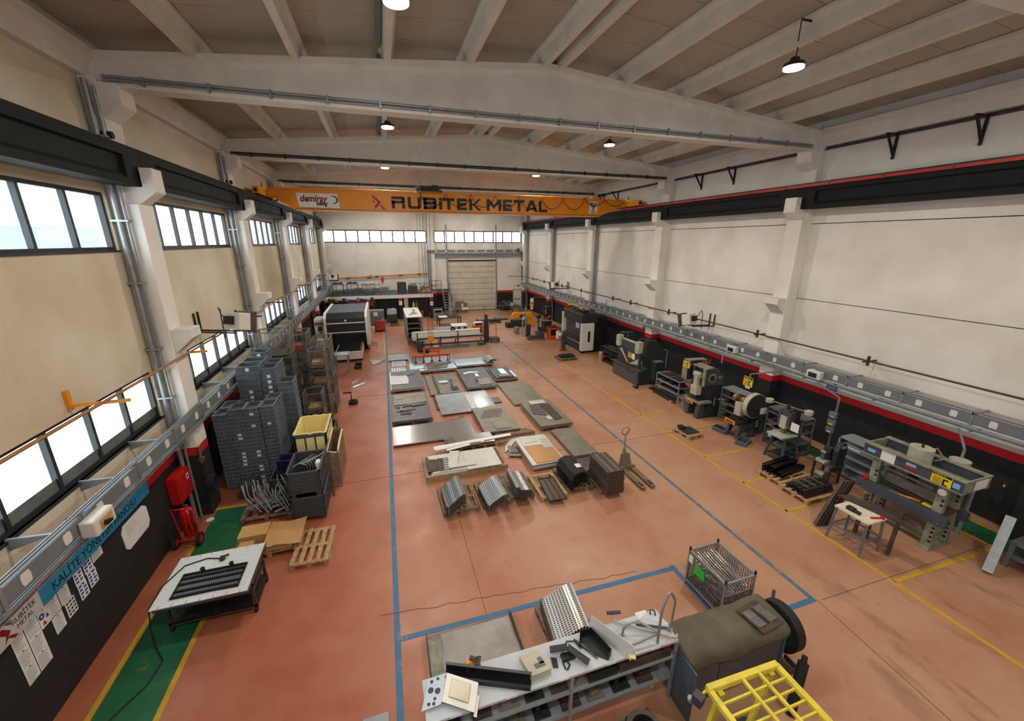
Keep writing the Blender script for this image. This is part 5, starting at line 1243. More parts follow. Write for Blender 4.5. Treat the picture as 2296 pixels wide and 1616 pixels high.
for k,(p,lb) in enumerate((([(2.0,14.98),(2.35,14.95),(2.3,15.2),(2.05,15.2)],'square'),([(2.4,15.1),(2.75,15.4),(2.7,15.45),(2.36,15.16)],'strip-like'))): off(p,.005,'sh_dark','%s dark scrap on the bare floor in the sheet rows'%lb,.006)
# ================================================================ pallets with perforated guards
gG=[guard_mesh(.52,.95,.30,PG,1),guard_mesh(.56,.98,.24,PG,1),guard_mesh(.54,.98,.26,PG,2),guard_mesh(.60,1.0,.2,PGk,0)]
put(make_pallet(1.0,1.2,'woodd',label='grey pallet under the leftmost stack of guards'),1.48,9.75,0,.02)
guards(1.30,9.42,.46 - .30,9,.036,gG[0],.03,'on the leftmost guard pallet','perforated guards on the leftmost pallet')
put(make_pallet(.8,1.15,'woodd',label='grey pallet under the second stack of guards'),2.46,9.76,0,.02)
guards(2.36,9.32,.16,7,.032,gG[1],.05,'on the second guard pallet','perforated guards on the second pallet')
put(make_pallet(.78,1.15,'woodd',label='grey pallet under the third stack of guards'),3.22,9.86,0,-.02)
guards(3.2,9.45,.16,8,.034,gG[2],-.02,'on the third guard pallet','perforated guards on the third pallet')
t=put(make_pallet(.8,1.2,'wood',label='yellowish open pallet frame with a flat brown grille',nb=2),4.1,9.6,0,.0)
t=thing('flat_grille','flat brown perforated grille lying on the open pallet frame','grille',(4.12,9.3,.15))
FG=perf('brown_flat_grille',(92,72,58),(18,15,13),.04,.05,.45,.6,metal=.4)
MB().prism([(3.84,8.78),(4.35,8.74),(4.42,9.86),(3.92,9.88)],'xy',.15,.162).build('sheet',FG,t)
for a,b in (((3.86,8.78),(3.94,9.88)),((4.02,8.77),(4.09,9.87)),((4.18,8.76),(4.25,9.87)),((4.34,8.75),(4.41,9.86)),((3.85,8.78),(4.35,8.75)),((3.93,9.87),(4.41,9.86))): MB().bar((*a,.17),(*b,.17),.02).build('rib',M['black'],t)
put(make_pallet(.8,1.2,'woodd',label='grey pallet under the black stack of guards'),5.0,9.75,0,0)
guards(4.9,9.55,.16,11,.034,gG[3],.04,'in the black stack on the fifth pallet','black guards on the fifth pallet')
one('delivery_note',B(4.9,5.06,9.3,9.5,.715,.72),M['paper'],'white delivery note lying on the black guards','paper')
put(make_pallet(.8,1.2,'woodd',label='grey pallet under the tall brown-edged stack of flat guards'),5.85,9.45,0,.0)
fl_=[]
fm=MB().box(-.27,.27,-.52,.52,0,.045).mesh('flat_guard',PGd)
for k in range(15):
    o=bpy.data.objects.new('flat_guard',fm); COL.objects.link(o); o.location=(5.74+random.uniform(-.012,.012),9.08+random.uniform(-.012,.012),.146+k*.049); o.rotation_euler=(0,0,random.uniform(-.012,.012))
    tag(o,'%s flat brown guard from the top of the tall stack'%ORDN[14-k],'guard','flat brown guards in the tall stack')
for x in (5.62,5.84): one('bright_rail',B(x-.025,x+.025,8.58,9.58,.882,.895),M['sh_inox'],'bright strip along the top of the tall guard stack, %s one'%('left' if x<5.7 else 'right'),'strip')
# ---- pallet truck
t=thing('pallet_truck','olive grey hand pallet truck with its forks pointing at the viewer','pallet truck',(6.9,9.6,0))
for x0,x1 in (((6.70),(6.86)),((7.02),(7.18))):
    MB().prism([(x0,9.75),(x1,9.75),(x1,8.72),(x1-.03,8.62),(x0+.03,8.62),(x0,8.72)],'xy',.05,.10).build('fork',M['jack'],t,bevel=.008)
    MB().box(x0+.03,x1-.03,8.74,8.82,.1,.103).box(x0+.03,x1-.03,8.86,8.92,.1,.103).build('fork_slot',M['slot'],t)
    MB().cyl((x0+.04,8.8,.04),(x1-.04,8.8,.04),.04,10).build('fork_roller',M['rubber'],t)
MB().prism([(9.72,.08),(10.05,.08),(10.0,.48),(9.9,.52)],'yz',6.80,7.08).build('pump_body',M['jack'],t,bevel=.02)
MB().box(6.70,7.18,9.70,9.80,.05,.16).build('cross_yoke',M['jack'],t)
MB().cyl((6.85,10.02,.09),(7.03,10.02,.09),.09,14).build('steer_wheel',M['rubber'],t)
MB().cyl((6.94,10.0,.4),(6.94,10.02,1.12),.024,10).box(6.90,6.98,9.97,10.05,.40,.62).build('tiller',M['galv'],t)
MB().tube([(6.94,10.02,1.10)]+[(6.94+.14*math.sin(a),10.03,1.24-.13*math.cos(a)) for a in [i*2*PI/14 for i in range(15)]],.016,6).bar((6.94,10.02,1.1),(7.0,10.0,1.25),.02).build('handle_loop',M['steel'],t)
# ================================================================ right side machines (all face the aisle, -x)
RN,UZ=(0,-1,0),(0,0,1)
random.seed(51)
def yplate(x,y,z,w,h,parent,title=True,name='warning_plate'):
    p=B(x-.012,x,y-w/2,y+w/2,z,z+h).build(name,M['yel'],parent)
    B(x-.014,x-.012,y-w/2+.01,y+w/2-.01,z+h*.74,z+h-.01).build('header_bar',M['black'],p)
    if title: text('DİKKAT',h*.22,(x-.015,y+w*.40,z+h*.78),RN,UZ,M['yel'],p,ext=.001,sx=.95)
    for k in range(4): B(x-.014,x-.012,y-w*.02,y+w*.42,z+h*(.12+.14*k),z+h*(.17+.14*k)).build('text_line',M['mdark'],p)
    yy=y-w*.22; MB().box(x-.014,x-.012,yy-.05*w/.4,yy+.06*w/.4,z+h*.5,z+h*.62).box(x-.014,x-.012,yy+.02*w/.4,yy+.06*w/.4,z+h*.2,z+h*.5).box(x-.014,x-.012,yy-.05*w/.4,yy+.06*w/.4,z+h*.1,z+h*.2).build('press_symbol',M['black'],p)
    return p
def shelf(name,label,x0,x1,y0,y1,zs,m='shelf',topz=None,cat='shelf'):
    t=thing(name,label,cat,((x0+x1)/2,(y0+y1)/2,0)); zt=max(zs)
    for x in (x0,x1):
        for y in (y0,y1): B(x-.02,x+.02,y-.02,y+.02,0,zt).build('post',M[m],t)
    for z in zs:
        b=B(x0-.02,x1+.02,y0-.02,y1+.02,z-.03,z).build('shelf_board',M[m],t)
    return t
def clutter(x0,x1,y0,y1,z,n,lab,hmax=.16,mats=('dsteel','mdark','rust')):
    for k in range(n):
        yc=y0+(y1-y0)*(k+.5)/n; l=(y1-y0)/n*random.uniform(.55,.85); w=(x1-x0)*random.uniform(.5,.85); h=hmax*random.uniform(.5,1); xc=(x0+x1)/2+random.uniform(-.04,.04)
        mb=MB().box(xc-w/2,xc+w/2,yc-l/2,yc+l/2,z,z+h*.35)
        s=random.random()
        if s<.5: mb.box(xc-w*.3,xc+w*.3,yc-l*.35,yc+l*.35,z+h*.7,z+h); mb.cyl((xc-w*.2,yc,z+h*.35),(xc-w*.2,yc,z+h*.7),.02,6); mb.cyl((xc+w*.2,yc,z+h*.35),(xc+w*.2,yc,z+h*.7),.02,6)
        elif s<.8: mb.cyl((xc,yc,z+h*.35),(xc,yc,z+h),min(w,l)*.3,10)
        else: mb.prism([(yc-l*.4,z+h*.35),(yc+l*.4,z+h*.35),(yc+l*.1,z+h),(yc-l*.1,z+h)],'yz',xc-w*.35,xc+w*.35)
        one('press_die',mb,M[random.choice(mats)],'%s, %s from far end'%(lab,ORDN[n-1-k].replace('topmost','first')),'die','press dies and tools on shelves')
# ---- newer press brake
t=thing('press_brake','dark grey press brake with a white end cover and orange logo','machine',(12.6,24.2,0))
for y in (22.98,25.55): MB().prism([(12.0,.1),(13.65,.1),(13.65,2.35),(13.3,2.5),(12.1,2.5),(12.1,1.0),(12.0,1.0)],'xz',y,y+.12).build('side_frame',M['mdark'],t)
MB().prism([(11.86,1.97),(11.86,2.5),(12.0,2.56),(12.95,2.56),(12.95,1.97)],'xz',22.88,25.72).build('upper_housing',M['mdark'],t,bevel=.02)
B(12.05,12.25,23.05,25.55,1.12,1.97).build('ram',M['mgrey'],t)
B(12.0,12.3,23.05,25.55,.1,1.0).build('bed',M['mdark'],t); B(11.985,12.0,23.1,25.5,.55,.57).build('bed_stripe',M['white'],t)
B(12.3,13.3,23.1,25.55,.1,1.9).build('back_body',M['mdark'],t)
c=MB().prism([(22.78,.15),(23.06,.15),(23.06,1.97),(22.78,1.97)],'yz',11.84,12.74).build('end_cover',M['offw'],t,bevel=.05)
B(12.28,12.44,22.772,22.782,.75,1.45).build('cover_window',M['slot'],c)
c2=B(11.80,12.1,25.6,25.85,.15,2.3).build('end_cover',M['offw'],t,bevel=.04)
B(11.795,11.80,25.62,25.83,1.75,1.98).build('warning_sticker',M['yel'],c2)
B(12.74,13.7,22.9,23.0,.05,2.3).build('side_door',M['black'],t)
MB().cyl((11.95,22.95,1.97),(11.95,22.95,2.52),.06,10).build('corner_pillar',M['steel'],t)
MB().box(11.9,12.1,22.85,23.1,0,.15).box(11.9,12.1,25.4,25.7,0,.15).box(13.2,13.4,22.95,23.2,0,.15).box(13.2,13.4,25.4,25.65,0,.15).build('foot',M['black'],t)
for k in range(12): B(12.02,12.14,23.12+k*.2,23.28+k*.2,1.0,1.10).build('punch_tool',M['steel'],t)
for k in range(12): B(12.05,12.2,23.12+k*.2,23.28+k*.2,1.115,1.12).build('clamp',M['dsteel'],t)
MB().prism([(24.95,2.16),(25.05,2.26),(25.0,2.2),(25.2,2.28),(25.1,2.2),(25.3,2.16),(25.12,2.18)],'yz',11.852,11.862).prism([(24.75,2.2),(24.95,2.26),(24.98,2.2),(24.85,2.18)],'yz',11.852,11.862).build('logo',M['orange'],t)
MB().box(12.0,12.9,23.0,25.6,2.56,2.58).box(12.1,12.5,23.2,24.0,2.58,2.72).box(12.3,12.8,24.4,25.2,2.58,2.68).build('roof_cover',M['black'],t)
MB().box(12.2,12.5,23.3,23.6,2.72,2.76).build('red_valve',M['red'],t)
for k,y in enumerate((24.0,23.72)): B(12.043,12.05,y-.1,y+.1,1.5,1.84).build('notice',M['paper'],t)
t=thing('control_pedestal','press brake control console on a dark pedestal with red feet','console',(11.05,24.0,0))
B(11.0,11.22,23.85,24.1,.06,.92).build('pedestal',M['mgrey'],t); B(10.86,11.32,23.78,24.02,0,.06).build('foot_plate',M['red'],t)
MB().prism([(10.82,.92),(11.3,.92),(11.3,1.3),(10.98,1.3)],'xz',23.75,24.2).build('console',M['mgrey'],t,bevel=.02); B(10.80,10.95,23.8,24.15,1.0,1.2).build('button_panel',M['offw'],t); B(10.78,10.86,24.2,24.45,.75,1.25).build('side_shield',M['white'],t)
# ---- older press brake with V stripes
t=thing('old_press_brake','old dark grey press brake with cream cylinders and beige V stripes','machine',(12.3,17.6,0))
for y in (16.45,18.55):
    MB().prism([(11.85,.0),(13.0,.0),(13.05,1.9),(12.75,2.3),(12.15,2.3),(12.15,1.5),(12.4,1.3),(12.4,.85),(11.85,.72)],'xz',y,y+.14).build('side_frame',M['mdark'],t)
B(11.76,11.86,16.42,18.75,.06,.72).build('bed',M['mgrey'],t); B(11.70,11.92,16.35,18.85,.70,.78).build('lower_tool_rail',M['rust'],t)
B(11.92,12.02,16.6,18.6,.80,1.55).build('ram',M['mdark'],t)
for p in ([(18.45,1.5),(18.25,1.55),(17.55,.92),(17.6,.88)],[(17.45,.88),(17.40,.92),(16.72,1.32),(16.72,1.02)]): MB().prism(p,'yz',11.905,11.92).build('stripe',M['cream'],t)
yplate(11.905,17.42,1.22,.34,.30,t); B(11.90,11.905,17.0,17.24,1.2,1.5).build('notice',M['paper'],t)
B(12.02,12.2,16.7,18.5,1.5,2.0).build('cross_beam',M['mblue'],t); B(12.0,12.22,16.7,18.5,2.0,2.03).build('beam_cap',M['cream'],t)
for y in (16.85,18.62):
    c=MB().prism([(y-.14,1.58),(y+.14,1.58),(y+.16,1.66),(y+.16,2.18),(y-.16,2.18),(y-.16,1.66)],'yz',11.86,12.14).build('cylinder_cover',M['cream'],t,bevel=.02)
    MB().cyl((11.98,y,1.3),(11.98,y,1.58),.05,10).build('piston_rod',M['steel'],t)
    MB().tube([(12.0,y,2.18),(12.0,y,2.33),(12.1,y-.1,2.36),(12.25,y-.3,2.36),(12.28,y-.34,2.1)],.014,6).bar((12.1,y,2.1),(12.55,y-.02,2.12),.05).build('oil_pipe',M['steel'],t)
c=B(12.45,13.0,16.02,16.44,.3,1.28).build('electric_box',M['mdark'],t,bevel=.02); B(12.5,12.95,16.06,16.40,1.28,1.285).build('button_plate',M['olive'],c)
MB().tube([(13.0,16.2,.9),(13.2,16.2,.9),(13.2,16.2,1.8),(13.05,16.25,1.85)],.02,6).build('conduit',M['galv'],t)
for k in range(4): MB().cyl((11.74,16.8+.5*k,.62),(11.77,16.8+.5*k,.62),.025,8).build('bolt',M['dsteel'],t)
one('foot_pedal',MB().prism([(16.1,0),(16.35,0),(16.35,.06),(16.12,.14)],'yz',11.5,11.66).tube([(11.58,16.3,.05),(11.55,16.5,.03),(11.7,16.55,.02)],.012,5),M['dsteel'],'foot pedal with cable before the old press brake','pedal')
# ---- shelves and dies
t=shelf('tool_shelf','dark low tool shelf between the two press brakes',12.35,12.95,19.35,21.2,(.12,.42,.68,.92),'mdark')
for z,n in ((.12,5),(.42,6),(.68,6),(.92,5)): clutter(12.38,12.92,19.42,21.15,z,n,'tool on %s, shelf between the press brakes'%{.12:'lowest board',.42:'second board',.68:'third board',.92:'top'}[z],.14)
for k in range(4): one('wood_block',B(12.22,12.32,20.85,21.15,.15*k,.15*k+.13),M['wood'],'wooden block piled at the far end of the dark shelf, %s from top'%ORDN[3-k].replace('topmost','first'),'wood block')
t=shelf('tool_shelf','light grey low shelf of dies between old press brake and eccentric press',12.35,13.05,14.1,15.7,(.30,.60,.92),'shelf')
for z,n in ((.30,6),(.60,6)): clutter(12.4,13.0,14.2,15.6,z,n,'die on the %s, light grey low shelf'%{.3:'lower board',.6:'middle board'}[z],.2)
for k in range(7): one('flat_bar',B(12.38,13.02,14.2+.2*k,14.34+.2*k,.92,.95+.02*(k%3)),M['rust'],'rusty flat bar topping the light grey low shelf, %s from viewer'%ORDN[k].replace('topmost','first'),'bar')
for y in (14.05,15.45): one('timber_bearer',B(11.9,12.32,y-.06,y+.06,0,.10),M['wood'],'timber under the long bars, %s end'%('near' if y<15 else 'far'),'timber')
for k in range(5): one('long_bar',B(11.98+.065*k,12.03+.065*k,13.85+.05*k,15.75,.10,.155),M['dsteel'],'long dark bar on timbers by the light grey shelf, %s from aisle'%ORDN[k].replace('topmost','first'),'bar')
# ---- eccentric press with octagonal cheek
t=thing('eccentric_press','large dark grey eccentric press with a round cheek boss and square flywheel guard','machine',(12.35,12.65,0))
for y0,y1 in ((12.28,12.48),(12.85,13.03)): MB().prism([(11.82,0),(12.12,0),(12.2,.55),(12.2,.68),(11.9,.68)],'xz',y0,y1).build('front_leg',M['mgrey'],t)
MB().box(12.15,12.92,12.28,13.0,0,.68).build('base',M['mdark'],t); MB().box(12.62,12.95,12.22,13.06,0,.1).build('rear_foot',M['mdark'],t)
B(11.78,12.40,12.18,13.12,.66,.76).build('table',M['olive'],t,bevel=.01); B(11.85,12.3,12.35,12.95,.76,.80).build('bolster',M['dsteel'],t)
B(12.35,12.92,12.32,12.98,.76,1.40).build('column',M['mdark'],t)
for y0,y1 in ((12.28,12.36),(12.92,13.0)):
    MB().prism([(11.96,1.40),(12.92,1.38),(12.92,1.78),(12.34,2.14),(12.0,2.13),(11.95,2.0)],'xz',y0,y1).build('cheek',M['mgrey'],t,bevel=.02)
MB().prism([(12.1,1.40),(12.9,1.40),(12.9,1.76),(12.34,2.10),(12.05,2.10)],'xz',12.36,12.92).build('head_body',M['mdark'],t)
MB().prism([(11.96,2.10),(12.34,2.14),(12.60,1.98),(12.6,2.02),(12.34,2.18),(11.96,2.15)],'xz',12.26,13.02).build('head_cap',M['olive'],t)
MB().box(11.94,11.98,12.26,12.40,1.40,2.14).build('front_edge',M['olive'],t)
r=MB().ring((12.32,12.27,1.72),(0,1,0),.13,.19,.04,20).build('boss_ring',M['olive'],t); MB().cyl((12.32,12.26,1.72),(12.32,12.29,1.72),.13,20).build('boss_cover',M['mdark'],r)
MB().box(12.62,12.80,12.265,12.28,1.68,1.78).build('maker_badge',M['olive'],t)
MB().box(11.82,12.1,12.5,12.85,.95,1.35).box(11.86,12.06,12.58,12.78,1.35,1.75).build('slide',M['cream'],t,bevel=.02); MB().cyl((11.98,12.5,1.8),(11.98,12.86,1.8),.12,14).build('crank',M['cream'],t)
MB().box(11.88,12.06,12.56,12.8,.82,.95).build('upper_die',M['dsteel'],t)
# flywheel with guard on the far side
w_=MB().cyl((12.25,13.10,1.78),(12.25,13.26,1.78),.40,28).build('flywheel',M['mdark'],t)
gd=[(11.72,1.5),(11.72,2.2),(11.82,2.28),(12.7,2.25),(12.75,2.1),(12.75,1.5),(12.6,1.3),(11.9,1.3)]
mb=MB()
for i in range(len(gd)):
    a,b=gd[i],gd[(i+1)%len(gd)]; mb.add([(a[0],13.06,a[1]),(b[0],13.06,b[1]),(b[0],13.34,b[1]),(a[0],13.34,a[1])],[(0,1,2,3)])
o=mb.build('flywheel_guard',M['olive'],t); sd=o.modifiers.new('t','SOLIDIFY'); sd.thickness=.03
B(12.74,12.80,12.95,13.0,2.1,2.3).build('red_lever',M['red'],t)
sg=yplate(11.70,13.08,2.0,.34,.36,t)
yp=MB().box(11.74,11.80,12.55,12.95,.56,.70).build('yellow_plate',M['cranY'],t,bevel=.015)
B(11.735,11.74,12.60,12.90,.61,.66).build('plate_text',M['black'],yp); B(11.945,11.95,12.28,12.40,1.68,1.82).build('sticker',M['bluel'],t)
MB().cyl((12.55,12.22,.55),(12.55,12.22,.85),.045,10).cyl((12.55,12.22,.85),(12.55,12.22,.98),.012,6).build('oil_cup',M['steel'],t)
t=thing('small_stand','small grey steel stand beside the eccentric press','stand',(12.1,13.45,0))
B(11.86,12.3,13.2,13.6,.46,.5).build('top',M['shelfd'],t)
for x in (11.89,12.27):
    for y in (13.23,13.57): B(x-.02,x+.02,y-.02,y+.02,0,.46).build('leg',M['shelf'],t)
# ---- shelf 2 and flywheel press
t=shelf('tool_shelf','grey four-board shelf of dies behind the round flywheel press',12.85,13.4,10.55,12.2,(.12,.42,.72,1.02,1.31),'shelfd')
B(12.82,13.43,10.52,12.23,1.31,1.325).build('top_sheet',M['shelf'],t)
for z in (.12,.42,.72,1.02): clutter(12.9,13.35,10.6,12.1,z,6,'die on %s board, shelf behind the flywheel press'%{.12:'lowest',.42:'second',.72:'third',1.02:'fourth'}[z],.2)
t=thing('flywheel_press','old inclined press with a large cream-rimmed round flywheel cover','machine',(12.4,10.55,0))
for y0,y1 in ((10.35,10.44),(10.80,10.89)): MB().prism([(11.9,0),(12.02,0),(12.2,.35),(12.5,.42),(12.66,.3),(12.66,.06),(12.4,.06),(12.4,0),(12.8,0),(12.8,.62),(12.05,.62)],'xz',y0,y1).build('leg_frame',M['mgrey'],t)
B(12.0,12.06,10.44,10.80,.1,.16).build('cross_bar',M['mgrey'],t)
B(11.80,12.42,10.28,10.95,.62,.70).build('table',M['dsteel'],t); B(12.35,12.75,10.4,10.85,.62,1.45).build('body',M['mdark'],t)
MB().box(12.05,12.35,10.50,10.78,.85,1.35).build('slide',M['cream'],t,bevel=.02)
w_=MB().cyl((12.42,10.20,1.33),(12.42,10.38,1.33),.46,40).build('flywheel_cover',M['cream'],t); MB().cyl((12.42,10.185,1.33),(12.42,10.205,1.33),.435,40).build('cover_face',M['mdark'],w_); MB().cyl((12.42,10.17,1.33),(12.42,10.19,1.33),.10,14).build('hub',M['rust'],w_)
MB().prism([(12.42,.90),(12.95,1.05),(13.08,1.22),(12.95,1.42),(12.5,1.78)],'xz',10.22,10.36).build('belt_guard',M['mdark'],t)
MB().cyl((12.3,10.5,1.42),(12.3,11.05,1.42),.11,14).build('shaft_drum',M['brass'],t); MB().cyl((12.3,10.72,1.42),(12.3,10.88,1.42),.16,18).build('clutch',M['dsteel'],t)
B(12.62,12.92,10.172,10.18,1.0,1.24).build('notice',M['paper'],t)
yp=B(11.76,11.80,10.40,10.86,.58,.72).build('yellow_plate',M['cranY'],t,bevel=.015); B(11.755,11.76,10.46,10.8,.63,.68).build('plate_text',M['black'],yp)
MB().cyl((12.7,10.28,.45),(12.7,10.28,.72),.05,10).tube([(12.85,10.3,.8),(13.0,10.3,.55),(12.9,10.3,.3)],.012,6).build('oiler',M['steel'],t)
# yellow warning sign on the post beside the column
t=thing('warning_sign','yellow warning sign on a post beside the column behind the flywheel press','sign',(12.62,10.9,1.78)); yplate(12.64,10.9,1.84,.40,.36,t); B(12.645,12.66,10.8,11.0,1.75,1.86).build('pink_tag',M['paper'],t)
def bin_(x,y,rz,lab,w=.38,d=.56,h=.16):
    c=make_crate(w,d,h,M['plas'],lab,None); c['category']='crate'
    put(c,x,y,0,rz); return c
bin_(11.92,11.1,.2,'low grey crate of dark parts left of the flywheel press')
for k in range(7): one('scrap_part',MB().bar((11.80+.03*k,10.92+.05*k,.05+.012*k),(12.02+.01*k,11.12+.03*k,.06+.012*k),.05,.02),M['dsteel'],'dark stamped part in the crate left of the flywheel press','part','parts in the crate left of the flywheel press')
bin_(11.92,10.06,-1.12,'low grey crate of parts on the floor before the flywheel press')
for k in range(6): one('scrap_part',MB().bar((11.74+.05*k,10.12-.02*k,.05+.012*k),(11.90+.05*k,9.98-.01*k,.06+.012*k),.05,.02),M['rust'],'brownish stamped part in the crate before the flywheel press','part','parts in the crate before the flywheel press')
# ---- screw press on stand
t=shelf('tool_shelf','pale-topped grey shelf behind the fly press with two ball weights',12.8,13.35,8.75,10.02,(.10,.48,.86,1.2,1.36),'shelfd'); 
for z in (.10,.86): clutter(12.85,13.3,8.85,9.9,z,5,'die on %s board, shelf behind the fly press'%{.1:'lowest',.86:'third'}[z],.17)
t=make_crate(.36,.5,.22,M['plasd'],'grey crate with a white label on the shelf behind the fly press',None,True); put(t,13.05,9.65,.48,-PI/2)
t=thing('fly_press','grey fly press with a long weighted swing arm on an open stand','machine',(12.3,8.9,0))
for (xa,ya),(xb,yb) in ((((11.98,8.60)),(12.10,8.70)),(((11.98,9.22)),(12.10,9.12)),(((12.70,8.60)),(12.62,8.70)),(((12.70,9.22)),(12.62,9.12))): MB().bar((xa,ya,0),(xb,yb,.80),.07).build('stand_leg',M['mgrey'],t)
MB().box(11.98,12.70,8.60,9.22,.10,.14).box(12.02,12.66,8.64,9.18,.45,.48).build('stand_shelf',M['mgrey'],t); MB().box(12.02,12.68,8.64,9.18,.76,.86).build('stand_top',M['mgrey'],t)
B(11.85,12.55,8.62,9.20,.86,.92).build('table',M['cream'],t,bevel=.01); B(11.845,11.85,9.0,9.12,.78,.86).build('sticker',M['bluel'],t)
B(12.45,12.65,8.75,9.08,.86,1.75).build('column',M['mdark'],t)
MB().box(12.10,12.40,8.80,9.02,1.12,1.55).build('ram_guide',M['cream'],t,bevel=.02); MB().box(12.18,12.3,8.86,8.98,.95,1.12).build('ram_tool',M['steel'],t)
MB().box(12.14,12.36,8.70,8.79,1.25,1.72).box(12.14,12.36,9.03,9.12,1.25,1.72).box(12.15,12.46,8.80,9.02,1.55,1.78).build('head',M['mgrey'],t)
MB().cyl((12.25,8.91,1.7),(12.25,8.91,1.92),.06,12).build('screw',M['dsteel'],t)
MB().bar((12.12,9.5,1.88),(12.38,8.32,1.88),.045,.025).build('swing_arm',M['olive'],t)
for y,x in ((9.5,12.12),(8.34,12.38)): MB().cyl((x,y,1.82),(x-.01,y+.0,1.93),.12,20).build('ball_weight',M['cream'],t)
MB().cyl((12.36,8.42,1.92),(12.34,8.5,2.12),.012,6).build('arm_handle',M['dsteel'],t)
B(12.12,12.13,8.36,8.62,1.18,1.46).build('notice',M['paper'],t)
for k in range(5): one('bright_bar',B(12.1+.05*k,12.13+.05*k,8.7,9.15,.482,.51),M['sh_inox'],'bright bar on the stand shelf of the fly press','bar','bright bars on the fly press stand')
# ---- pallets with black profiles
p=make_pallet(.8,1.3,'wood',label='pale pallet under the glossy black profiles'); put(p,11.38,8.0,0,PI/2+.06)
M['gloss']=mat('gloss_black',(14,14,15),.25,var=.1)
def profile(x0,y0,x1,y1,z,w,h,lab,grp,m='gloss'):
    a,b=Vector((x0,y0,0)),Vector((x1,y1,0)); d=(b-a).normalized(); n=Vector((-d.y,d.x,0)); mb=MB(); th=.012
    for s_,hh in ((-1,h),(1,h)): mb.obox((a+b)/2+n*s_*w/2+Vector((0,0,z+h/2)),d*(b-a).length/2,n*th/2,Vector((0,0,h/2)))
    mb.obox((a+b)/2+Vector((0,0,z+h)),d*(b-a).length/2,n*w/2,Vector((0,0,th/2)))
    return one('black_profile',mb,M[m],lab,'profile',grp)
for i in range(3):
    for k in range(3-(i==2)):
        profile(10.82+.06*k,8.22-.2*k+.01*i,11.95+.06*k,8.38-.2*k,.147+.085*i,.15,.07,'glossy black steel profile, %s layer, %s from the fly press'%(('bottom','middle','top')[i],('first','second','third')[k]),'glossy black profiles on the pale pallet')
p=make_pallet(.85,1.25,'wood',label='pale pallet under the matt dark profiles'); put(p,11.28,7.12,0,PI/2+.02)
for i in range(3):
    for k in range(5-i):
        profile(10.72+.02*k,6.86+.14*k+.04*i,11.82,6.86+.14*k+.04*i,.147+.06*i,.10,.05,'matt dark steel profile, %s layer, %s from the viewer'%(('bottom','middle','top')[i],('first','second','third','fourth','fifth')[k]),'matt dark profiles on the pale pallet','dsteel')
for k in range(3): one('cross_strip',B(10.95+.28*k,11.02+.28*k,6.95,7.42,.335,.345),M['steel'],'grey cross strip on the matt dark profiles, %s from the aisle'%('first','second','third')[k],'strip')
p=make_pallet(.72,.85,'wood',label='small pallet with black plates alone on the right aisle'); put(p,10.52,11.28,0,.1)
one('black_plate',B(10.25,10.8,11.0,11.5,.146,.19),M['mdark'],'black plate on the small pallet on the right aisle','plate')
one('black_angle',B(10.3,10.5,11.35,11.6,.192,.26),M['black'],'black angle piece on top of the black plate','angle')
p=make_pallet(.9,1.15,'woodd',label='reddish pallet of tool rails before the newer press brake'); put(p,10.42,22.0,0,PI/2)
for k in range(4): one('tool_rail',B(10.0,10.9,21.72+.15*k,21.82+.15*k,.146,.26),M['dsteel'],'dark tool rail on the reddish pallet, %s from the viewer'%('first','second','third','fourth')[k],'rail')
# ---- bench press on stand with motor
t=thing('bench_press','small dark eccentric press with a rounded belt cover on an open stand','machine',(12.45,7.45,0))
for x in (12.18,12.62):
    for y in (7.25,7.72): B(x-.025,x+.025,y-.025,y+.025,0,.60).build('stand_leg',M['mdark'],t)
B(12.12,12.68,7.2,7.78,.60,.64).build('stand_top',M['mgrey'],t)
B(12.1,12.36,7.4,7.66,.64,.72).build('press_bed',M['cream'],t); B(12.28,12.45,7.42,7.62,.70,1.1).build('press_body',M['mdark'],t); MB().cyl((12.2,7.45,.95),(12.2,7.6,.95),.07,12).box(12.15,12.25,7.48,7.58,.75,.92).build('press_slide',M['steel'],t)
MB().prism([(12.32,.42),(12.62,.42),(12.68,1.1),(12.62,1.28),(12.48,1.36),(12.34,1.28),(12.28,1.1)],'xz',7.22,7.36).build('belt_cover',M['mdark'],t,bevel=.02)
B(12.40,12.56,7.212,7.22,1.18,1.26).build('sticker',M['bluel'],t)
MB().cyl((12.3,7.42,.20),(12.3,7.68,.20),.12,14).box(12.2,12.4,7.45,7.65,.02,.1).build('motor',M['olive'],t)
# ---- long empty shelf
t=shelf('long_shelf','long empty grey shelf behind the hydraulic press',13.05,13.6,5.3,7.72,(.14,.42,.72,1.0,1.26),'shelf')
one('paper_sheet_roll',B(13.08,13.35,7.15,7.6,1.002,1.008),M['paper'],'pale paper lying on the long empty shelf','paper')
# ---- hydraulic press
t=thing('hydraulic_press','large olive and blue-grey four-column hydraulic press with a yellow warning plate','machine',(12.2,5.4,0))
for y in (4.68,6.02):
    for x in (11.86,12.42):
        c=MB().box(x-.06,x+.06,y-.09,y+.09,.04,1.72).build('column',M['olive'],t); 
        for k in range(6): MB().cyl((x-.064,y-.05,.22+.12*k+(.5 if k>3 else 0)),(x-.058,y-.05,.22+.12*k+(.5 if k>3 else 0)),.03,10).build('pin_hole',M['slot'],c)
    B(11.72,12.62,y-.11,y+.11,0,.04).build('foot',M['olive'],t)
B(11.95,12.33,4.70,6.0,.08,.14).build('floor_tie',M['olive'],t)
for x in (11.74,12.50): B(x-.05,x+.05,4.42,6.30,.74,.98).build('table_beam',M['mblue'],t)
B(11.80,12.45,4.55,6.2,.96,.99).build('table_plate',M['rust'],t); B(12.05,12.2,4.75,5.95,.99,1.02).build('tool_rail',M['steel'],t)
for x in (11.72,): 
    for y in (4.55,6.12):
        for z in (.80,.90): MB().cyl((11.68,y,z),(11.70,y,z),.03,10).build('bolt',M['steel'],t)
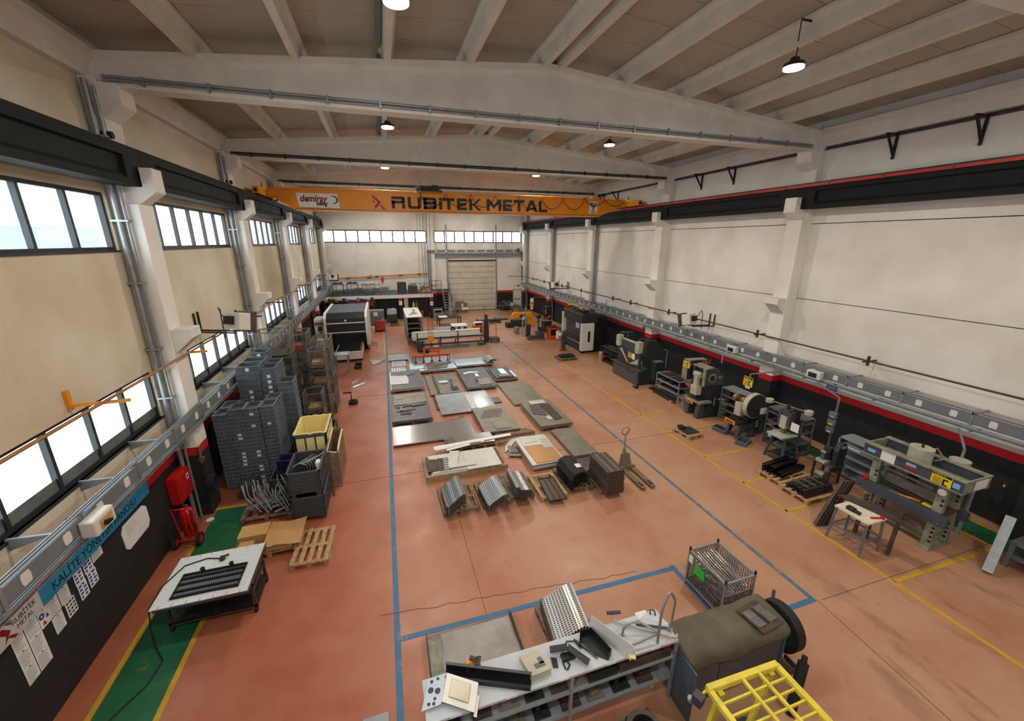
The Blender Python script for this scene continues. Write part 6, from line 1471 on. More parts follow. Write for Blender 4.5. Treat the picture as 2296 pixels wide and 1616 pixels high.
for x in (11.74,12.56): MB().box(x-.05,x+.05,4.34,6.32,1.72,1.98).build('head_beam',M['mblue'],t)
for x in (11.74,12.56): MB().box(x-.08,x+.08,4.32,6.34,1.98,2.01).box(x-.08,x+.08,4.32,6.34,1.69,1.72).build('beam_flange',M['olive'],t)
for y in (4.35,6.30): B(11.7,12.62,y-.02,y+.02,1.70,2.0).build('end_plate',M['olive'],t)
B(12.1,12.2,4.325,4.33,1.74,1.95).build('notice',M['paper'],t); B(12.05,12.5,4.322,4.328,1.74,1.96).build('end_notice',M['paper'],t)
B(11.8,12.5,4.4,6.25,1.74,1.76).build('head_floor',M['olive'],t)
MB().cyl((12.18,5.42,1.76),(12.18,5.42,2.22),.23,24).build('oil_tank',M['cream'],t); MB().cyl((12.18,5.42,2.22),(12.18,5.42,2.30),.03,8).build('filler_cap',M['black'],t)
MB().cyl((12.75,4.95,1.72),(12.75,4.95,1.96),.12,16).build('motor',M['mdark'],t); MB().cyl((12.75,4.95,1.96),(12.75,4.95,2.04),.19,20).build('motor_fan_cover',M['cream'],t)
MB().box(12.62,12.9,4.7,5.1,1.55,1.72).build('pump_block',M['dsteel'],t)
MB().tube([(12.4,5.4,2.1),(12.5,5.3,2.2),(12.55,5.15,2.0),(12.65,5.0,1.8)],.022,6).tube([(12.3,5.2,1.95),(12.45,5.1,2.02),(12.55,4.95,1.95),(12.6,4.85,1.75)],.018,6).build('hydraulic_hose',M['olive'],t)
B(12.0,12.3,4.85,5.9,1.08,1.32).build('press_plate',M['steel'],t); MB().cyl((12.15,5.4,1.32),(12.15,5.4,1.76),.10,16).build('piston',M['dsteel'],t); B(11.93,11.99,4.9,5.85,1.42,1.48).build('rack_rail',M['steel'],t)
yplate(11.688,4.72,1.70,.36,.30,t); B(11.68,11.69,5.62,5.92,1.72,1.97).build('notice',M['paper'],t); B(11.68,11.69,6.05,6.22,1.80,1.88).build('sticker',M['bluel'],t); B(11.68,11.69,5.2,5.4,1.85,1.92).build('sticker',M['bluel'],t); B(11.68,11.69,5.2,5.4,1.77,1.83).build('red_sticker',M['red'],t); B(11.68,11.69,4.40,4.52,1.78,1.9).build('sticker',M['bluel'],t)
MB().cyl((11.78,4.68,1.52),(11.80,4.68,1.52),.08,16).build('pressure_gauge',M['white'],t); B(11.76,11.82,6.1,6.2,1.0,1.12).build('red_button',M['red'],t)
one('yellow_handle_tool',MB().bar((11.85,5.25,1.0),(11.95,5.05,1.0),.05,.03).bar((11.78,5.4,1.0),(11.86,5.25,1.0),.03,.02),M['cranY'],'yellow-handled tool on the hydraulic press table','tool')
one('yellow_block',B(11.86,11.94,4.75,4.98,.992,1.03),M['yel'],'yellow block on the hydraulic press table nearer the gauge','block')
one('bright_rule',MB().bar((11.78,5.6,.995),(11.82,5.2,.995),.04,.008),M['sh_inox'],'bright steel rule on the hydraulic press table','rule')
# mesh screen behind
t=thing('mesh_screen','grey steel mesh screen on a post at the near end of the press','screen',(13.3,4.8,0))
B(13.14,13.20,4.70,4.76,0,1.46).build('post',M['shelf'],t)
mb=MB()
for k in range(26): mb.box(12.72,13.16,4.72,4.726,.60+.032*k,.605+.032*k)
for k in range(6): mb.box(12.72+.088*k,12.728+.088*k,4.718,4.728,.60,1.42)
mb.build('mesh',M['cage'],t); MB().box(12.70,13.2,4.71,4.74,1.42,1.46).build('top_bar',M['shelf'],t); MB().box(12.70,12.74,4.71,4.75,.0,1.46).build('post',M['shelf'],t)
# ---- work table with profiles and leaning beams
t=thing('work_table','small grey tube-frame work table with a spattered cream top','table',(10.27,5.28,0))
B(9.98,10.60,4.92,5.66,.86,.90).build('top',mat('spattered_cream',(214,206,186),.7,rgb2=(120,112,100),scale=16,thr=(.3,.42)),t)
for (xa,ya),(xb,yb) in (((9.97,5.66),(10.02,5.62)),((9.98,4.92),(10.02,4.96)),((10.60,4.92),(10.56,4.96)),((10.58,5.64),(10.56,5.62))): MB().bar((xa,ya,0),(xb,yb,.86),.045).build('leg',M['shelfd'],t)
for a,b in (((9.99,5.65),(10.0,4.93)),((10.0,4.93),(10.59,4.93)),((10.59,4.93),(10.58,5.64)),((10.58,5.64),(9.99,5.65))): MB().bar((*a,.40),(*b,.40),.03).build('rung',M['shelfd'],t)
for k in range(6): one('steel_section',MB().bar((10.42+.055*k,5.9-.03*k,.925+.003*k),(10.72+.055*k,4.45+.05*(k%3),.93+.003*k),.045,.04),M['steel'] if k%2 else M['rust'],'long steel section lying over the work table, %s from the aisle'%ORDN[k].replace('topmost','first'),'section')
one('red_wrench',MB().bar((10.25,5.05,.915),(10.45,4.98,.915),.035,.03).cyl((10.5,4.96,.90),(10.5,4.96,.95),.045,8),M['red'],'red-handled wrench on the work table','wrench')
one('vice',B(10.08,10.2,5.32,5.48,.90,.98).box(10.1,10.18,5.2,5.32,.9,.96),M['dsteel'],'small dark clamp on the work table','clamp')
for k in range(4): one('leaning_beam',MB().bar((10.08+.09*k,6.02-.02*k,.03),(10.75+.07*k,6.05-.03*k,1.18),.08,.10),M['rust'] if k<3 else M['dsteel'],'dark steel beam leaning left of the work table, %s from the aisle'%ORDN[k].replace('topmost','first'),'beam')
for k,(x,y,h) in enumerate(((10.70,4.78,1.12),(10.80,5.55,1.05),(10.82,5.32,1.02))): one('upright_beam',MB().bar((x,y,0),(x+.12,y+.03,h),.07,.09),M['rust'],'brown channel standing upright %s'%('at the near corner of the work table','behind the work table, farther','behind the work table, nearer')[k],'beam')
# ---- black cabinet at the pier, bench and channel at the right edge
t=thing('air_hose_coil','thin blue coiled air hose on the black wall near the right edge','hose',(14.5,4.9,.3))
MB().tube([(14.55+.02*math.cos(i*1.2),4.75+.02*math.sin(i*1.2),.35+.012*i) for i in range(60)],.005,5).build('coil',M['navy'],t); MB().box(14.54,14.57,4.74,4.77,1.07,1.13).build('coupling',M['yel'],t)
t=thing('side_bench','grey steel bench with machine parts at the right edge of the picture','bench',(13.2,3.2,0))
for x in (12.85,13.9):
    for y in (2.5,3.75): B(x-.04,x+.04,y-.04,y+.04,0,.62).build('leg',M['shelfd'],t)
B(12.8,13.95,2.4,3.8,.28,.33).build('lower_board',M['shelfd'],t); B(12.8,13.95,2.4,3.8,.60,.66).build('top_board',M['shelfd'],t)
one('die_block',B(12.95,13.3,3.0,3.6,.332,.50),M['dsteel'],'dark die block on the lower board of the side bench','die'); one('die_block',B(13.0,13.5,3.1,3.6,.662,.84),M['rust'],'brown die block on top of the side bench','die')
one('steel_channel',MB().bar((12.15,3.74,.05),(12.74,3.90,1.22),.16,.12),M['galv'],'bright grey steel channel leaning on the side bench','channel')
# ================================================================ near objects
random.seed(61)
# grey-topped plate stack on floor
t=thing('floor_plate','low steel-edged tray with a grey felt sheet beside the bench','plate',(1.0,5.4,0))
B(.2,1.82,5.02,5.84,0,.07).build('tray',M['sh_dark'],t); MB().box(.2,.215,5.02,5.84,.07,.13).box(1.78,1.82,5.02,5.84,.07,.14).build('edge',M['dsteel'],t); B(.22,.45,5.04,5.8,.07,.1).build('side_sheet',M['olive'],t)
mb=MB(); n=14; vs=[]
for j in range(n):
    for i in range(n):
        u,v_=i/(n-1),j/(n-1); vs.append((.42+1.36*u,5.03+.77*v_,.10+.018*math.sin(7*u+3*v_)*math.sin(5*v_+1)))
mb.add(vs,[(j*n+i,j*n+i+1,(j+1)*n+i+1,(j+1)*n+i) for j in range(n-1) for i in range(n-1)],True); o=mb.build('felt_sheet',M['gbrown'],t); sd=o.modifiers.new('t','SOLIDIFY'); sd.thickness=.012
# perforated sheets on pallet
put(make_pallet(.8,.75,'woodd',label='grey pallet under the perforated covers beside the bench'),2.70,5.42,0,.02)
PN=perf('near_perforated',(206,202,196),(40,34,30),.052,.042,.5,.55,metal=.75,rough=.32)
gN=guard_mesh(.62,.92,.26,PN,1)
guards(2.62,5.2,.16,10,.028,gN,-.10,'in the stack beside the bench','perforated covers beside the bench')
# ---- bench with three boards
t=thing('long_bench','long pale grey steel bench with two lower boards full of dies','bench',(2.0,4.15,0))
X0,X1,YA,YB=.05,3.83,3.70,4.26; ZB=1.2; ZM=.88; ZL=.46
for x in (X0+.02,2.06,X1-.02):
    for y in (YA+.02,YB-.02): B(x-.022,x+.022,y-.022,y+.022,0,ZB-.04).build('post',M['shelf'],t)
M['btop']=mat('bench_top_grey',(196,200,204),.55,var=.05,scale=3)
B(X0,X1,YA,YB,ZB-.04,ZB).build('top',M['btop'],t); B(X0,X1,YA,YB,ZM-.03,ZM).build('middle_board',M['shelf'],t); B(X0,X1,YA,YB,ZL-.03,ZL).build('lower_board',M['shelf'],t)
B(X0+.02,X1-.02,YB-.02,YB-.01,ZL,ZM-.03).build('back_panel',mat('bench_blue_panel',(92,108,122),.6),t)
for k in range(5): B(.35+.75*k,.5+.75*k,YA-.004,YA,ZB-.035,ZB-.005).build('label_holder',M['paper'],t)
for z,n in ((ZM,9),(ZL,8)): 
    for k in range(n):
        x=X0+.22+k*(X1-X0-.4)/n; w=.30*random.uniform(.7,1); mb=MB().box(x,x+w,YA+.05,YA+.42,z,z+.04)
        if k%3==0: mb.cyl((x+w*.3,YA+.15,z+.04),(x+w*.3,YA+.15,z+.19),.04,12).cyl((x+w*.7,YA+.3,z+.04),(x+w*.7,YA+.3,z+.17),.035,12)
        elif k%3==1: mb.box(x+.03,x+w-.03,YA+.1,YA+.34,z+.12,z+.17).cyl((x+.06,YA+.2,z+.04),(x+.06,YA+.2,z+.12),.02,8).cyl((x+w-.06,YA+.2,z+.04),(x+w-.06,YA+.2,z+.12),.02,8)
        else: mb.box(x+.04,x+w*.6,YA+.08,YA+.3,z+.04,z+.11).ring((x+w*.65,YA+.2,z+.055),(0,0,1),.05,.09,.03,14)
        one('press_die',mb,M[('dsteel','rust','sh_tan')[k%3]],'die on the %s board of the long bench, %s from left'%('middle' if z>.7 else 'lower',ORDN[k].replace('topmost','first')),'die','dies on the boards of the long bench')
for k,(x0,x1,z) in enumerate(((2.85,3.75,ZM+.13),(2.35,2.82,ZM+.12))):
    one('steel_plate_pack',B(x0,x1,YA+.03,YB-.05,ZM+.002,z),M['dsteel'] if k else M['rust'],'dark plate pack under the bench top, %s one'%('right','left')[k],'plates')
for k,(x0,x1,y0,y1,h) in enumerate(((2.75,3.35,3.05,3.6,.34),(2.2,2.65,3.2,3.6,.24))):
    q=thing('die_block','heavy oily die block on the floor before the bench, %s one'%('larger','smaller')[k],'die',((x0+x1)/2,(y0+y1)/2,0)); B(x0,x1,y0,y1,0,h*.4).build('lower_plate',M['sh_tan'],q,bevel=.01); B(x0+.1,x1-.12,y0+.1,y1-.1,h*.4,h).build('upper_block',M['dsteel'],q,bevel=.01)
# things on the bench top
ZT=1.202
def S(*p): return tuple((x*.9587,y*.9587) for x,y in p)
M['pbeige']=mat('pale_beige',(204,194,174),.4,.25)
t=thing('control_panel_sheet','pale blue punched sheet with round holes overhanging the left bench end','panel',(.2,4.0,ZT))
c0=Vector((.195,4.03,ZT+.05)); ax,ay=Vector((.125,.0,.01)),Vector((.065,.18,.012)); nn=ax.cross(ay).normalized()
MB().obox(c0,ax,ay,nn*.004).build('sheet',mat('pale_blue_sheet',(196,210,220),.4,.2),t)
for u,v_,r in ((-.55,.72,.022),(.1,.78,.02),(-.45,.15,.038),(.35,-.05,.038),(.2,-.5,.02),(-.35,-.72,.022),(.2,-.8,.022)):
    c=c0+ax*u+ay*v_+nn*.005; MB().cyl(c-nn*.001,c+nn*.002,r,16).build('punched_hole',M['mdark'],t)
t=thing('beige_cover','beige sheet-metal cover with a raised rectangle on the left bench end','cover',(.5,3.9,ZT))
c0=Vector((.52,3.90,ZT+.08)); ax,ay=Vector((.19,-.12,-.01)),Vector((.06,.15,.03)); nn=ax.cross(ay).normalized()
MB().obox(c0,ax,ay,nn*.004).obox(c0-ax-nn*.04,ax*.02,ay,nn*.04).build('sheet',M['sh_al'],t); MB().obox(c0+nn*.012-ax*.05+ay*.08,ax*.62,ay*.66,nn*.008).build('raised_panel',M['pbeige'],t,bevel=.008); MB().obox(c0+ax*1.05-ay*.5-nn*.02,ax*.1,ay*.7,nn*.004).build('flange',M['sh_al'],t)
t=thing('black_cover_channel','long black sheet-metal channel lying diagonally across the left bench top','channel',(.95,4.0,ZT))
a,b=Vector((.36,4.24,0)),Vector((1.46,3.75,0)); d=(b-a).normalized(); nrm=Vector((-d.y,d.x,0)); L_=(b-a).length/2; c=(a+b)/2
MB().obox(c+Vector((0,0,ZT+.006)),d*L_,nrm*.075,Vector((0,0,.005))).obox(c+nrm*.075+Vector((0,0,ZT+.07)),d*L_,nrm*.005,Vector((0,0,.07))).obox(c-nrm*.075+Vector((0,0,ZT+.04)),d*L_*.97,nrm*.005,Vector((0,0,.035))).build('channel',M['black'],t)
for k in range(4): MB().obox(c+nrm*.068+d*(-.3+.2*k)+Vector((0,0,ZT+.07)),d*.05,nrm*.002,Vector((0,0,.03))).build('cut_out',M['slot'],t)
MB().obox(c+nrm*.06+Vector((0,0,ZT+.142)),d*L_,nrm*.02,Vector((0,0,.004))).build('lip',M['mgrey'],t)
t=thing('work_gloves','pair of orange and black work gloves lying at the back edge of the bench','gloves',(.74,4.23,ZT))
def glove(cx,cy,rz,z):
    mb=MB(); R_=Matrix.Rotation(rz,3,'Z')
    def seg(p,q,r): mb.cyl(Vector((cx,cy,z))+R_@Vector(p),Vector((cx,cy,z))+R_@Vector(q),r,8,r*.8)
    seg((-.09,0,0),(.0,0,.0),.033)
    for i,yy in enumerate((-.03,-.01,.012,.034)): seg((0,yy,0),(.075-.008*abs(i-1.5),yy*1.4,.0),.011)
    seg((-.03,-.03,0),(.03,-.075,0),.012)
    return mb
glove(.74,4.23,.3,ZT+.12).build('glove',M['cranY'],t); glove(.80,4.21,-.5,ZT+.16).build('glove',M['rust'],t); B(.66,.86,4.18,4.25,ZT,ZT+.1).build('support_block',M['cream'],t)
t=thing('folded_sheet_box','beige folded sheet-metal box with a stepped cut-out on the bench','panel',(1.6,3.95,ZT))
c0=Vector((1.595,3.96,ZT+.10)); ax,ay=Vector((.15,.01,0)),Vector((-.035,.16,.0)); nn=Vector((0,0,1))
MB().obox(c0,ax,ay,nn*.004).obox(c0-ay*.98-nn*.045,ax,ay*.02,nn*.05).obox(c0-ax*.98-nn*.045,ax*.02,ay,nn*.05).obox(c0+ax*.98-nn*.045,ax*.02,ay,nn*.05).build('shell',M['pbeige'],t); MB().obox(c0+ax*.25-ay*.35+nn*.006,ax*.5,ay*.22,nn*.002).obox(c0+ax*.55+ay*.0+nn*.006,ax*.22,ay*.3,nn*.002).build('stepped_recess',M['shelfd'],t)
t=thing('black_bracket','black hinged bracket assembly with wire loops in the middle of the bench','bracket',(2.12,3.95,ZT))
MB().bar((1.88,4.10,ZT+.06),(2.12,4.02,ZT+.12),.10,.012).bar((2.12,4.02,ZT+.12),(2.34,3.76,ZT+.06),.10,.012).build('arm',M['black'],t); MB().cyl((2.12,4.02,ZT+.12),(2.12,4.02,ZT+.14),.02,10).build('pivot',M['steel'],t); MB().tube([(2.06,4.05,ZT+.02),(2.18,4.17,ZT+.02),(2.30,4.14,ZT+.02),(2.34,4.0,ZT+.02)],.010,6).build('wire_loop',M['black'],t); MB().box(2.0,2.2,3.9,4.0,ZT,ZT+.06).build('pedestal',M['black'],t)
one('black_hook',MB().tube([(2.0,3.80,ZT+.012),(2.0,3.90,ZT+.012),(2.06,3.92,ZT+.012),(2.08,3.84,ZT+.012),(2.02,3.79,ZT+.012)],.012,6),M['black'],'small black loop hook beside the black bracket','hook')
one('black_curved_plate',MB().prism([(1.84,3.88),(1.91,3.86),(1.94,3.98),(1.86,4.02)],'xy',ZT,ZT+.02),M['black'],'small black plate left of the black bracket','plate')
one('steel_triangle',MB().tube([(2.30,4.17,ZT+.02),(2.50,3.80,ZT+.02),(2.40,4.04,ZT+.02)],.010,6,True),M['steel'],'thin steel triangle frame right of the black bracket','frame')
t=thing('black_tray_part','black folded sheet-metal tray with a cut-out grip on the bench','part',(2.5,4.0,ZT))
pl=[(2.34,4.06),(2.42,4.20),(2.60,4.20),(2.66,4.02),(2.72,3.80),(2.64,3.74),(2.52,3.84),(2.44,3.92)]
MB().prism(pl,'xy',ZT,ZT+.01).build('base',M['black'],t)
for i in range(5): MB().bar((*pl[i],ZT+.06),(*pl[i+1],ZT+.06),.008,.11).build('side_wall',M['black'],t)
t=thing('galvanised_bracket_rail','long pale galvanised angle with welded tabs leaning across the bench','angle',(2.8,3.95,ZT))
a,b=Vector((2.62,4.28,ZT+.13)),Vector((2.98,3.66,ZT+.10)); d=(b-a).normalized(); nr=d.cross(Vector((0,0,1))).normalized()
MB().obox((a+b)/2,d*(b-a).length/2,nr*.004,Vector((.03,.02,.10))).obox((a+b)/2-Vector((0,0,.10))+nr*-.06,d*(b-a).length/2,nr*.06,Vector((0,0,.004))).build('angle',M['sh_al'],t)
for k in (-.55,.0,.5): MB().obox((a+b)/2+d*k*.7-nr*.05-Vector((0,0,.05)),d*.035,nr*.004,Vector((0,0,.05))).build('tab',M['sh_gal'],t)
MB().obox(b+Vector((.0,-.0,-.04)),(.04,-.02,0),(.02,.04,0),(0,0,.012)).build('end_bracket',M['cream_lin'],t)
t=thing('tube_handrail','grey tubular handrail frame standing on the right end of the bench','handrail',(3.6,3.85,ZT))
MB().tube([(3.49,3.76,ZT),(3.50,3.77,ZT+.55),(3.53,3.78,ZT+.68),(3.60,3.80,ZT+.84),(3.64,3.81,ZT+.86),(3.68,3.82,ZT+.82),(3.80,3.86,ZT+.62),(3.82,3.87,ZT+.55),(3.80,3.88,ZT)],.02,10).build('hoop',M['galv'],t); MB().tube([(3.05,4.02,ZT+.0),(3.06,4.03,ZT+.10),(3.12,4.04,ZT+.17),(3.3,4.0,ZT+.22),(3.50,3.80,ZT+.16)],.018,8).build('side_hoop',M['galv'],t); MB().tube([(2.98,3.80,ZT+.03),(3.04,3.79,ZT+.08),(3.49,3.79,ZT+.14)],.018,8).build('lower_rail',M['galv'],t); MB().cyl((2.97,3.80,ZT),(2.97,3.80,ZT+.05),.035,10).cyl((3.80,3.88,ZT),(3.80,3.88,ZT+.012),.045,12).box(3.0,3.1,4.0,4.06,ZT,ZT+.008).build('foot_flange',M['galv'],t)
t=thing('bent_push_bar','brownish bent push bar with a flat grip on the right bench end','bar',(3.3,4.1,ZT))
MB().tube([(3.03,4.30,ZT+.14),(3.03,4.27,ZT+.07),(3.07,4.22,ZT+.04),(3.15,4.16,ZT+.04),(3.72,3.75,ZT+.04),(3.80,3.72,ZT+.04),(3.84,3.76,ZT+.04)],.017,8).build('tube',M['pbeige'],t); MB().bar((2.94,4.32,ZT+.15),(3.16,4.27,ZT+.15),.05,.02).build('grip',M['mdark'],t)
t=thing('wedge_sheet','pale triangular sheet with a slotted dark edge on the right bench end','sheet',(3.6,4.08,ZT))
MB().prism([(3.34,4.10),(3.72,4.25),(3.82,3.94),(3.78,3.90)],'xy',ZT+.05,ZT+.056).build('sheet',M['btop'],t); MB().bar((3.34,4.10,ZT+.03),(3.76,3.90,ZT+.03),.008,.05).build('slotted_edge',M['shelfd'],t); MB().tube([(3.64,4.16,ZT+.056),(3.66,4.20,ZT+.11),(3.72,4.16,ZT+.11),(3.71,4.12,ZT+.056)],.012,6).build('dark_handle',M['black'],t)
one('paper_note',B(3.45,3.65,4.18,4.30,ZT+.0,ZT+.003),M['paper'],'white paper sticking out behind the wedge sheet','paper')
one('red_box',B(3.62,3.78,3.76,3.92,ZM+.14,ZM+.19),M['red'],'small red box under the right end of the bench top','box')
# ---- guillotine under an olive tarpaulin
t=thing('covered_guillotine','machine under an olive tarpaulin with blue-grey steel sides','machine',(4.8,3.8,0))
for x0,x1 in ((3.86,3.90),(5.80,5.84)): MB().prism([(3.48,0),(3.88,0),(4.1,.9),(3.55,.92),(3.48,.8)],'yz',x0,x1).build('side_plate',mat('guillotine_blue',(86,104,120),.5),t)
B(3.90,5.80,3.50,3.54,.04,.82).build('front_apron',M['mgrey'],t,bevel=.01); B(4.5,4.504,3.494,3.5,.04,.82).build('apron_seam',M['slot'],t)
B(3.92,5.78,3.56,4.1,.05,.9).build('body',M['mdark'],t)
mb=MB(); n,m_=30,18; vs=[]
prof=[(3.46,.80),(3.44,.90),(3.46,1.0),(3.55,1.07),(3.75,1.09),(3.98,1.08),(4.10,1.04),(4.17,.95),(4.18,.82)]
for i in range(n):
    x=3.88+1.94*i/(n-1)
    for j,(y,z) in enumerate(prof):
        vs.append((x+.02*math.sin(j*1.3),y+.012*math.sin(x*9+j),z+.014*math.sin(x*6+j*.8)+(-.012*random.random() if 0<j<8 else .03*math.sin(x*5))))
k_=len(prof)
mb.add(vs,[(i*k_+j,(i+1)*k_+j,(i+1)*k_+j+1,i*k_+j+1) for i in range(n-1) for j in range(k_-1)]+[tuple(range(k_)),tuple((n-1)*k_+j for j in range(k_))],True); o=mb.build('tarpaulin',M['tarp'],t)
w_=MB().ring((5.98,3.72,.72),(1,0,0),.30,.40,.16,32).build('flywheel_tyre',M['rubber'],t); MB().cyl((5.92,3.72,.72),(6.02,3.72,.72),.30,28).build('flywheel_disc',mat('wheel_green',(30,74,58),.5),w_)
MB().bar((5.95,3.9,.95),(6.15,4.05,1.08),.05).build('lever',M['dsteel'],t)
MB().box(5.84,6.1,3.35,3.6,.08,.10).box(5.84,6.1,3.35,3.37,.1,.18).box(5.84,5.86,3.35,3.6,.1,.18).box(6.08,6.1,3.35,3.6,.1,.18).build('scrap_tray',M['rust'],t)
t=thing('embossed_plate','steel plate with two embossed window shapes lying on the tarpaulin','plate',(5.45,3.72,1.1))
MB().obox((5.42,3.70,1.125),(.24,.03,-.003),(-.04,.24,.0),(0,0,.006)).build('plate',M['rust'],t)
for u in (-.52,.52): MB().obox(Vector((5.42,3.70,1.136))+Vector((.24,.03,0))*u,Vector((.24,.03,-.003))*.36,Vector((-.04,.24,0))*.62,(0,0,.006)).build('embossed_window',M['steel'],t)
for u in (-.08,.08): MB().obox(Vector((5.42,3.70,1.136))+Vector((.24,.03,0))*u,Vector((.24,.03,-.003))*.06,Vector((-.04,.24,0))*.6,(0,0,.004)).build('rib',M['dsteel'],t)
# blue end panel on the floor side
B(0,0,0,0,0,0) if False else None
one('machine_shield',B(3.84,3.858,3.30,3.69,0,1.0),mat('guillotine_blue',(86,104,120),.5),'blue-grey steel side panel between the bench and the covered machine','panel')
# ---- mesh stillage with long rods
t=make_stillage(.76,.96,.86,'grey mesh stillage full of long bright rods',.05,'rod_stillage'); put(t,6.0,5.05,0,.02)
for ch in t.children:
    if ch.name.startswith('post') or ch.name.startswith('top_rim') or ch.name.startswith('base_frame'): ch.data.materials[0]=M['galv']
for sx in (-1,1):
    for sy in (-1,1): MB().cyl((sx*.36,sy*.46,.86),(sx*.36,sy*.46,.93),.022,8).build('stacking_peg',M['black'],t)
B(-.385,-.378,.0,.26,.45,.68).build('green_card',mat('neon_green',(40,190,70),.6),t); B(.372,.376,-.1,.2,.62,.8).build('white_card',M['paper'],t); B(-.385,-.378,.34,.44,.6,.78).build('paper_tag',M['paper'],t)
for k in range(40):
    x=5.70+.56*((k*17)%40)/39; z=.20+.0125*k
    one('steel_rod',MB().tube([(x,5.46,z+.12),(x+.02,5.2,z+.06),(x+.05+.02*math.sin(k),4.70,z-.02),(x+.06,4.63,z-.05)],  .014,7),M['sh_inox'] if k%3 else M['tubes'],'long bright bent rod in the mesh stillage by the covered machine','rod','long rods in the near mesh stillage')
one('mesh_infill',B(5.66,6.34,4.62,5.48,.135,.16),M['dsteel'],'dark tray floor sheet under the bright rods','sheet')
# ---- forklift overhead guard and mast parts
t=thing('forklift','yellow forklift with a barred overhead guard at the bottom edge','forklift',(3.7,1.9,0))
zt=2.08
cr=[(3.17,2.54),(4.15,2.52),(4.15,1.35),(3.17,1.35)]
MB().bar((3.15,2.54,zt),(4.17,2.52,zt),.07,.09).build('front_beam',M['fork'],t,bevel=.01); MB().bar((3.17,2.54,zt),(3.17,1.35,zt),.06,.06).bar((4.15,2.52,zt),(4.15,1.35,zt),.07,.06).bar((3.17,1.35,zt),(4.15,1.35,zt),.06,.06).build('side_rail',M['fork'],t)
for x in (3.62,3.86): MB().bar((x,2.53,zt+.02),(x,1.35,zt+.02),.035,.035).build('long_bar',M['fork'],t)
for k in range(8): MB().bar((3.19,2.36-.125*k,zt),(4.13,2.37-.125*k,zt),.02,.035).build('cross_bar',M['fork'],t)
for x in (3.30,4.05):
    MB().bar((x,2.48,zt-.03),(x+.0,2.62,.8),.07,.05).build('front_pillar',M['fork'],t); MB().bar((x,1.4,zt-.03),(x,1.1,.8),.06,.05).build('rear_pillar',M['fork'],t)
B(3.15,4.2,.4,2.75,.30,.8).build('chassis',M['fork'],t,bevel=.05); B(3.2,4.15,2.1,2.72,.75,1.0).build('counterweight',M['dsteel'],t,bevel=.08)
B(3.4,3.95,1.5,2.0,1.0,1.12).build('seat',M['black'],t,bevel=.04); MB().tube([(3.65+.16*math.cos(a),1.05+.12*math.sin(a),1.45+.1*math.sin(a)) for a in [i*PI/8 for i in range(16)]],.014,6,True).build('steering_wheel',M['black'],t)
for x in (3.3,4.12):
    for y in (.75,2.45): MB().cyl((x-.1,y,.28),(x+.1,y,.28),.28,20).build('wheel',M['rubber'],t)
for x in (3.42,3.95): MB().box(x-.05,x+.05,.25,.35,.05,1.9).build('mast_rail',M['dsteel'],t)
B(3.4,3.97,.26,.34,1.82,1.9).build('mast_cross',M['dsteel'],t)
for x in (3.5,3.85): MB().box(x-.05,x+.05,-.8,.2,.05,.1).build('fork',M['dsteel'],t)
c=MB().obox((3.02,2.52,2.02),(.05,.02,0),(-.02,.05,0),(0,0,.06)).build('work_light',M['mdark'],t); MB().cyl((3.0,2.56,1.96),(2.98,2.60,1.93),.04,10).build('light_lens',M['galv'],c)
MB().obox((3.22,2.64,1.86),(.05,.01,0),(0,.008,0),(0,0,.08)).build('mirror',M['black'],t); MB().bar((3.17,2.56,2.03),(2.98,2.52,2.03),.025).build('light_bracket',M['fork'],t)
# black tube bollards right of the guard
q=thing('black_post','tilted black rubber-sleeved post standing right of the forklift guard','post',(5.6,3.05,0))
MB().cyl((5.45,2.95,0),(5.72,3.1,.75),.075,16).build('sleeve',M['rubber'],q); MB().cyl((5.72,3.1,.75),(5.75,3.12,.85),.04,10).build('cap',M['dsteel'],q)
q=thing('old_tyre_tub','grey round tub of scrap at the bottom edge before the bench','tub',(3.0,2.85,0))
MB().ring((2.78,3.0,.45),(0,0,1),.17,.24,.9,24).cyl((2.78,3.0,.02),(2.78,3.0,.05),.2,20).build('tub',M['dsteel'],q)
for k in range(5): MB().cb((2.70+.05*k,2.95+.03*(k%3),.8),(.07,.06,.12)).build('scrap',M['rust'],q)
one('metal_offcut',B(-.85,-.48,4.5,4.82,0,.012),M['sh_gal'],'pale sheet offcut lying on the floor at the bottom edge','offcut')
# ================================================================ far end
random.seed(71)
ms=thing('mezzanine','white-edged mezzanine platform with dark openings across the far left wall','platform',(-.6,40,0))
YM=38.4
B(XL+.02,4.3,YM,Yf-.02,2.30,2.38).build('deck',M['mgrey'],ms); B(XL+.02,4.3,YM-.02,YM+.15,2.0,2.32).build('fascia',M['wall'],ms)
for x0,x1 in ((1.15,1.5),(3.95,4.3)): B(x0,x1,YM,YM+.3,0,2.05).build('pier',M['wall'],ms)
B(1.62,2.0,YM+.1,YM+.25,0,2.0).build('door_edge',M['cream'],ms)
B(-.82,1.15,YM+.9,YM+.95,0,2.0).build('dark_interior_sheet',M['black'],ms); B(2.0,3.95,YM+.9,YM+.95,0,2.0).build('dark_interior_sheet',M['black'],ms)  # black sheets stand in for the shade inside the two openings
B(XL+.02,-.82,YM+.2,YM+.3,0,2.3).build('shelf_back_wall',M['mdark'],ms)
def railing(pts,z0,lab):
    t=thing('guard_railing',lab,'railing',(*pts[0],z0))
    for i in range(len(pts)-1):
        for dz in (.5,.9): MB().bar((*pts[i],z0+dz),(*pts[i+1],z0+dz),.035).build('rail',M['mgrey'],t)
        L_=math.dist(pts[i],pts[i+1]); n=max(1,round(L_/1.3))
        for k in range(n+1):
            u=k/n; x=pts[i][0]+(pts[i+1][0]-pts[i][0])*u; y=pts[i][1]+(pts[i+1][1]-pts[i][1])*u; B(x-.018,x+.018,y-.018,y+.018,z0,z0+.9).build('baluster',M['mgrey'],t)
